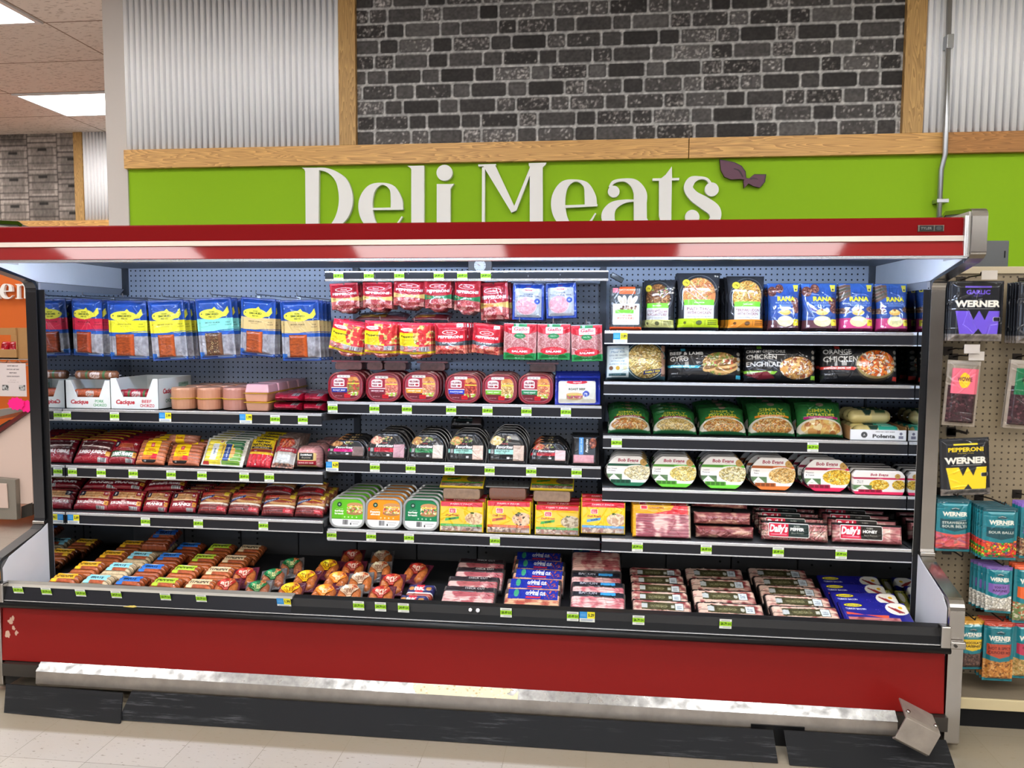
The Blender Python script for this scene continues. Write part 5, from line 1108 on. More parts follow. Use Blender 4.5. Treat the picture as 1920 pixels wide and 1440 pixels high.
def cheese_sticks(cv):
    cv.a[:] = (222, 222, 214); cols = [(226, 206, 30), (240, 222, 60), (60, 120, 60), (40, 100, 60), (90, 150, 50)]; n = 7
    for k in range(n):
        v0 = .05+.13*k; cv.rr(.08, v0, .48, v0+.115, .005, (232, 214, 40) if k % 2 else (240, 222, 70)); cv.rr(.50, v0, .93, v0+.115, .005, (34, 100, 60) if k > 3 else (120, 170, 60)); cv.rect(.6, v0+.03, .88, v0+.05, (90, 150, 70))
    cv.rr(.22, .16, .36, .74, .006, (230, 236, 240)); cv.t('STRING', .29, .46, .05, (40, 70, 130), rot=90, bold=.04); cv.rr(.42, .16, .70, .74, .006, (236, 196, 60)); cv.rect(.52, .16, .66, .74, (30, 60, 130)); cv.t('SNACK STICKS', .47, .45, .05, (40, 50, 90), rot=90, bold=.03); cv.t('NUTRITION', .60, .45, .05, WHT, rot=90, bold=.03); cv.ell(.72, .44, .05, .18, (226, 170, 100)); cv.circ(.40, .84, .011, (230, 226, 210)); cv.circ(.40, .84, .008, (170, 120, 90)); cv.noise(.1, 8, 8); cv.rect(.06, .03, .20, .12, (190, 60, 50))
def national(cv):
    cv.a[:] = (170, 60, 60); m = cv.V < .44; cv.a[m] = (196, 30, 48)
    for u in (.2, .4, .6, .8): cv.rect(u-.01, .02, u+.01, .42, (140, 16, 34))
    cv.rect(.03, .56, .97, .98, (226, 196, 30)); cv.t('Hebrew', .5, .88, .09, (44, 40, 60), w=.6, bold=.05, sh=.2); cv.t('NATIONAL', .5, .76, .10, (30, 30, 50), w=.80, bold=.05); cv.rect(.08, .62, .92, .69, (50, 40, 50)); cv.t('BEEF FRANKS', .5, .655, .035, (220, 200, 180), w=.6); cv.rect(.05, .50, .95, .60, (130, 24, 30)); cv.rect(.0, .42, 1, .50, (236, 196, 50)); cv.circ(.4, .08, .004, (210, 200, 200)); cv.noise(.12, 6, 8); cv.t('2', .72, .16, .08, (230, 160, 160))
def hotlinks(cv):
    cv.a[:] = (110, 90, 84); cv.noise(.3, 10, 10); m = cv.inell(.5, .76, .34, .17); cv.ring(.5, .76, .40, .21, .06, (196, 170, 160)); cv.a[m] = (170, 60, 36); cv.blobs(m, [(196, 80, 40), (130, 40, 26), (210, 120, 60)], 40, .003, .008, .5); cv.rect(.04, .48, .96, .60, (176, 40, 60)); cv.t('LITTLE SMOKIES', .52, .54, .05, WHT, w=.7); cv.rr(.04, .50, .30, .64, .002, (190, 60, 80)); cv.rect(.03, .12, .97, .46, (196, 198, 196)); cv.noise(.15, 12, 12, mask=cv.inrect(.03, .12, .97, .46)); cv.blobs(cv.V < .12, [(200, 150, 130), (170, 110, 96)], 30, .002, .006)
def ham_face(cv):
    cv.a[:] = (206, 146, 144); cv.noise(.16, 16, 14, 3); cv.blobs(cv.V < 2, [(226, 186, 178), (188, 120, 122)], 120, .001, .004)
def ham_label(cv):
    cv.a[:] = (226, 196, 130); cv.rect(.12, .52, .88, .98, (36, 34, 34)); cv.t('Smithfield', .5, .86, .14, WHT, w=.62, bold=.04); cv.t('Anytime', .5, .66, .13, (220, 210, 190), sh=.3, w=.5, bold=0); cv.rect(0, .16, 1, .46, (150, 20, 40)); cv.t('BONELESS HAM', .5, .31, .11, (240, 224, 220), w=.78, bold=.04); cv.rect(0, 0, 1, .03, (180, 140, 60))
def dailys(word, pepper):
    def f(cv):
        cv.a[:] = (224, 190, 178); cv.bacon(0, 0, 1, 1, rows=4, fat=(226, 190, 176), lean=(176, 100, 104), share=.62)
        if pepper: cv.blobs(cv.V < 2, [(60, 48, 38), (110, 90, 70), (190, 170, 150), (84, 66, 50)], 1500, .0006, .0018); cv.noise(.2, 10, 10)
        cv.rect(0, .88, 1, 1, (30, 28, 28))
    return f
def dailys_label(word):
    def f(cv):
        cv.a[:] = (232, 226, 222); cv.rr(.015, .05, .985, .95, .003, (30, 44, 42) if word == 'PEPPER' else (34, 30, 26)); cv.rect(.02, .06, .49, .94, (196, 26, 56)); cv.t("Daily's", .255, .54, .50, (246, 240, 238), w=.44, sh=.15, bold=.05); cv.rect(.06, .16, .45, .24, (226, 120, 140)); cv.t('SLICED', .70, .80, .10, (210, 210, 200)); cv.t(word, .71, .58, .22, (240, 238, 234), w=.34, bold=.05); cv.t('Bacon Premium', .72, .32, .12, (200, 196, 180), w=.3, sh=.2, bold=0)
    return f
def bacon_face(rows, fat=(232, 200, 190), lean=(170, 76, 80), share=.5):
    def f(cv): cv.a[:] = fat; cv.bacon(0, 0, 1, 1, rows=rows, fat=fat, lean=lean, share=share); cv.noise(.06, 8, 8)
    return f
def oscar_bacon(cv):
    cv.a[:] = (222, 160, 20); cv.rect(.0, .70, .9, 1, (216, 150, 20)); cv.poly([(.35, .72), (.95, .70), (.95, 1), (.72, 1), (.66, .84)], (196, 24, 34)); cv.rr(.14, .84, .26, .97, .002, (240, 200, 180)); cv.rr(.15, .855, .25, .955, .002, (200, 40, 60)); cv.t('ORIGINAL', .42, .90, .06, (110, 50, 20), w=.26); cv.bacon(.06, 0, .96, .72, rows=9, fat=(226, 180, 172), lean=(150, 70, 84), share=.5); cv.rect(.96, 0, 1, 1, (170, 150, 130)); cv.t('bacon', .82, .88, .06, (240, 150, 140))
def turkey_bacon(cv):
    cv.a[:] = (30, 30, 128); cv.noise(.1, 6, 6); cv.ell(.20, .84, .14, .06, (70, 60, 20)); cv.ell(.20, .84, .13, .05, (226, 210, 40)); cv.t('Butterball', .20, .84, .035, (40, 50, 110), w=.2, sh=.2); cv.t('TURKEY BACON', .22, .72, .05, (226, 226, 240), w=.3, bold=.04); cv.poly([(.06, .54), (.66, .54), (.64, .44), (.06, .62)], (236, 84, 54)); m = cv.inrect(.06, .14, .80, .46); cv.a[m] = (200, 134, 130); cv.bacon(.06, .14, .80, .46, rows=4, fat=(212, 150, 144), lean=(186, 110, 110), share=.5)
    m = cv.inell(.83, .76, .17, .20); cv.a[m] = (236, 232, 220); cv.circ(.88, .80, .013, (250, 240, 220)); cv.circ(.88, .80, .008, (236, 186, 40)); 
    for k in range(3): cv.line([(.72+.04*k, .82-.03*k), (.84+.03*k, .64+.0*k)], .007, (150, 50, 50))
    cv.blobs(cv.inrect(.5, .6, .68, .9), [(110, 80, 190)], 12, .0008, .002)
def mfg_label(c1, txt, c2=(60, 40, 36)):
    def f(cv):
        cv.a[:] = c1; cv.ell(.5, .95, .40, .16, (226, 216, 196)); cv.t('Johnsonville', .5, .86, .10, c2, w=.5, sh=.2, bold=0); cv.t(txt, .5, .58, .22, tuple(c*.3 for c in c1), w=min(.84, .12*len(txt)), bold=.04); cv.rect(0, .30, 1, .36, (230, 220, 200), .7); m = cv.inrect(.3, 0, 1, .30); cv.a[m] = (170, 84, 50); cv.noise(.3, 12, 12, mask=m); cv.rr(.03, .06, .25, .24, .003, tuple(min(255, c*1.1) for c in c1))
    return f
def werner(top, panel, pc, txt, food, kind='blob'):
    def f(cv):
        cv.a[:] = (24, 118, 130); cv.noise(.08, 5, 5); cv.rect(0, .93, 1, 1, top); cv.rect(.12, .905, .88, .915, (200, 220, 220), .6); cv.poly([(.34, .82), (.5, .87), (.66, .82), (.6, .80), (.4, .80)], (16, 70, 80)); cv.line([(.4, .835), (.5, .85), (.6, .835)], .002, (220, 226, 220)); cv.t('WERNER', .5, .735, .085, (238, 232, 218), w=.72, bold=.05); cv.rect(.3, .675, .7, .68, (190, 210, 210))
        cv.poly([(.10, .64), (.90, .64), (.90, .46), (.5, .40), (.10, .46)], panel); ls = txt.split('|')
        for i, s_ in enumerate(ls): cv.t(s_, .5, .57-.07*i if len(ls) > 1 else .545, .05, pc, w=min(.72, .075*len(s_)), bold=.03)
        edge = .34+.08*np.abs(cv.U-.5); m = (cv.V < edge) & (cv.V > .055); cv.a[m] = food[0]
        if kind == 'belt':
            for k in range(50): a = cv.rng.uniform(-.9, .9); x, y = cv.rng.random(), cv.rng.uniform(.06, .34); old = cv.clip; cv.clip = m; cv.line([(x-.12, y-.05*a), (x+.12, y+.05*a)], .008, [c*cv.rng.uniform(.75, 1.1) for c in food[k % len(food)]]); cv.clip = old
        elif kind == 'ball':
            old = cv.clip; cv.clip = m
            for k in range(150):
                x, y = cv.rng.random(), cv.rng.uniform(.05, .38); c = np.array(food[cv.rng.integers(len(food))]); cv.circ(x, y, .0058, c*.55); cv.circ(x, y+.004, .0048, c); cv.circ(x-.008, y+.012, .0012, np.minimum(255, c*1.2+50))
            cv.clip = old
        else: cv.blobs(m, food, 260, .002, .0055, .7)
    return f
def werner_black(c, word, sub):
    def f(cv):
        cv.a[:] = (26, 28, 34); cv.noise(.08, 4, 4); cv.rect(.26, .885, .74, .91, c); cv.t(word, .5, .81, .075, c, w=.44 if len(word) < 7 else .70, bold=.04); cv.t(sub, .5, .745, .022, c, bold=0); cv.t('WERNER', .5, .62, .115, (232, 228, 216), w=.84, bold=.05); cv.rect(.2, .535, .8, .54, (150, 150, 150))
        cv.poly([(.10, .50), (.93, .50), (.88, .12), (.18, .12)], c); K = (26, 28, 34); cv.poly([(.35, .505), (.525, .505), (.43, .35)], K); cv.poly([(.535, .505), (.71, .505), (.64, .35)], K); cv.poly([(.44, .115), (.53, .21), (.61, .115)], K)
        cv.rect(0, 0, 1, .12, (120, 112, 106)); cv.noise(.4, 12, 12, mask=cv.V < .12); cv.rr(.79, .33, .95, .40, .004, (190, 190, 190)); cv.rr(.80, .335, .94, .395, .004, (30, 30, 36))
    return f
def maui(c1, c2, word):
    def f(cv):
        cv.a[:] = (150, 138, 124); cv.noise(.10, 8, 8); m = cv.inrect(.08, .06, .92, .62); cv.a[m] = (60, 40, 44); cv.blobs(m, [(74, 44, 50), (44, 30, 34), (96, 62, 66)], 160, .002, .006); cv.rect(.14, .50, .94, .88, c1); cv.blobs(cv.inell(.52, .70, .16, .12), [c2], 60, .002, .005)
        cv.ell(.52, .70, .17, .11, c2); cv.t(word, .52, .72, .07, [c*.5 for c in c1], w=.44, bold=.04); cv.rect(0, .94, 1, 1, (170, 160, 148))
    return f
def chub_art(c):
    def f(cv):
        cv.a[:] = c; cv.noise(.14, 20, 20); r_ = cv.rng
        cv.ell(.5, .5, .12, .3, (206, 190, 184)); cv.t('CHORIZO', .5, .5, .12, c); cv.ell(.14, .5, .035, .2, (196, 176, 168)); cv.ell(.86, .5, .035, .2, (196, 176, 168)); cv.blobs(cv.V < 2, [tuple(x*.7 for x in c), tuple(min(255, x*1.3) for x in c)], 160, .001, .003)
        if c[0] < 160: 
            for k in (.3, .7): cv.rect(k-.02, 0, k+.03, 1, (60, 104, 60))
    return f
# ================================================================== goods: placement
def rrp(w, h, r, n=5):
    P = []
    for cx, cz, a0 in ((w/2-r, h/2-r, 0), (-w/2+r, h/2-r, 90), (-w/2+r, -h/2+r, 180), (w/2-r, -h/2+r, 270)):
        for k in range(n+1): a = R(a0+90*k/n); P.append((cx+r*math.cos(a), cz+r*math.sin(a)))
    return P
def loft(rings, cz=0.0):
    """rings = (w, h, r, y): rounded rectangles joined front to back, centred at height cz"""
    mb = MB(); v = []; n = 24
    for w, h, r, y in rings: v += [(x, y, z+cz) for x, z in rrp(w, h, r)]
    f = [tuple(range(n)), tuple(range((len(rings)-1)*n, len(rings)*n))[::-1]]
    for i in range(len(rings)-1):
        for k in range(n): f.append((i*n+k, (i+1)*n+k, (i+1)*n+(k+1) % n, i*n+(k+1) % n))
    return mb.add(v, f)
def plabel(W, H, art, mask_r, y, cz, parent, m=CARD, name='label', shape=None):
    cv = Cv(W, H, spc=.0012); art(cv); nx, ny = int(W/.0013), int(H/.0013); U, V = np.meshgrid(np.linspace(0, 1, nx), np.linspace(0, 1, ny))
    dx = np.abs((U-.5)*W)-(W/2-mask_r); dy = np.abs((V-.5)*H)-(H/2-mask_r); mk = np.hypot(np.maximum(dx, 0), np.maximum(dy, 0)) <= mask_r
    if shape is not None: mk = shape(U, V)
    o = gridmesh(name, (U-.5)*W, U*0+y, (V-.5)*H+cz, cv.grid((U-.5)*W, V*H), m, cap=False, mask=mk); o.parent = parent; return o
ORDW = {0: 'nearest', 1: 'second', 2: 'third', 3: 'fourth', 4: 'fifth', 5: 'sixth', 6: 'seventh', 7: 'eighth'}
def hook_over(pk, y0):
    p = world_of(pk.o) @ Vector((0, -pk.T/2, pk.H)); hook(p.x, p.z+(.016 if y0 > 3.45 else .007), y0)
# ---- smoked fish on hooks
FISHG = 'smoked fish pouches on the hooks'
fish = [((131, 190, 560, 668), (196, 34, 60), (130, 50, 22), 'blue smoked fish pouch with a red band, hanging next to the mirrored end panel', -4, 2, 'red band'),
        ((202, 275, 563, 674), (226, 218, 44), (144, 62, 24), 'blue smoked fish pouch with a yellow band, second hook from the mirrored end', 0, 0, 'yellow band on the second hook'),
        ((285, 346, 562, 676), (228, 214, 48), (150, 68, 26), 'blue smoked fish pouch with a yellow band, slightly tilted, third hook from the mirrored end', 12, -3, 'yellow band on the third hook'),
        ((373, 438, 558, 673), (128, 208, 190), (92, 60, 40), 'blue smoked fish pouch with a mint green band over peppered fish', 6, -3, 'mint green band'),
        ((445, 513, 558, 668), (210, 180, 120), (146, 66, 30), 'blue smoked fish pouch with a tan band, next to the one with the mint band', -5, 4, 'tan band beside the mint one'),
        ((527, 600, 562, 677), (200, 172, 112), (150, 66, 22), 'blue smoked fish pouch with a tan band, closest to the pepperoni pouches', 0, -1, 'tan band closest to the pepperoni')]
for i, (bx, band, fc, lab, yaw, roll, short) in enumerate(fish):
    pk = item('smoked_fish_pouch', bx, 3.50, None, smoked_fish(band, fc), lab, 'fish pouch', T=.018, yaw=yaw, roll=roll, prof='pouch', cre=(46, .0013), group=FISHG, lean=-3, seed=40+i)
    x0, z0, w, h = .25*pk.W, .065*pk.H, .46*pk.W, .37*pk.H
    cv = Cv(w, h); fillet_art(fc, i == 3)(cv); fl = Pack('fish_fillet', w, h, .016, cv, FILM, prof='.9', cre=(10, .0012), seed=i); fl.o.parent = pk.o; fl.o.location = (-.04*pk.W, -.0165, z0)
    behind(pk.o, 3, .055, f'blue smoked fish pouch with a {short}', FISHG, 'pouch back on its hook', dz=-.001)
    hook_over(pk, 3.475)
# ---- chorizo boxes
def chorizo(bx, word, wc, chub, lab, deep):
    x0, x1, yt, yb = bx; X, Z, W, H = slot(x0, x1, yt, yb, 3.46, SL1_Z+.0015); t = .003
    r = empty('chorizo_box', (X, 3.46, Z)); tag(r, lab, 'box', 'chorizo cartons')
    def front(cv):
        cv.a[:] = (226, 230, 228); cv.noise(.03, 4, 4); cv.t('Cacique', .30, .21, .14, (176, 36, 46), w=.40, sh=.15, bold=.04); cv.t(word, .75, .26, .10, wc, w=.20 if word == 'PORK' else .2, bold=.02); cv.t('CHORIZO', .76, .12, .10, wc, w=.30, bold=.02)
    cv = Cv(W, H, spc=.0014); front(cv); nx, ny = int(W/.0015), int(H/.0015); U, V = np.meshgrid(np.linspace(0, 1, nx), np.linspace(0, 1, ny))
    lim = .40+np.clip((np.abs(U-.5)-.24)/.14, 0, 1)*.6
    f = gridmesh('front_panel', (U-.5)*W, U*0, V*H, cv.grid((U-.5)*W, V*H), CARD, cap=False, mask=V <= lim); f.parent = r
    s_ = f.modifiers.new('card', 'SOLIDIFY'); s_.thickness = .0015; s_.offset = -1
    cd = mat('white_carton', (222, 226, 224), rough=.6)
    MB().box(-W/2, W/2, 0.002, deep, 0, .002).box(-W/2, -W/2+.002, .002, deep, 0, H).box(-W/2, W/2, deep-.002, deep, 0, H).build('carton', cd, r)
    c2 = Cv(deep, H, (216, 224, 222)); c2.t('Cacique', .30, .55, .16, (176, 36, 46), w=.34, sh=.15, bold=.04); c2.t('CHORIZO', .35, .25, .12, (70, 120, 90), w=.3); c2.rect(.6, .2, .9, .8, (150, 180, 160)); c2.noise(.3, 12, 12, mask=c2.inrect(.6, .2, .9, .8))
    n1, n2 = int(deep/.002), int(H/.002); U, V = np.meshgrid(np.linspace(0, 1, n1), np.linspace(0, 1, n2))
    o = gridmesh('side_panel', U*0+W/2, U*deep, V*H, c2.grid((U-.5)*deep, V*H), CARD, cap=False); o.parent = r
    s_ = o.modifiers.new('card', 'SOLIDIFY'); s_.thickness = .0015; s_.offset = -1
    fit_x(r); return r.location.x, Z, W, H
def chub(W, rad, col, X, Y, Z, lab, roll=0, grp='chorizo chubs'):
    n1, n2 = 70, 28; cv = Cv(W, .12); chub_art(col)(cv); U, V = np.meshgrid(np.linspace(0, 1, n1), np.linspace(0, 1, n2)); e = np.minimum(U, 1-U)*W; rr_ = rad*np.sqrt(np.clip(1-(1-np.clip(e/rad/.7, 0, 1))**2, .03, 1)); a = (V*2-.5)*math.pi*1.0
    o = gridmesh('chorizo_chub', (U-.5)*W, -rr_*np.cos(a*1.0), rr_*np.sin(a)+rad, cv.grid((U-.5)*W, ((V*2) % 1)*.12), FILM, cap=False)
    for s_ in (-1, 1): MB().tube([(s_*(W/2-.002), 0, rad), (s_*(W/2+.012), 0, rad)], .0022, 8).build('clip', STRIP, o, smooth=True)
    place(o, X, Y, Z, 0, R(roll)); fit_x(o); tag(o, lab, 'chorizo', grp); return o
SL1_Z, SL2_Z, SL3_Z, SC1_Z, SC2_Z, SC3_Z = 1.2045, .9315, .7045, 1.2555, .9815, .6585
SR1_Z, SR2_Z, SR3_Z, SR4_Z, SR5_Z = 1.5915, 1.3715, 1.1295, .8975, .6915
b1 = chorizo((118, 201, 713, 767), 'PORK', (80, 150, 100), 0, 'white pork chorizo carton with green lettering, beside the mirrored end panel', .22)
b2 = chorizo((208, 297, 710, 768), 'BEEF', (190, 50, 60), 1, 'white beef chorizo carton with red lettering, beside the round loaf cups', .30)
for b, col, nm in ((b1, (124, 60, 42), 'pork'), (b2, (150, 24, 44), 'beef')):
    for k in range(2): chub(b[2]*.80, .0215, (176, 84, 50) if (nm == 'pork' and k) else col, b[0], 3.492, b[1]+.0025+.045*k, f'red chorizo chub in the {nm} carton, {"upper" if k else "lower"} of two at its front')
    for k in range(2): chub(b[2]*.80, .0215, col, b[0], 3.540, b[1]+.0025+.045*k, f'red chorizo chub in the {nm} carton, {"upper" if k else "lower"} one behind the front pair')
chub(b1[2]*.98, .0215, (120, 76, 50), b1[0]+.012, 3.515, b1[1]+b1[3]+.001, 'red, green and white chorizo chub lying on top of the pork carton')
# ---- round loaf cups
def cup_pair(bx, lab, col, n=3):
    x0, x1, yt, yb = bx; X, Z, W, H = slot(x0, x1, yt, yb, 3.465, SL1_Z); rad = W/2
    for k in range(n):
        for lv in range(2):
            h = H/2; r = empty('loaf_cup', (X, 3.465+rad+k*(W+.004), Z+lv*h)); tag(r, f'{lab}, {"upper" if lv else "lower"} cup, {ORDW[k]} row', 'loaf cup', 'round bologna loaf cups')
            m = MB(); V = 26; base = len(m.v)
            prof = [(rad*.80, 0), (rad*.90, .004), (rad*.93, h-.006), (rad*.93, h-.001)] if lv == 0 else [(rad*.93, 0.001), (rad*.93, h-.012), (rad*.88, h-.002), (rad*.80, h-.0005)]
            for rr_, zz in prof:
                for q in range(V): a = 2*math.pi*q/V; m.v.append((rr_*math.cos(a)*(1+.012*(q % 2)), rr_*math.sin(a), zz))
            for i in range(len(prof)-1):
                for q in range(V): m.f.append((i*V+q, i*V+(q+1) % V, (i+1)*V+(q+1) % V, (i+1)*V+q))
            m.f.append(tuple(range(V))[::-1]); m.f.append(tuple(range((len(prof)-1)*V, len(prof)*V)))
            m.build('meat', mat('bologna_'+str(col[0]), col, rough=.35, coat=.7, coat_rough=.12, vary=.08, vscale=40), r, smooth=False)
            f = MB(); zf_ = h-.0012 if lv == 0 else .0; f.prism_y([(0, 0)]*0 or [(rad*1.0*math.cos(a), rad*1.0*math.sin(a)) for a in np.linspace(0, 2*math.pi, 30)[:-1]], 0, .0012)
            o = f.build('yellow_rim', mat('yellow_film', (226, 186, 30), rough=.4), r); set_world(o, Matrix.Translation((X, 3.465+rad+k*(W+.004), Z+lv*h+(h-.0013 if lv == 0 else .0015))) @ Matrix.Rotation(R(90), 4, 'X'))
cup_pair((309, 357, 727, 769), 'round pale bologna loaf cup beside the chorizo carton', (196, 138, 104)); cup_pair((358, 406, 727, 770), 'round pale bologna loaf cup in the middle column', (198, 136, 104)); cup_pair((407, 455, 727, 771), 'round pinkish loaf cup next to the square ham loaves', (186, 126, 110))
X, Z, W, H = slot(457, 503, 720, 771, 3.465, SL1_Z); hh = H/3
for k in range(4):
    for lv in range(3):
        rg = random.Random(k*3+lv); r = empty('ham_loaf', (X+rg.uniform(-.003, .003), 3.465+k*(W+.006), Z+lv*hh)); tag(r, f'square pink ham loaf in a clear tub, {["bottom", "middle", "top"][lv]} of the stack, {ORDW[k]} stack', 'ham loaf', 'square ham loaves')
        col = [(196, 140, 112), (206, 146, 120), (216, 160, 168)][lv]
        m = MB(); w0, w1 = (W*.43, W*.47) if lv < 2 else (W*.49, W*.44)
        m.add([(-w0, .5*W-w0, 0), (w0, .5*W-w0, 0), (w0, .5*W+w0, 0), (-w0, .5*W+w0, 0), (-w1, .5*W-w1, hh-.002), (w1, .5*W-w1, hh-.002), (w1, .5*W+w1, hh-.002), (-w1, .5*W+w1, hh-.002)], [(3, 2, 1, 0), (4, 5, 6, 7), (0, 1, 5, 4), (1, 2, 6, 5), (2, 3, 7, 6), (3, 0, 4, 7)])
        m.build('meat', mat(f'ham_{lv}', col, rough=.35, coat=.7, coat_rough=.12, vary=.08, vscale=40), r, bevel=.006, seg=3)
        if lv < 2: MB().box(-W*.52, W*.52, -.01*W, W*1.0, hh-.0018, hh-.0004).build('yellow_rim', MAT['yellow_film'], r)
# ---- red shrink packs beside the loaves
def redpack_art(cv):
    cv.a[:] = (150, 12, 40); cv.noise(.35, 9, 7); cv.rect(0, .80, 1, 1, (120, 8, 30)); bars(cv, .66, .72, .90, .92); cv.ell(.3, .12, .4, .12, (196, 190, 190), .6)
for i, bx in enumerate(((507, 561), (563, 604))):
    for lv in range(2):
        z = SL1_Z+lv*.044; X, Z, W, H = slot(bx[0], bx[1], 755, 772, 3.47, z)
        pk = item('ham_slice_tub', (bx[0]+2*lv, bx[1]+2*lv, 755-16*lv, 772-17*lv), 3.47, z, redpack_art, f'crimson tub of sliced ham, {"upper" if lv else "lower"} of the pair {"against the square loaves" if i == 0 else "at the shelf end"}', 'meat tub', T=.09, prof='.28', cre=(20, .003), fixH=.0415, group='crimson ham tubs', n=2, dy=.10, back='back in its row')
        pk.copies()
# ---- frank shelves
def frank_relief(n=4, a=.0035): return lambda U, V, X, Z: a*np.sqrt(np.abs(np.sin(V*math.pi*n)))*np.clip((.98-V)*8, 0, 1)
FR = 'hot dog packs on the shelf below the chorizo'
rowA = [((126, 192, 824, 870), jumbo_pack, 'maroon pack of jumbo hot dogs, beside the mirrored end panel', 4, 'hot_dog_pack'),
        ((196, 246, 827, 872), frank_pack(txt='JUMBO FRANKS', top='TURKEY', green=True), 'maroon turkey frank pack with a dark green band', 4, 'hot_dog_pack')]
for bx, art, lab, n, nm in rowA:
    pk = item(nm, bx, 3.47, SL2_Z, art, lab, 'hot dogs', T=.024, lean=38, prof='pillow', cre=(26, .0018), extra=frank_relief(), group=FR, n=n, dy=.052, dzb=.004, back='back in its row', seed=int(bx[0])); pk.copies()
def orange_links(cv): links((206, 124, 84))(cv); cv.rect(0, .0, 1, .03, (180, 90, 60))
pk = item('turkey_frank_pack', (248, 302, 827, 875), 3.47, SL2_Z, orange_links, 'clear pack of pale turkey franks with a yellow label, next to the green banded pack', 'hot dogs', T=.024, lean=35, extra=frank_relief(6, .005), cre=(18, .0014), group=FR); pk.decal('label', .26, .04, .76, .92, yellow_label, shape=.012); behind(pk.o, 3, .05, 'clear pack of pale turkey franks with a yellow label', FR, 'back in its row', dz=.003)
pk = item('turkey_frank_pack', (309, 368, 835, 877), 3.47, SL2_Z, links((200, 116, 84)), 'clear pack of turkey franks with a yellow label, second such pack, under a spare one', 'hot dogs', T=.024, lean=35, extra=frank_relief(5, .005), cre=(18, .0014), group=FR); pk.decal('label', .18, .04, .66, .94, yellow_label, shape=.01)
behind(pk.o, 2, .055, 'clear pack of turkey franks with a yellow label under a spare one', FR, 'back in its row', dz=.004)
pk = item('turkey_frank_pack', (308, 366, 819, 833), 3.56, SL2_Z+.083, links((206, 134, 108)), 'clear pack of turkey franks lying across the top of the pile', 'hot dogs', T=.04, lean=25, extra=frank_relief(2, .006), cre=(18, .0014), group=FR); pk.decal('label', .34, .05, .62, .95, lambda cv: (cv.rect(0, 0, 1, 1, (240, 200, 20)), cv.t('FRANKS', .5, .5, .3, (170, 60, 20), w=.8)), shape=.002)
pk = item('cheese_stick_pack', (371, 451, 825, 879), 3.47, SL2_Z, cheese_sticks, 'white edged bag of yellow and green string cheese snack sticks', 'cheese snacks', T=.02, lean=34, roll=2, prof='pouch', cre=(22, .0014), extra=frank_relief(7, .003), group='snack packs'); behind(pk.o, 4, .045, 'white edged bag of string cheese snack sticks', 'snack packs', 'back in its row', dz=.004)
pk = item('hot_dog_pack', (457, 503, 826, 880), 3.47, SL2_Z, national, 'red and yellow pack of beef franks beside the cheese stick bag', 'hot dogs', T=.02, lean=32, roll=2, extra=lambda U, V, X, Z: .004*np.sqrt(np.abs(np.sin(U*math.pi*5)))*(V < .45), cre=(16, .0013), group=FR); behind(pk.o, 3, .045, 'red and yellow pack of beef franks', FR, 'back in its row', dz=.006)
pk = item('smoked_sausage_pack', (504, 547, 820, 881), 3.47, SL2_Z, hotlinks, 'clear pack of small smoked sausages with a silver lower panel', 'sausages', T=.02, lean=30, roll=3, prof='pouch', cre=(40, .0018), group='snack packs'); behind(pk.o, 3, .042, 'clear pack of small smoked sausages', 'snack packs', 'back in its row')
pk = item('boneless_ham', (549, 596, 840, 883), 3.46, SL2_Z, ham_face, 'half boneless ham with a black and cream label, at the end of the shelf', 'ham', T=.09, lean=6, prof='.35', outline=lambda V: np.where(V > .6, np.sqrt(np.clip(1-((V-.6)/.46)**2, .05, 1)), 1.0), cre=(14, .0014), group='boneless hams'); pk.decal('label', .14, .05, .88, .70, ham_label, shape=.003)
behind(pk.o, 3, .10, 'half boneless ham with a black and cream label', 'boneless hams', 'back in its row')
FR2 = 'hot dog packs on the lowest shelf section'
rowB = [((126, 190, 921, 963), frank_pack(txt='BUN LENGTH FRANKS'), 'maroon bun length frank pack beside the mirrored end panel', 0),
        ((194, 257, 922, 965), frank_pack(txt='BUN LENGTH FRANKS'), 'maroon bun length frank pack, second pack from the mirrored end', 0),
        ((261, 307, 924, 970), frank_pack(), 'maroon classic frank pack lying flat against the bun length pack', 0),
        ((311, 361, 926, 973), frank_pack(), 'maroon classic frank pack next to the pack with a blue banner', -2),
        ((365, 419, 924, 970), ballpark, 'dark red frank pack with a blue banner, nearest the maroon classic packs', 0),
        ((422, 480, 925, 971), ballpark, 'dark red frank pack with a blue banner, second of the four', 1),
        ((485, 546, 930, 974), ballpark, 'dark red frank pack with a blue banner, third of the four', 0),
        ((548, 602, 932, 976), ballpark, 'dark red frank pack with a blue banner, beside the green turkey tub', 1)]
for i, (bx, art, lab, roll) in enumerate(rowB):
    pk = item('hot_dog_pack', bx, 3.46, SL3_Z, art, lab, 'hot dogs', T=.024, lean=36, roll=roll, cre=(26, .0018), extra=frank_relief(), group=FR2, n=3, dy=.055, dzb=.003, back='back in its row', seed=60+i); pk.copies()
for i, (bx, art, w) in enumerate((((128, 195, 898, 914), frank_pack(), 'beside the mirrored end'), ((195, 262, 909, 921), frank_pack(), 'over the second bun length pack'), ((266, 338, 903, 915), frank_pack(txt='BUN LENGTH FRANKS'), 'slewed over the classic packs'), ((488, 543, 911, 930), ballpark, 'over the third blue banner pack'), ((553, 603, 915, 933), ballpark, 'over the last blue banner pack'))):
    pk = item('hot_dog_pack', bx, 3.53, SL3_Z+.088, art, f'hot dog pack tossed on top of the pile, {w}', 'hot dogs', T=.020, lean=62, roll=[0, 3, -5, 1, 0][i], cre=(22, .0018), extra=frank_relief(), group=FR2, seed=80+i, fixH=.10)
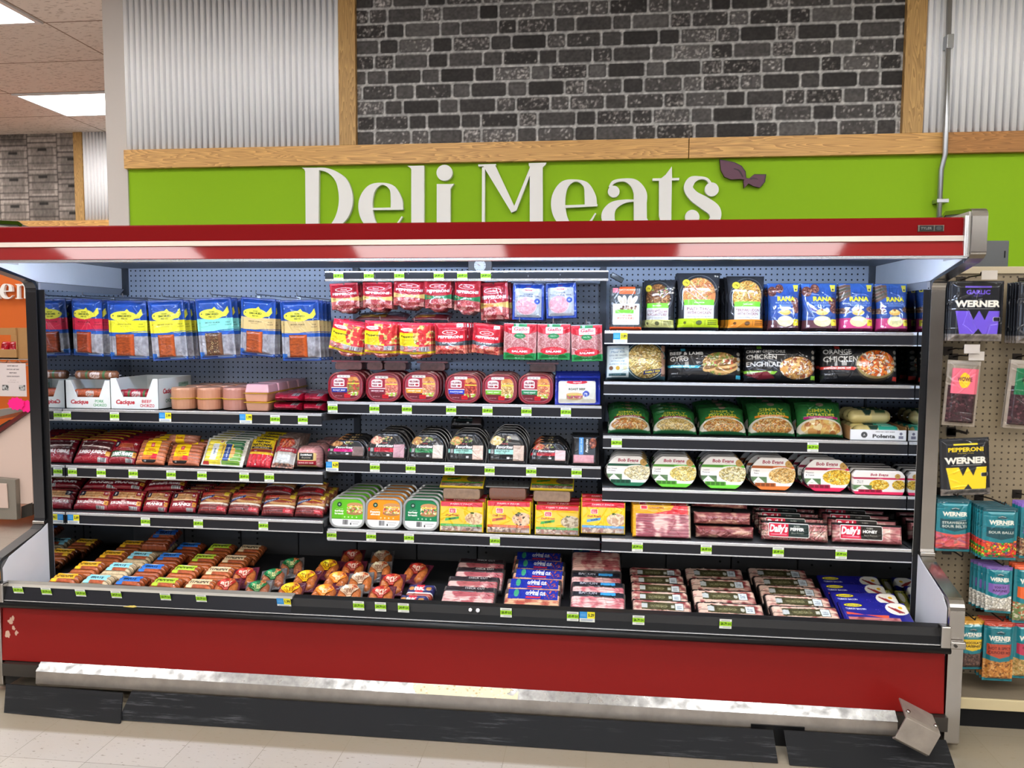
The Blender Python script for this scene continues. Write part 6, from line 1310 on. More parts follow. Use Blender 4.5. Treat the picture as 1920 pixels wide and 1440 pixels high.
# ---- pepperoni pouches under the tag bar
PG = 'pepperoni pouches under the tag bar'
pr = [((621, 672, 530, 580), pepperoni((226, 192, 110), 'Original'), 'red and cream original pepperoni pouch nearest the smoked fish', -4, 10),
      ((677, 735, 528, 578), pepperoni((226, 192, 110), 'Original'), 'red and cream original pepperoni pouch, second under the tag bar', 2, -8),
      ((736, 794, 522, 574), pepperoni((226, 192, 110), 'Original'), 'red and cream original pepperoni pouch hanging highest, third under the tag bar', 3, 6),
      ((796, 846, 522, 578), pepperoni((24, 112, 64), '60% less fat'), 'red and green pepperoni pouch, nearer the cream ones', -1, 6),
      ((849, 900, 522, 583), pepperoni((24, 112, 64), '60% less fat'), 'red and green pepperoni pouch beside the long minis pouch', 4, -10)]
def belly(c): return lambda U, V, X, Z: .020*np.exp(-((U-.5)/.34)**2-((V-.08)/.22)**2)
for i, (bx, art, lab, roll, yaw) in enumerate(pr):
    pk = item('pepperoni_pouch', bx, 3.505, None, art, lab, 'pepperoni', T=.018, lean=-6, yaw=yaw, roll=roll, prof='pouch', cre=(34, .0016), extra=belly(0), group=PG, seed=90+i)
    cvm = Cv(pk.W*.7, .03, (150, 70, 66), seed=i); cvm.blobs(cvm.V < 2, [(176, 80, 74), (130, 50, 52), (206, 160, 150)], 90, .002, .008); sg_ = Pack('pepperoni_bulge', pk.W*.68, .030, .03, cvm, FILM, prof='.9', cre=(8, .001), outline=lambda V: np.sqrt(np.clip(V*1.1+.12, 0, 1))); sg_.o.parent = pk.o; sg_.o.location = (0, .004, -.018)
    behind(pk.o, 2, .05, lab.replace('nearest the smoked fish', 'by the smoked fish'), PG, 'pouch back', dz=-.001); hook_over(pk, 3.480)
pk = item('pepperoni_pouch', (900, 955, 528, 600), 3.505, None, pepperoni((216, 178, 92), '', mini=True), 'tall red and gold pepperoni minis pouch beside the blue canadian bacon', 'pepperoni', T=.024, yaw=-8, roll=-3, prof='pouch', cre=(44, .002), extra=belly(0), group=PG); behind(pk.o, 3, .05, 'tall red and gold pepperoni minis pouch', PG, 'pouch back', dx=.006, dz=-.002); hook_over(pk, 3.485)
for i, (bx, lab) in enumerate((((960, 1019, 530, 600), 'blue bordered canadian bacon pouch next to the pepperoni minis'), ((1024, 1082, 528, 597), 'blue bordered canadian bacon pouch beside the bare pegboard'))):
    pk = item('canadian_bacon_pouch', bx, 3.505, None, canadian, lab, 'canadian bacon', T=.014, yaw=4-8*i, roll=1-3*i, prof='pouch', cre=(50, .0015), extra=lambda U, V, X, Z: .006*np.exp(-((U-.45)/.28)**4-((V-.38)/.24)**4), group='canadian bacon pouches', seed=120+i)
    behind(pk.o, 2, .05, lab, 'canadian bacon pouches', 'pouch back'); hook_over(pk, 3.485)
for i, (bx, lab, roll) in enumerate((((614, 676, 602, 661), 'yellow and red pizza pepperoni pouch, tilted the most, next to the smoked fish', 13), ((682, 741, 602, 664), 'yellow and red pizza pepperoni pouch, the middle one of three', 3), ((749, 807, 605, 666), 'yellow and red pizza pepperoni pouch next to the cup and crisp ones', 0))):
    pk = item('pizza_pepperoni_pouch', bx, 3.42, None, pizza_pep, lab, 'pepperoni', T=.016, lean=-10, yaw=8, roll=roll, prof='pouch', cre=(44, .002), extra=belly(0), group='pizza pepperoni pouches', seed=130+i)
    cvm = Cv(pk.W*.6, .034, (160, 84, 76), seed=i); cvm.blobs(cvm.V < 2, [(186, 96, 84), (150, 66, 62), (210, 160, 150)], 90, .002, .008); sg_ = Pack('pepperoni_bulge', pk.W*.56, .030, .03, cvm, FILM, prof='.9', cre=(8, .001), outline=lambda V: np.sqrt(np.clip(V*1.1+.12, 0, 1))); sg_.o.parent = pk.o; sg_.o.location = (.004, .004, -.017)
    behind(pk.o, 3, .05, lab, 'pizza pepperoni pouches', 'pouch back', dx=.004); hook_over(pk, 3.39)
for i, (bx, lab, roll) in enumerate((((815, 873, 605, 664), 'red and charcoal cup and crisp pepperoni pouch beside the pizza ones', -1), ((882, 935, 607, 664), 'red and charcoal cup and crisp pepperoni pouch beside the salami', 6))):
    pk = item('pepperoni_pouch', bx, 3.43, None, cupcrisp, lab, 'pepperoni', T=.016, lean=-4, yaw=-4, roll=roll, prof='pouch', cre=(34, .0015), extra=belly(0), group='cup and crisp pouches', seed=140+i); behind(pk.o, 4, .045, lab, 'cup and crisp pouches', 'pouch back', dx=.003); hook_over(pk, 3.40)
for i, (bx, lab) in enumerate((((943, 1005, 606, 675), 'green and red salami pouch nearest the pepperoni'), ((1007, 1069, 607, 675), 'green and red salami pouch, the middle one of three'), ((1072, 1131, 609, 678), 'green and red salami pouch beside the slotted upright'))):
    pk = item('salami_pouch', bx, 3.43, None, gallo, lab, 'salami', T=.014, roll=[1, 0, -2][i], prof='pouch', cre=(44, .0013), group='salami pouches', seed=150+i); behind(pk.o, 2, .05, lab, 'salami pouches', 'pouch back'); hook_over(pk, 3.40)
# dark spare packs lying on the pegs of the second row
for i, (bx, c) in enumerate((((662, 760, 591, 600), (90, 40, 40)), ((770, 842, 590, 600), (110, 30, 34)))):
    def sp_(cv, c=c): cv.a[:] = c; cv.noise(.4, 8, 8); cv.rect(.1, .1, .6, .4, (190, 160, 40), .6)
    item('pepperoni_pouch', bx, 3.56, None, sp_, f'spare pepperoni pouch lying flat over the pegs, the {["longer", "shorter"][i]} one', 'pepperoni', T=.016, lean=74, fixH=.12, cre=(20, .002), group='spare pouches over the pegs')
# ---- lunch meat tubs
TUBG = 'maroon lunch meat tubs'; MAROON = mat('maroon_tub', (132, 14, 34), rough=.25, coat=.6, coat_rough=.1)
def tub(bx, Yf, z, art, lab, rim, body, W=None, depth=.05, grp=TUBG, inset=.80, lw=None, n=3, dy=None, rr_=.30, name='lunch_meat_tub', cat='lunch meat', clear=False, lean=3):
    X, Z, W, H = slot(*bx, Yf, z, R(lean)); r = empty(name); place(r, X, Yf+.012, Z, R(lean)); tag(r, lab, cat, grp); c = H/2; q = rr_*W
    loft([(W*.86, H*.86, q*.86, depth), (W*.90, H*.90, q*.9, depth*.8), (W*.94, H*.94, q*.94, .010), (W*.95, H*.95, q*.95, .006)], c).build('tub', body, r, smooth=False)
    fl = loft([(W*.98, H*.98, q*.98, .008), (W, H, q, .006), (W, H, q, 0), (W*.98, H*.98, q*.97, -.004), (W*.90, H*.90, q*.9, -.005), (W*.86, H*.86, q*.86, -.001)], c); fl.build('lid', rim, r)
    plabel(W*inset, H*inset, art, q*inset, -.0018, c, r)
    settle(r, z); behind(r, n, dy or depth+.012, lab, grp, 'tub back in its row', dz=.001); return r
hill = [((613, 679, 698, 755), ((24, 40, 130)), 'ROAST BEEF', 'with a dark blue band, first in the row', [(170, 60, 56), (206, 90, 70), (120, 160, 60)]),
        ((684, 751, 700, 756), ((120, 24, 44)), 'SMOKED HAM', 'with a maroon band, second in the row', [(226, 130, 110), (236, 160, 130), (200, 90, 80)]),
        ((753, 822, 698, 757), ((232, 150, 40)), 'HONEY HAM', 'with an orange band', [(226, 150, 120), (236, 190, 130), (206, 110, 84)]),
        ((833, 900, 701, 758), ((30, 60, 180)), 'PASTRAMI', 'with a bright blue band, mid row', [(190, 70, 56), (226, 110, 80), (140, 40, 36)]),
        ((903, 969, 702, 759), ((110, 180, 30)), 'TURKEY BREAST', 'with a lime green band', [(226, 186, 120), (240, 206, 150), (196, 150, 80)]),
        ((971, 1037, 701, 759), ((20, 120, 70)), 'TURKEY BREAST', 'with a dark green band, beside the roast beef', [(230, 150, 100), (240, 190, 140), (206, 100, 80)])]
for bx, bc, w, lab, food in hill: tub(bx, 3.49, SC1_Z, farm_label(bc, w, food), 'maroon lunch meat tub '+lab, MAROON, MAROON, depth=.058)
MEATY = mat('meat_through_plastic', (140, 84, 80), rough=.3, coat=.6, vary=.5, vscale=60)
for i, (px, w) in enumerate(((655, 62), (704, 36), (742, 50), (812, 58), (1018, 60))):
    X, Z, W, H = slot(px-w/2, px+w/2, 677, 697, 3.62, None); r = empty('lunch_meat_tub', (X, 3.60, SC1_Z+.142)); tag(r, 'upturned maroon tub lying on top of the row, '+['nearest the smoked fish', 'dark one between two others', 'third from the fish end', 'fourth from the fish end', 'the lone one behind the salami pouches'][i], 'lunch meat', TUBG)
    loft([(W, .008, .003, 0), (W, .008, .003, .13)], .040).build('lid', MAROON, r); loft([(W*.80, .036, .012, .008), (W*.86, .036, .01, .06), (W*.80, .036, .012, .12)], .018).build('tub', MEATY, r)
pk = item('roast_beef_pouch', (1040, 1126, 706, 760), 3.48, SC1_Z, lambda cv: (cv.rect(0, 0, 1, 1, (28, 44, 150)), cv.noise(.1, 6, 6), cv.rect(0, .9, 1, 1, (40, 60, 190))), 'royal blue roast beef pouch leaning at the end of the tub row', 'roast beef', T=.014, lean=22, roll=-1, prof='pouch', cre=(26, .0013), group='roast beef pouches')
def rb(cv):
    cv.a[:] = (212, 210, 196); cv.noise(.06, 6, 6); cv.ell(.5, .95, .28, .09, (200, 40, 60)); cv.t('Hormel', .5, .94, .08, WHT, sh=.2); cv.t('ROAST BEEF', .5, .62, .10, (60, 56, 50), w=.44, bold=.03); sandwich(cv, .22, .12, .66, .46, (206, 170, 110), ((150, 60, 80), (176, 90, 100), (120, 140, 70))); cv.ell(.74, .40, .09, .14, (40, 60, 150)); cv.t('10g', .74, .40, .07, WHT)
pk.decal('label', .08, .05, .90, .78, rb, shape=.004, m=FILM); behind(pk.o, 4, .028, 'royal blue roast beef pouch', 'roast beef pouches', 'back', dz=.004)
# ---- black premium slice trays
DG = 'black deli slice trays'; BTRAY = mat('black_tray', (20, 20, 22), rough=.25, coat=.7, coat_rough=.08)
dome = lambda V: np.where(V > .38, np.sqrt(np.clip(1-((V-.38)/.66)**2, .04, 1)), .97+.03*V/.38)
trays = [((609, 684, 828, 863), (236, 24, 130), 'HONEY HAM', (120, 100, 96), 'with a magenta band', ((176, 120, 70), (130, 80, 44), (206, 160, 110)), 30), ((686, 762, 813, 863), (190, 24, 54), 'BLACK FOREST', (190, 150, 160), 'with a crimson band under a clear dome', ((206, 140, 120), (150, 84, 66), (230, 190, 160)), 14),
         ((764, 834, 815, 865), (30, 130, 70), 'TURKEY', (206, 196, 186), 'with a green band', ((176, 120, 64), (130, 90, 44), (206, 170, 90)), 16), ((837, 910, 813, 867), (150, 210, 196), 'OVEN TURKEY', (216, 190, 176), 'with a mint band, first of the two mint ones', ((196, 130, 80), (226, 190, 130), (140, 150, 80)), 12),
         ((913, 987, 811, 868), (160, 216, 206), 'ROAST TURKEY', (206, 184, 170), 'with a mint band under a tall clear dome', ((226, 200, 150), (196, 170, 90), (236, 220, 190)), 10), ((992, 1065, 833, 870), (176, 24, 40), 'CHERRY HAM', (216, 184, 184), 'with a red band, lying lower than the rest', ((176, 110, 60), (140, 80, 40), (190, 60, 50)), 30)]
for i, (bx, bc, w, meat, lab, plate, ln) in enumerate(trays):
    pk = item('deli_slices_tray', bx, 3.48, SC2_Z, favorites(bc, w, plate, meat), 'black deli slice tray '+lab, 'deli slices', T=.030, lean=ln, prof='.6', outline=dome, cre=(30, .0018) if i else (12, .001), group=DG, seed=160+i, side=(20, 20, 22))
    n = 24; P = [(x*pk.W/2*1.03*float(dome(np.array(v))), v*pk.H*1.015) for x, v in [(1, v) for v in np.linspace(0, 1, n)]+[(-1, v) for v in np.linspace(1, 0, n)]]
    MB().prism_y(P, -.004, .001).build('tray', BTRAY, pk.o); settle(pk.o, SC2_Z); behind(pk.o, 3, .05, 'black deli slice tray '+lab, DG, 'back in its row', dz=.004)
def fav_side(cv):
    cv.a[:] = (24, 24, 26); cv.rr(.28, .36, .44, .92, .002, (70, 140, 210)); cv.t('ROAST HAM', .36, .66, .06, (200, 220, 240), rot=90, bold=.02); cv.t('Favorites', .56, .66, .09, WHT, rot=90, sh=.2, bold=.03); m = cv.inell(.78, .74, .13, .18); cv.a[m] = (130, 60, 40); cv.blobs(m, [(160, 80, 50), (90, 40, 30), (190, 120, 90)], 30, .002, .005); m = cv.inrect(.08, .08, .82, .34); cv.a[m] = (210, 150, 160); cv.noise(.14, 8, 8, mask=m)
pk = item('deli_slices_tray', (1071, 1123, 818, 871), 3.48, SC2_Z, fav_side, 'black deli slice tray turned on its side with a blue band, end of the row', 'deli slices', T=.030, lean=8, prof='.6', cre=(10, .001), group=DG, side=(20, 20, 22)); behind(pk.o, 2, .05, 'black deli slice tray turned on its side', DG, 'back in its row')
pk = item('deli_slices_tray', (842, 905, 793, 810), 3.62, SC2_Z+.135, favorites((60, 80, 80), 'TURKEY', ((80, 60, 40), (50, 40, 30)), (90, 74, 74)), 'black deli slice tray lying on top of the middle rows', 'deli slices', T=.03, lean=50, prof='.6', outline=dome, fixH=.09, group=DG, side=(20, 20, 22))
# ---- square turkey tubs and yellow family packs
CLR = mat('frosted_clear_lid', (150, 152, 150), rough=.2, coat=.8, coat_rough=.08); BEIGE = mat('tub_seen_through', (146, 136, 122), rough=.25, coat=.7, vary=.4, vscale=50)
for bx, c1, c2, w, lab in (((615, 682, 934, 992), (110, 196, 30), (80, 176, 20), 'turkey', 'bright green label'), ((682, 752, 935, 993), (240, 150, 20), (236, 136, 10), 'ham', 'orange label'), ((753, 822, 936, 993), (20, 130, 80), (10, 110, 60), 'turkey', 'dark green label')):
    tub(bx, 3.475, SC3_Z, turkey_tub(c1, c2, w), f'clear rimmed square sliced meat tub with a {lab}', CLR, BEIGE, depth=.045, grp='square sliced meat tubs', inset=.88, n=5, dy=.062, rr_=.22, name='sliced_meat_tub', cat='sliced meat', lean=9)
FG = 'yellow family packs of sliced meat'; fam = [((823, 906, 942, 999), (60, 160, 50), 'green stripe, nearest the square tubs', [(226, 196, 150), (190, 150, 110)]), ((911, 995, 941, 1002), (206, 90, 30), 'orange stripe', [(230, 190, 150), (206, 150, 110), (60, 50, 40)]), ((1002, 1087, 949, 1007), (60, 160, 50), 'green stripe, second green one', [(206, 190, 160), (150, 130, 100)]), ((1089, 1173, 943, 1005), (80, 150, 210), 'blue stripe, the last one', [(190, 150, 120), (226, 200, 170)])]
SLICE = mat('sliced_turkey_in_plastic', (176, 146, 122), rough=.25, coat=.7, vary=.5, vscale=45)
for i, (bx, bc, lab, food) in enumerate(fam):
    pk = item('family_meat_pack', bx, 3.475 if i < 3 else 3.40, SC3_Z if i < 3 else SR5_Z, family_pack(bc, food), 'yellow family meat pack with a '+lab, 'sliced meat', T=.020, lean=8, prof='.35', cre=(26, .0014), group=FG, seed=170+i, side=(236, 206, 40))
    loft([(pk.W*.86, pk.H*.80, .02, .05), (pk.W*.92, pk.H*.86, .02, .0)], pk.H/2).build('meat_tray', SLICE, pk.o, bevel=.004); settle(pk.o, SC3_Z if i < 3 else SR5_Z); behind(pk.o, 2, .085, 'yellow family meat pack with a '+lab, FG, 'back in its row')
for i, (px, w, yt, sty) in enumerate(((866, 82, 905, 1), (952, 80, 912, 0), (1035, 82, 908, 1))):
    X, Z, W, H = slot(px-w/2, px+w/2, yt, yt+30, 3.56, None); r = empty('family_meat_pack', (X, 3.55, SC3_Z+.140)); tag(r, 'family pack of sliced meat on the upper layer, '+['over the green striped one', 'upside down with its clear tray showing', 'over the second green one'][i], 'sliced meat', FG)
    if sty:
        loft([(W*.84, .05, .012, .0), (W*.9, .05, .012, .10)], .026).build('meat_tray', SLICE, r, bevel=.003)
        cv = Cv(W, .14, seed=i); family_pack((60, 160, 50), [(120, 96, 70), (150, 120, 90)])(cv); q = Pack('label_card', W, .125, .012, cv, FILM, prof='.35', cre=(20, .0014), side=(200, 190, 60)); q.o.parent = r; q.o.matrix_basis = Matrix.Translation((0, .0, .052)) @ Matrix.Rotation(R(-66), 4, 'X')
    else:
        loft([(W*.86, .055, .012, .0), (W*.94, .06, .012, .10)], .033).build('meat_tray', mat('ribbed_clear_tray', (150, 100, 80), rough=.2, coat=.8, vary=.6, vscale=70, stretch=(6, 1, 1)), r, bevel=.004); MB().box(-W/2, W/2, -.01, .12, .064, .068).build('tray_flange', CLR, r)
# ---- meal kits, noodles and filled pasta on the top right shelf
NG = 'black noodle bags'
pk = item('potsticker_tray', (1143, 1204, 537, 618), 3.41, SR1_Z, potstickers, 'clear faced potsticker pack with orange end labels, beside the black clip', 'potstickers', T=.03, lean=3, prof='.5', cre=(34, .002), group='potsticker packs'); behind(pk.o, 2, .05, 'clear faced potsticker pack with orange end labels', 'potsticker packs', 'back in its row')
wedge = lambda V: .94+.08*np.abs(V-.5)*2*np.clip(V*3-1.4, 0, 1)+.03*(V < .1)
for i, (bx, art, lab) in enumerate((((1207, 1268, 524, 616), noodle_kit('STIR FRY NOODLES with', 'MONGOLIAN-STYLE BEEF', (212, 208, 130), [(120, 74, 36), (150, 96, 50), (96, 56, 30), (176, 120, 66)]), 'black noodle bag with a pale yellow strip, partly behind its neighbour'), ((1271, 1353, 511, 618), noodle_kit('PAD THAI', 'WITH CHICKEN', (190, 214, 30), [(206, 130, 70), (226, 160, 90), (190, 100, 60), (236, 190, 120)], True), 'tall black noodle bag with a lime strip and chopsticks picture'), ((1366, 1438, 517, 619), noodle_kit('TERIYAKI UDON', 'WITH CHICKEN', (232, 142, 40), [(206, 150, 60), (226, 176, 90), (180, 116, 40), (240, 206, 130)]), 'black noodle bag with an orange strip and thick noodles'))):
    pk = item('noodle_bag', bx, [3.44, 3.42, 3.42][i], SR1_Z, art, lab, 'noodles', T=.05, lean=4, yaw=[-16, 0, 4][i], prof='pillow', outline=wedge, cre=(26, .002), group=NG, seed=180+i); behind(pk.o, 3, .07, lab, NG, 'back in its row', dx=[.0, .004, -.006][i])
RG = 'blue filled pasta bags'
for i, (bx, art, lab) in enumerate((((1443, 1505, 530, 619), ravioli((80, 44, 50), 'rib'), 'blue filled pasta bag with a brown foot, next to the noodle bags'), ((1507, 1577, 530, 620), ravioli((84, 44, 52), 'rib'), 'blue filled pasta bag with a brown foot, second of two'), ((1579, 1645, 530, 621), ravioli((186, 56, 110), 'mush'), 'blue filled pasta bag with a pink foot, beside the brown footed ones'), ((1648, 1711, 531, 622), ravioli((180, 54, 106), 'mush'), 'blue filled pasta bag with a pink foot, next to the mirrored end panel'))):
    pk = item('pasta_bag', bx, 3.41, SR1_Z, art, lab, 'filled pasta', T=.055, lean=3, prof='stand', outline=lambda V: .93+.07*np.abs(V-.45)*2, cre=(26, .0016), group=RG, seed=190+i, yaw=[-2, 3, -3, 2][i]); behind(pk.o, 3, .075, lab, RG, 'back in its row')
MG = 'large meal kit bags'
for i, (bx, art, lab, tt) in enumerate((((1136, 1250, 643, 720), fettuccine, 'grey green family size fettuccine meal kit bag', .06),
    ((1254, 1394, 654, 719), bistro([('BEEF & LAMB', .10, .44), ('GYRO', .14, .24)], (70, 180, 210), [(190, 150, 90), (150, 110, 60), (120, 140, 60)], 'gyro'), 'black meal kit bag with a light blue ribbon and two gyros', .06),
    ((1399, 1536, 649, 720), bistro([('CREAMY GREEN CHILE', .08, .52), ('CHICKEN', .13, .40), ('ENCHILADAS', .13, .58)], (140, 200, 60), [(206, 150, 80), (226, 180, 110), (150, 80, 50), (236, 226, 210)], 'enchi'), 'black meal kit bag with a lime ribbon and enchiladas', .06),
    ((1545, 1692, 649, 721), bistro([('ORANGE', .13, .34), ('CHICKEN', .15, .42)], (226, 70, 60), [(206, 90, 30), (226, 130, 40), (240, 190, 120), (236, 230, 220), (120, 60, 30)], 'bowl'), 'black meal kit bag with a red ribbon and a bowl of orange chicken', .06))):
    pk = item('meal_kit_bag', bx, 3.42, SR2_Z, art, lab, 'meal kit', T=tt, lean=9, prof='pillow', cre=(30, .0022), group=MG, seed=200+i, roll=[0, 0, 0, 0][i]); behind(pk.o, 2, .09, lab, MG, 'back in its row', dx=.006)
PB = 'green potato bags'; shred = [(214, 150, 70), (230, 186, 110), (196, 120, 50), (240, 214, 160)]
for i, (bx, art, lab, ln) in enumerate((((1140, 1222, 775, 815), potato_bag((130, 24, 40), 'SOUTHWEST HASH', shred), 'green shredded potato bag with a maroon band, at the start of the shelf', 50), ((1226, 1310, 777, 817), potato_bag((130, 24, 50), 'HASH BROWNS', [(226, 196, 120), (240, 220, 160), (206, 170, 90)]), 'green shredded potato bag with a maroon band, second on the shelf', 50), ((1314, 1405, 770, 821), potato_bag((226, 140, 30), 'SHREDDED', shred), 'green shredded potato bag with an orange band, the low one', 44), ((1408, 1498, 760, 823), potato_bag((226, 140, 40), 'SHREDDED', shred), 'green shredded potato bag with an orange band, the tall one', 38), ((1500, 1590, 757, 825), potato_bag((186, 30, 120), 'DICED POTATOES', [(226, 190, 110), (206, 150, 80), (236, 214, 160), (176, 110, 60)], True), 'green diced potato bag with a purple band, next to the polenta', 30))):
    pk = item('potato_bag', bx, 3.45, SR3_Z, art, lab, 'potatoes', T=.055, lean=ln, prof='pillow', outline=lambda V: .94+.06*np.abs(V-.5)*2, cre=(30, .0024), group=PB, seed=210+i); behind(pk.o, 2, .11, lab, PB, 'back in its row', dz=.004)
# polenta carton with two layers of tubes
X, Z, W, H = slot(1594, 1700, 806, 829, 3.45, SR3_Z); dp = .34; r = empty('polenta_box', (X, 3.45, Z)); tag(r, 'low white polenta carton at the end of the potato shelf', 'box')
def pol(cv): cv.a[:] = (226, 228, 232); cv.t('Polenta', .60, .42, .34, (60, 62, 64), w=.40, bold=.04); cv.t('ORGANIC HEAT & EAT', .62, .82, .09, (90, 90, 92), w=.34); cv.circ(.25, .52, .013, (70, 72, 74)); cv.t('A', .25, .52, .2, (200, 200, 200)); cv.circ(.90, .66, .006, (110, 110, 130)); cv.rect(.86, .2, .94, .45, (120, 120, 140))
cv = Cv(W, H); pol(cv); q = Pack('front_panel', W, H, .003, cv, CARD, prof='box', cre=None); q.o.parent = r; q.o.location = (0, .003, 0)
MB().box(-W/2, -W/2+.003, .003, dp, 0, H*1.25).box(W/2-.003, W/2, .003, dp, 0, H*1.25).box(-W/2, W/2, dp-.003, dp, 0, H*1.5).box(-W/2, W/2, .003, dp, 0, .002).build('carton', KRAFT, r)
def ptube(k, lv):
    Wt = W*.86 if lv == 0 else W*.78; rad = .030; n1, n2 = 80, 30; cv = Cv(Wt, .19, (222, 206, 140), seed=k+lv*7); cv.noise(.05, 6, 6)
    cv.rect(.52, 0, .92, 1, (50, 170, 150) if lv == 0 else (206, 196, 140)); cv.ell(.42, .5, .11, .22, (40, 70, 60)); cv.t('ORGANIC', .42, .5, .05, (170, 200, 180)); cv.rect(.6, .45, .85, .48, (200, 230, 220))
    if lv: cv.rect(.6, .35, .84, .65, (60, 90, 60))
    U, V = np.meshgrid(np.linspace(0, 1, n1), np.linspace(0, 1, n2)); e = np.minimum(U, 1-U)*Wt; rr_ = rad*np.sqrt(np.clip(1-(1-np.clip(e/rad, 0, 1))**2, .02, 1)); a = (V*2-.5)*math.pi
    o = gridmesh('polenta_tube', (U-.5)*Wt, -rr_*np.cos(a), rr_*np.sin(a)+rad, cv.grid((U-.5)*Wt, V*.19), FILM, cap=False); MB().tube([(Wt/2-.003, 0, rad), (Wt/2+.008, 0, rad)], .003, 8).build('clip', STRIP, o)
    place(o, X+(-.01 if lv else 0), 3.486+k*.062, Z+.0025+lv*.060); tag(o, f'polenta tube in the white carton, {"upper" if lv else "lower"} layer, {ORDW[k]} one', 'polenta', 'polenta tubes')
for k in range(4):
    ptube(k, 0)
    if k: ptube(k, 1)
# ---- side dish bowls
BG = 'round side dish bowls'; octo = lambda V: np.sqrt(np.clip(1-((V-.5)*1.72)**2, .05, 1))
BOWL = mat('black_side_dish_bowl', (16, 16, 18), rough=.2, coat=.8, coat_rough=.06)
mash = [(226, 216, 180), (236, 228, 200), (206, 190, 140)]; mac = [(226, 180, 50), (240, 206, 90), (206, 150, 30), (246, 220, 130)]
bowls = [((1137, 1220, 857, 919), (26, 96, 66), mash, 'Sour Cream|& Chives', 'with a dark green band'), ((1223, 1308, 858, 920), (96, 180, 50), [(226, 206, 130), (206, 180, 90), (236, 226, 170)], 'Loaded|Mashed', 'with light green band, beside the dark green one'), ((1315, 1402, 858, 922), (100, 184, 54), [(222, 210, 160), (236, 226, 190), (180, 160, 90)], 'Loaded|Potatoes', 'with light green band, third on the shelf'), ((1410, 1496, 860, 924), (212, 110, 50), [(220, 180, 110), (236, 206, 150), (190, 140, 70)], 'Tailgate|Pasta', 'with an orange band'), ((1511, 1600, 864, 927), (200, 40, 80), mac, 'Macaroni|& Cheese', 'with a red band')]
for i, (bx, acc, food, w, lab) in enumerate(bowls):
    X, Z, W, H = slot(*bx, 3.44, SR4_Z, R(8)); r = empty('side_dish_bowl'); place(r, X, 3.47, Z, R(8)); tag(r, 'round sleeved side dish bowl '+lab, 'side dish', BG)
    cv = Cv(W, H, seed=i); side_dish(acc, food, w)(cv); p = Pack('sleeve', W, H, .006, cv, CARD, prof='.6', outline=octo, cre=None, side=(220, 216, 210)); p.o.parent = r
    m = MB(); V_ = 40
    for rr_, yy in ((W*.50, -.003), (W*.515, .0), (W*.515, .004), (W*.49, .008), (W*.42, .045), (W*.36, .050)):
        for q in range(V_): a = 2*math.pi*q/V_; m.v.append((rr_*math.cos(a)-.006, yy, W*.515+rr_*math.sin(a)))
    for k in range(5):
        for q in range(V_): m.f.append((k*V_+q, (k+1)*V_+q, (k+1)*V_+(q+1) % V_, k*V_+(q+1) % V_))
    m.f.append(tuple(range(V_))); m.f.append(tuple(range(5*V_, 6*V_))[::-1])
    o = m.build('bowl', BOWL, r, smooth=True); o.scale = (1, 1, H/(W*1.03)); o.location = (0, .0015, 0)
    settle(r, SR4_Z); behind(r, 3, .066, 'round sleeved side dish bowl '+lab, BG, 'back in its row', dx=[.002, .002, .002, -.005, -.010][i])
for i, px in enumerate((1171, 1265, 1436, 1556)):
    X, Z, W, H = slot(px-25, px+25, 845+i*2, 858+i*2, 3.56, None); cv = Cv(W, .03, (160, 156, 150)); cv.t('Bob Evans', .35, .5, .4, (120, 40, 56), sh=.1); cv.rect(.7, .1, .98, .6, [(40, 70, 50), (40, 90, 50), (110, 50, 40), (110, 40, 50)][i])
    r = empty('side_dish_bowl', (X, 3.54, SR4_Z+.160)); tag(r, 'sleeved side dish lying edge on above the bowls, '+['over the dark green one', 'over the first light green one', 'over the orange one', 'over the red one'][i], 'side dish', BG)
    p = Pack('sleeve', W, .026, .12, cv, CARD, prof='box', cre=None); p.o.parent = r; p.o.location = (0, .12, 0)
X, Z, W, H = slot(1602, 1699, 884, 927, 3.44, SR4_Z); cv = Cv(W, H); side_dish((206, 40, 84), mac, 'Macaroni|& Cheese', True)(cv)
pk = Pack('side_dish_box', W, H, .05, cv, CARD, prof='box', cre=None, outline=lambda V: np.where(V > .82, 1-(V-.82)*.8, 1-np.clip(.2-V, 0, 1)*.4), side=(226, 222, 218)); place(pk.o, X, 3.49, Z); fit_x(pk.o); tag(pk.o, 'wide white twin pack macaroni box next to the mirrored end panel', 'side dish', 'macaroni boxes'); behind(pk.o, 3, .06, 'wide white twin pack macaroni box', 'macaroni boxes', 'back in its row', dz=.0)
# ---- bacon shelf
BA = 'bacon packs on the shelf'
pk = item('bacon_pack', (1186, 1297, 949, 1015), 3.37, SR5_Z, oscar_bacon, 'yellow and red bacon pack with thin slices, at the start of the bacon shelf', 'bacon', T=.016, lean=20, prof='.5', cre=(22, .0012), extra=frank_relief(9, .0016), group=BA, side=(190, 150, 90)); behind(pk.o, 3, .045, 'yellow and red bacon pack with thin slices', BA, 'back in its row', dz=.004)
for lv in range(3):
    pk = item('bacon_pack', (1306-4*lv, 1416-6*lv, [986, 965, 948][lv], [1017, 990, 968][lv]), [3.375, 3.395, 3.45][lv], SR5_Z+.0015+.0555*lv, bacon_face(6, lean=(140, 74, 74), fat=(196, 150, 130)), f'vacuum packed thick sliced bacon slab, {["bottom", "middle", "top"][lv]} of a stack of three', 'bacon', T=.05, lean=4, roll=[0, 0, 2][lv], prof='.45', cre=(36, .0025), group=BA, fixH=.052)
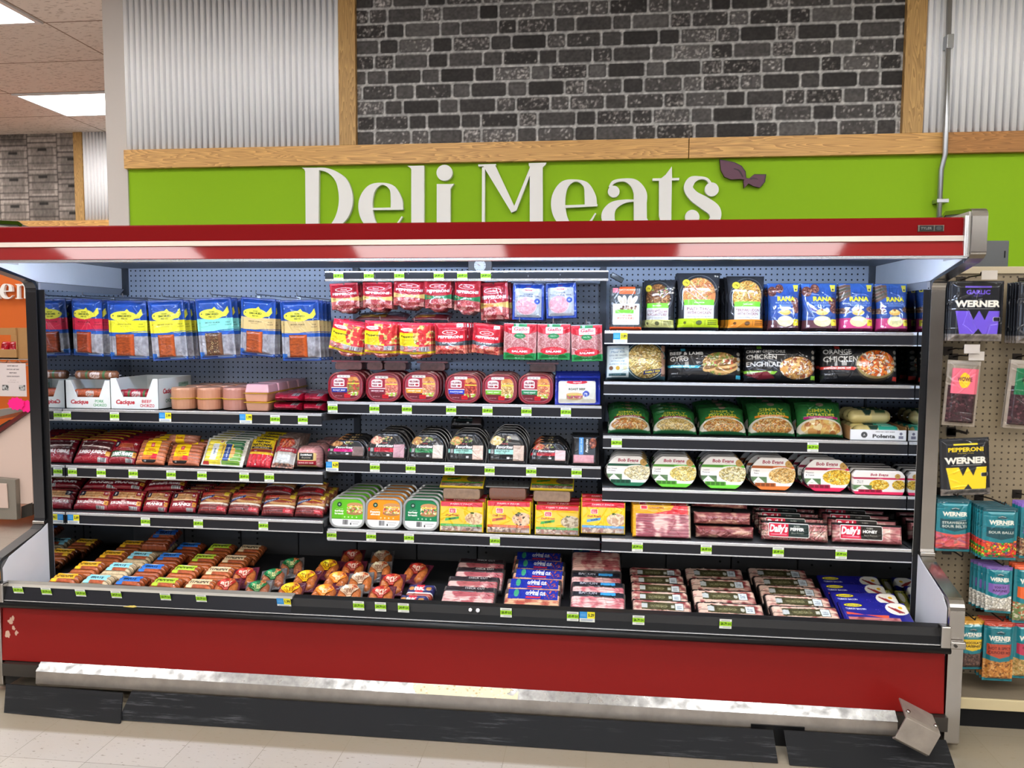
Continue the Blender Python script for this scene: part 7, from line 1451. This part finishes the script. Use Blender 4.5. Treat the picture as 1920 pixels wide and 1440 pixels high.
for i, (bx, w, lab, roll) in enumerate((((1430, 1556, 983, 1021), 'PEPPER', 'peppered bacon slab with a red and black label', 1), ((1564, 1696, 987, 1027), 'HONEY', 'honey cured bacon slab with a red and black label', 1))):
    pk = item('bacon_slab', bx, 3.365, SR5_Z, dailys(w, w == 'PEPPER'), lab, 'bacon', T=.035, lean=14, roll=roll, prof='.5', cre=(26, .002), group='labelled bacon slabs', seed=230+i); pk.decal('label', .09, .18, .70, .90, dailys_label(w), shape=.004)
    behind(pk.o, 3, .07, lab, 'labelled bacon slabs', 'back in its row', dz=.006)
# ================================================================== bottom deck
MB().box(XL+.01, XR-.01, 3.105, 3.90, .345, .395).build('display_riser', mat('black_riser', (26, 26, 28), rough=.5), case, bevel=.002)
DZ = .396
def deck(name, px, w, H, T, art, label, cat, rows, dy, group, Y0=3.13, lean=80, decal=None, yaw=0, py=1120, dz=0.0, ext=None, cre=(20, .0015), prof='.6', seed=1, jit=0.004, labels=None, row0=0):
    """a row of packs lying back on the deck, front one first"""
    X = at(px, py, Y0)[0]; rg = random.Random(seed)
    cv = Cv(w, H, seed=seed); art(cv); pk = Pack(name, w, H, T, cv, FILM, prof=prof, cre=cre, extra=ext, seed=seed, spc=.0018)
    if decal: pk.decal(*decal[:6], shape=decal[6] if len(decal) > 6 else None)
    for k in range(rows):
        o = pk.o if k == 0 else copy_tree(pk.o)
        place(o, X+rg.uniform(-jit, jit)*k, Y0+dy*k, DZ+dz*k, R(lean), R(yaw+rg.uniform(-1.5, 1.5)), 0); settle(o, DZ+dz*k); fit_x(o); tag(o, f'{label}, {"front" if k+row0 == 0 else ORDW[k+row0]} row', cat, group)
    return pk
SAUS = (176, 92, 48)
trays_ = [(93, SAUS, (236, 180, 40), 'CHEDDAR', 'orange brown sausage link pack with a gold label', 0), (154, (206, 184, 146), (140, 208, 226), 'BRATS', 'pale bratwurst pack with a light blue label', 0), (218, (158, 74, 36), (40, 110, 196), 'BRATS', 'brown bratwurst pack with a bright blue label', 0), (285, (180, 92, 44), (170, 196, 50), 'JALAPENO', 'brown sausage link pack with a lime label', 0), (352, (184, 98, 50), (216, 190, 150), 'ITALIAN', 'brown sausage link pack with a cream label', 0)]
for i, (px, c, lc, w, lab, _) in enumerate(trays_):
    deck('sausage_tray', px, .134, .165, .024, links(c), lab, 'sausages', 4, .172, 'sausage link packs on the deck', lean=76, decal=('label', .10, .46, .84, .96, mfg_label(lc, w), .012, .018), ext=frank_relief(6, .009), seed=300+i, py=1108, dz=.004, cre=(14, .001), prof='.9')
# spare tray on the heap
pk = deck('sausage_tray', 290, .134, .165, .024, links((140, 66, 34)), 'brown bratwurst pack with a blue label stacked on the back of the pile', 'sausages', 1, .17, 'sausage link packs on the deck', Y0=3.62, lean=72, decal=('label', .14, .40, .94, .97, mfg_label((40, 90, 170), 'BRATS'), .012, .018), ext=frank_relief(6, .009), seed=311, py=1060); settle(pk.o, DZ+.075); pk.o['label'] = 'brown bratwurst pack with a blue label stacked on the back of the pile'
# rope sausages
def rope_d(X, Z, W, H):
    hw = W*.26; zc = H*.58; d1 = np.abs(np.abs(X)-hw)+np.where(Z < H*.16, (H*.16-Z), 0); da = np.abs(np.hypot(X, Z-zc)-hw); return np.where(Z > zc, da, d1)
def rope_ext(W, H, r): return lambda U, V, X, Z: np.sqrt(np.clip(r*r-rope_d(X, Z, W, H)**2, 0, None))*1.0
def rope_art(W, H, r, bag, c):
    def f(cv):
        cv.a[:] = bag; cv.noise(.4, 9, 9); m = rope_d((cv.U-.5)*W, cv.V*H, W, H) < r; cv.a[m] = c; cv.noise(.22, 26, 26, mask=m)
    return f
def oval(c, word, c2=WHT):
    def f(cv): cv.a[:] = c; cv.ell(.28, .62, .16, .22, tuple(min(255, x*1.2+30) for x in c)); cv.t(word, .52, .5, .24, c2, w=.62, sh=.15, bold=.03); cv.rect(.2, .2, .8, .25, c2, .6); cv.blobs(cv.inrect(.62, .5, .95, .85), [(150, 60, 40), (206, 120, 60)], 14, .002, .006)
    return f
RGP = 'horseshoe smoked sausage packs'; W_, H_ = .118, .160
Lab = {'green': ((20, 96, 52), 'TURKEY', (236, 220, 160)), 'yellow': ((232, 180, 24), 'POLSKA', (120, 60, 20)), 'orange': ((226, 130, 36), 'SMOKED', (250, 230, 200)), 'red': ((160, 40, 30), 'BEEF', (240, 220, 200)), 'white': ((206, 180, 150), 'ANDOUILLE', (110, 50, 30))}
protos = {}
for k, (c, w, c2) in Lab.items():
    bag = (84, 30, 46) if k in ('yellow', 'orange', 'red') else (96, 92, 92); cv = Cv(W_, H_, seed=hash(w) % 999 if False else len(w)*7); rope_art(W_, H_, .020, bag, (178, 100, 50) if k != 'green' else (160, 96, 66))(cv)
    p = Pack('rope_sausage_pack', W_, H_, .006, cv, FILM, prof='.8', cre=(28, .0022), extra=rope_ext(W_, H_, .020), seed=len(w)*5, spc=.0016); p.decal('label', .16, .42, .86, .84, oval(c, w, c2), .0055, CARD, 'ell', flat=False); protos[k] = [p.o, False]
spots = [(417, 1108, 3.16, 'red', 14), (477, 1110, 3.15, 'green', 14), (535, 1108, 3.14, 'yellow', 8), (592, 1108, 3.14, 'orange', -4), (650, 1102, 3.15, 'white', 10), (708, 1104, 3.15, 'red', 6),
         (452, 1085, 3.31, 'red', 14), (508, 1078, 3.31, 'green', 16), (563, 1082, 3.31, 'yellow', 4), (618, 1080, 3.31, 'orange', -4), (673, 1078, 3.31, 'white', 12), (729, 1078, 3.31, 'red', 6),
         (545, 1056, 3.47, 'green', 18), (600, 1058, 3.47, 'yellow', -6), (655, 1056, 3.47, 'red', 6), (710, 1056, 3.47, 'white', 12), (768, 1056, 3.47, 'red', -10),
         (655, 1040, 3.64, 'red', 8), (712, 1040, 3.64, 'white', 8)]
nth = {}
for i, (px, py, Y, k, yaw) in enumerate(spots):
    o, used = protos[k]
    if used: o = copy_tree(o)
    protos[k][1] = True; nth[k] = nth.get(k, 0)+1; X = at(px, py, Y)[0]; rowi = 0 if Y < 3.25 else (1 if Y < 3.45 else (2 if Y < 3.6 else 3))
    place(o, X, Y, DZ, R(72), R(-yaw), 0)
    settle(o, DZ+.001+.004*rowi)
    lbc = dict(green='dark green', yellow='yellow', orange='orange', red='dark red', white='cream')[k]
    nb = ['beside the sausage link packs', 'beside the first one with a red label', 'in front of the tray with gold and green labels', 'mid heap', 'before the empty bay', 'closest to the sirloin beef cartons'][min(5, i % 6)]
    tag(o, f'horseshoe smoked sausage pack, {lbc} label, {ORDW[rowi]} row, {ORDW[nth[k]-1] if nth[k] > 1 else "first"} with that label', 'smoked sausage', RGP)
def polish(cv):
    cv.a[:] = (150, 60, 44); cv.rect(0, .3, 1, .9, (40, 40, 92)); cv.rect(.34, .3, .62, .9, (196, 30, 50)); cv.t('BK', .48, .6, .3, WHT, bold=.04); cv.circ(.18, .6, .012, (190, 130, 70)); cv.circ(.80, .6, .012, (190, 130, 70)); cv.rect(0, .9, 1, .96, (226, 226, 226)); cv.rect(0, .24, 1, .3, (226, 226, 226)); cv.noise(.15, 10, 10)
pk = deck('smoked_sausage_box', 768, .125, .10, .03, polish, 'navy, red and white labelled sausage pack', 'smoked sausage', 2, .14, 'navy and red sausage packs', seed=330, ext=frank_relief(4, .004), py=1118, lean=74)
# bacon on the deck
BD = 'bacon packs on the deck'
def strip_lab(c, word, blk=(26, 26, 30), meat=True):
    def f(cv): cv.a[:] = c; cv.t(word, .55, .5, .45, WHT, w=.40, bold=.03); cv.ell(.16, .5, .05, .34, (60, 150, 110)); m = cv.inrect(.74, .1, .98, .9); cv.blobs(m, [(150, 60, 50), (190, 90, 70)], 26, .002, .007, .5); cv.rect(.36, .1, .66, .22, (200, 40, 50))
    return f
def deckbacon(px, w, rows, lab, face, label=None, lab_c=None, Y0=3.13, seed=1, dy=.115, T=.029, H=.165, py=1135, dz=0.0, lean=68):
    d = ('label',)+label if label else None
    return deck('bacon_pack', px, w, H, T, face, lab, 'bacon', rows, dy, BD, Y0=Y0, lean=lean, decal=d, seed=seed, cre=(34, .0022), py=py, dz=dz)
def winking(lean, fat, rows=9, share=.42):
    def f(cv): cv.a[:] = (70, 66, 66); cv.noise(.5, 8, 8); cv.bacon(.03, .04, .97, .74, rows=rows, lean=lean, fat=fat, share=share)
    return f
deckbacon(872, .235, 4, 'plain clear bacon pack with a dark top edge, beside the sausage heap', winking((178, 90, 96), (226, 186, 180)), (.06, .78, .94, .97, lambda cv: (cv.rect(0, 0, 1, 1, (40, 30, 34)), cv.t('THICK CUT', .6, .5, .4, (200, 200, 200)))), seed=341, dy=.135)
deckbacon(994, .245, 5, 'bacon pack with a royal blue original cut label', winking((176, 84, 70), (226, 176, 140)), (.08, .56, .94, .98, strip_lab((24, 44, 150), 'original cut')), seed=342, dy=.125, dz=.004)
deckbacon(1120, .235, 3, 'bacon pack of wide pale slices with a black and blue top label', winking((196, 104, 112), (232, 190, 186), 7), (.05, .78, .95, .98, lambda cv: (cv.rect(0, 0, 1, 1, (26, 28, 36)), cv.rect(.55, .2, .85, .9, (60, 150, 210)), cv.t('BACON', .3, .5, .5, (180, 180, 190)))), seed=343, dy=.13)
pk = deck('bacon_pack', 1118, .235, .165, .034, winking((176, 92, 92), (222, 176, 160), 8), 'bacon pack with a teal and navy label in the raised pile', 'bacon', 2, .14, 'raised bacon pile', Y0=3.50, lean=66, decal=('label', .05, .74, .95, .98, strip_lab((20, 50, 90), 'THICK CUT')), seed=344, py=1090, cre=(30, .002))
for o in [o for o in COL.objects if o.get('group') == 'raised bacon pile']: o.location.z += .062; o.location.y += .05
def black_forest(cv):
    cv.a[:] = (32, 28, 28); cv.noise(.4, 8, 8); cv.bacon(.02, .04, .98, .86, rows=3, fat=(224, 190, 172), lean=(136, 56, 58), share=.36); cv.blobs(cv.V < .3, [(120, 60, 30)], 20, .001, .002)
def bf_label(cv):
    cv.a[:] = (70, 66, 40); cv.noise(.5, 14, 24); cv.rr(.0, .2, .14, .8, .002, (186, 190, 190)); cv.rr(.80, .05, .99, .95, .002, (206, 214, 220)); cv.rect(.84, .3, .95, .4, (120, 130, 140)); cv.rect(.84, .55, .95, .62, (120, 130, 140)); cv.rr(.70, .3, .78, .7, .001, (190, 190, 180)); cv.t('UNCURED BACON', .42, .5, .34, (150, 146, 110), w=.4)
for i, (px, rows, lab, w) in enumerate(((1243, 5, 'olive labelled bacon slab in the column next to the wide pale slices', .245), (1375, 4, 'olive labelled bacon slab in the middle olive column', .27), (1520, 5, 'olive labelled bacon slab in the column beside the blue turkey bacon', .27))):
    deckbacon(px, w, rows, lab, black_forest, (.16, .46, .86, .78, bf_label), seed=350+i, dy=[.105, .15, .12][i], H=.135, py=1150, T=.029, dz=.002)
deck('turkey_bacon_pack', 1662, .27, .19, .020, turkey_bacon, 'dark blue turkey bacon pack with a fried egg picture', 'turkey bacon', 4, .115, 'turkey bacon packs', seed=360, lean=70, py=1160, cre=(12, .0008))
def yl(cv): cv.a[:] = (206, 200, 90); cv.rect(0, .2, .4, .5, (80, 130, 60)); cv.ell(.7, .6, .2, .25, (236, 230, 210)); cv.t('MILD', .5, .85, .1, (60, 90, 50))
deck('turkey_bacon_pack', 1706, .055, .14, .018, yl, 'pale yellow green pack tucked against the mirrored end panel', 'bacon', 2, .16, 'yellow green packs', Y0=3.42, seed=361, lean=74, py=1130, cre=(8, .001))
# ================================================================== pegboard gondola at the end of the case
GY = 3.46
gd = empty('pegboard_gondola', (1.95, GY, 0)); tag(gd, 'beige pegboard gondola with hooks of snacks standing past the end of the case', 'gondola')
def gadd(mb, name, m, **k): o = mb.build(name, m, None, **k); o.parent = gd; o.matrix_basis = Matrix.Translation((-1.95, -GY, 0)); return o
gx0, gx1 = 1.412, 3.2; BEI = mat('beige_gondola_enamel', (196, 180, 150), rough=.45)
ztop = at(1850, 500, GY)[2]
gadd(MB().box(gx0, gx1, GY, GY+.012, .10, ztop-.028), 'pegboard', peg_mat('beige_pegboard', (150, 134, 108), hole=(70, 58, 42), off=(.0, .0), rough=.6, dirt=.3), )
gadd(MB().box(gx0-.004, gx1, GY-.008, GY+.04, ztop-.030, ztop), 'top_rail', BEI, bevel=.003)
gadd(MB().box(gx0, gx1, 3.235, GY, .115, .125), 'base_deck', peg_mat('beige_deck', (120, 108, 90), hole=(50, 44, 36), rough=.6)); gadd(MB().box(gx0, gx1, 3.225, 3.237, .078, .122), 'deck_lip', mat('cream_deck_lip', (206, 190, 150), rough=.5), bevel=.002)
gadd(MB().box(gx0, gx1, 3.24, 3.26, 0, .078), 'kick_plate', RUBBER); gadd(MB().box(gx0-.006, gx0+.03, GY+.012, GY+.05, 0, ztop-.03), 'upright', BEI)
gx_, gz_ = at(1893, 497, 3.62)[0], at(1870, 450, 3.62)[2]
jb = empty('junction_box', (gx_-.07, 3.64, 1.70)); tag(jb, 'flat grey metal sheet standing up behind the pegboard gondola', 'metal sheet'); MB().box(-.10, .075, 0, .01, -1.70, gz_-1.70).build('sheet', mat('grey_sheet_metal', (96, 98, 100), rough=.5, metal=.3), jb, bevel=.006); MB().box(.055, .060, -.002, .012, gz_-1.70-.075, gz_-1.70-.045).build('slot', BLACK, jb)
DH = mat('dark_hook_wire', (60, 54, 50), rough=.4, metal=.8)
def ghook(px, py, y0, lab=None): p = at(px, py, y0); return ghook_at(p[0], p[2], y0, lab)
def ghook_at(X, Z, y0, lab=None):
    p = (X, y0, Z); m = MB(); m.tube([(p[0], GY, p[2]-.01), (p[0], (y0+GY)/2, p[2]), (p[0], y0, p[2]), (p[0], y0-.006, p[2]+.012)], .003, 6); m.box(p[0]-.018, p[0]+.018, GY-.004, GY, p[2]-.03, p[2]+.005); o = gadd(m, 'peg_hook', DH)
    if lab:
        o2 = gadd(MB().box(p[0]-.001, p[0]+.058, y0-.012, y0-.010, p[2]-.018, p[2]+.018), 'label_holder', mat('clear_label_holder', (196, 188, 180), rough=.2, coat=.6))
    return p
def gbag(name, bx, Yf, art, lab, cat, n, grp, **k):
    kw = dict(T=.016, prof='pouch', cre=(22, .0016), group=grp); kw.update(k); bx_ = dict(dx=kw.pop('dx', 0)); dyb = kw.pop('dyb', .022)
    pk = item(name, bx, Yf, None, art, lab, cat, **kw)
    if n: behind(pk.o, n, dyb, lab, grp, 'back on its hook', **bx_)
    p_ = world_of(pk.o) @ Vector((0, -pk.T/2, pk.H)); ghook_at(p_.x, p_.z+(.012 if bx[2] > 1000 else .020), Yf-.01, bx[2] < 700); return pk
J = 'black jerky bags'
gbag('jerky_bag', (1782, 1884, 526, 640), 3.30, werner_black((110, 84, 206), 'GARLIC', 'BEEF JERKY'), 'black jerky bag with a big purple letter, top hook of the gondola', 'jerky', 4, J)
gbag('jerky_bag', (1904, 2004, 528, 644), 3.30, werner_black((206, 90, 50), 'HICKORY', 'BEEF JERKY'), 'black jerky bag with a rust coloured letter, at the picture edge', 'jerky', 4, J, yaw=14)
gbag('dried_fruit_bag', (1770, 1834, 676, 800), 3.34, maui((236, 110, 130), (240, 196, 40), 'WOWIE'), 'clear bag of dark dried fruit with a pink label', 'dried fruit', 0, 'clear dried fruit bags', roll=3)
gbag('dried_fruit_bag', (1886, 1960, 676, 806), 3.34, maui((30, 110, 70), (206, 200, 60), 'MAUI'), 'clear bag of dark dried fruit with a green label', 'dried fruit', 1, 'clear dried fruit bags', roll=4)
gbag('jerky_bag', (1764, 1858, 822, 930), 3.33, werner_black((240, 206, 30), 'PEPPERONI', 'MINI MEAT STICKS'), 'black meat stick bag with a big yellow letter, below the pink labelled bag', 'meat sticks', 0, J, roll=-4)
SG = 'teal snack bags'; gum = [(206, 90, 96), (226, 120, 120), (190, 76, 84)]; balls = [(226, 60, 40), (240, 200, 30), (50, 150, 50), (226, 110, 40), (110, 50, 110), (190, 60, 70)]; yog = [(226, 220, 206), (206, 198, 180), (236, 232, 222)]; nuts = [(196, 130, 60), (176, 106, 50), (214, 160, 90), (120, 76, 40)]; T0 = (14, 70, 80)
gbag('snack_bag', (1757, 1822, 938, 1036), 3.32, werner(T0, (16, 70, 80), (200, 206, 196), 'STRAWBERRY|SOUR BELTS', gum, 'belt'), 'teal snack bag of pink sour belts', 'candy bag', 4, SG)
gbag('snack_bag', (1845, 1911, 954, 1052), 3.26, werner(T0, (16, 70, 80), (200, 206, 196), 'SOUR BALLS', balls, 'ball'), 'teal snack bag of mixed colour sour balls', 'candy bag', 6, SG, dx=-.0)
gbag('snack_bag', (1916, 1975, 946, 1050), 3.29, werner((130, 96, 180), (130, 90, 170), (40, 20, 60), 'TRAIL|MIX', [(150, 100, 70), (90, 60, 50), (206, 180, 140)]), 'teal snack bag with a lilac header, at the picture edge', 'snack bag', 3, SG)
gbag('snack_bag', (1852, 1900, 1064, 1152), 3.28, werner((120, 90, 160), (130, 96, 170), (60, 30, 80), 'YOGURT|RAISINS', yog, 'ball'), 'teal snack bag of white yogurt raisins with a purple header', 'snack bag', 4, SG, dx=-.006, yaw=-6)
gbag('snack_bag', (1903, 1968, 1062, 1172), 3.28, werner((214, 84, 40), (226, 96, 40), (90, 30, 20), 'VEGGIE|MIX', [(110, 130, 80), (206, 200, 170), (190, 90, 60)]), 'teal snack bag with an orange header of vegetable chips', 'snack bag', 2, SG)
gbag('snack_bag', (1796, 1850, 1166, 1258), 3.29, werner((206, 150, 50), (226, 186, 40), (70, 50, 20), 'CHOCOLATE|RAISINS', [(80, 56, 50), (56, 38, 36), (106, 76, 66)]), 'teal snack bag with a yellow header of chocolate raisins', 'snack bag', 2, SG, yaw=6)
gbag('snack_bag', (1846, 1904, 1168, 1280), 3.28, werner((170, 60, 40), (186, 74, 50), (100, 30, 26), 'HOT & SPICY|CRUNCHER MIX', nuts), 'teal snack bag with a rust header full of crunchy nuts', 'snack bag', 3, SG)
gbag('snack_bag', (1902, 1966, 1170, 1276), 3.29, werner((170, 40, 60), (186, 50, 80), (90, 20, 30), 'CHICKEN|SNACK', [(190, 150, 90), (140, 120, 60), (206, 180, 120)]), 'teal snack bag with a crimson header, at the picture edge', 'snack bag', 2, SG)
for px, py in ((1806, 652), (1812, 809), (1804, 1042)): ghook(px, py+2, 3.32, py < 700)
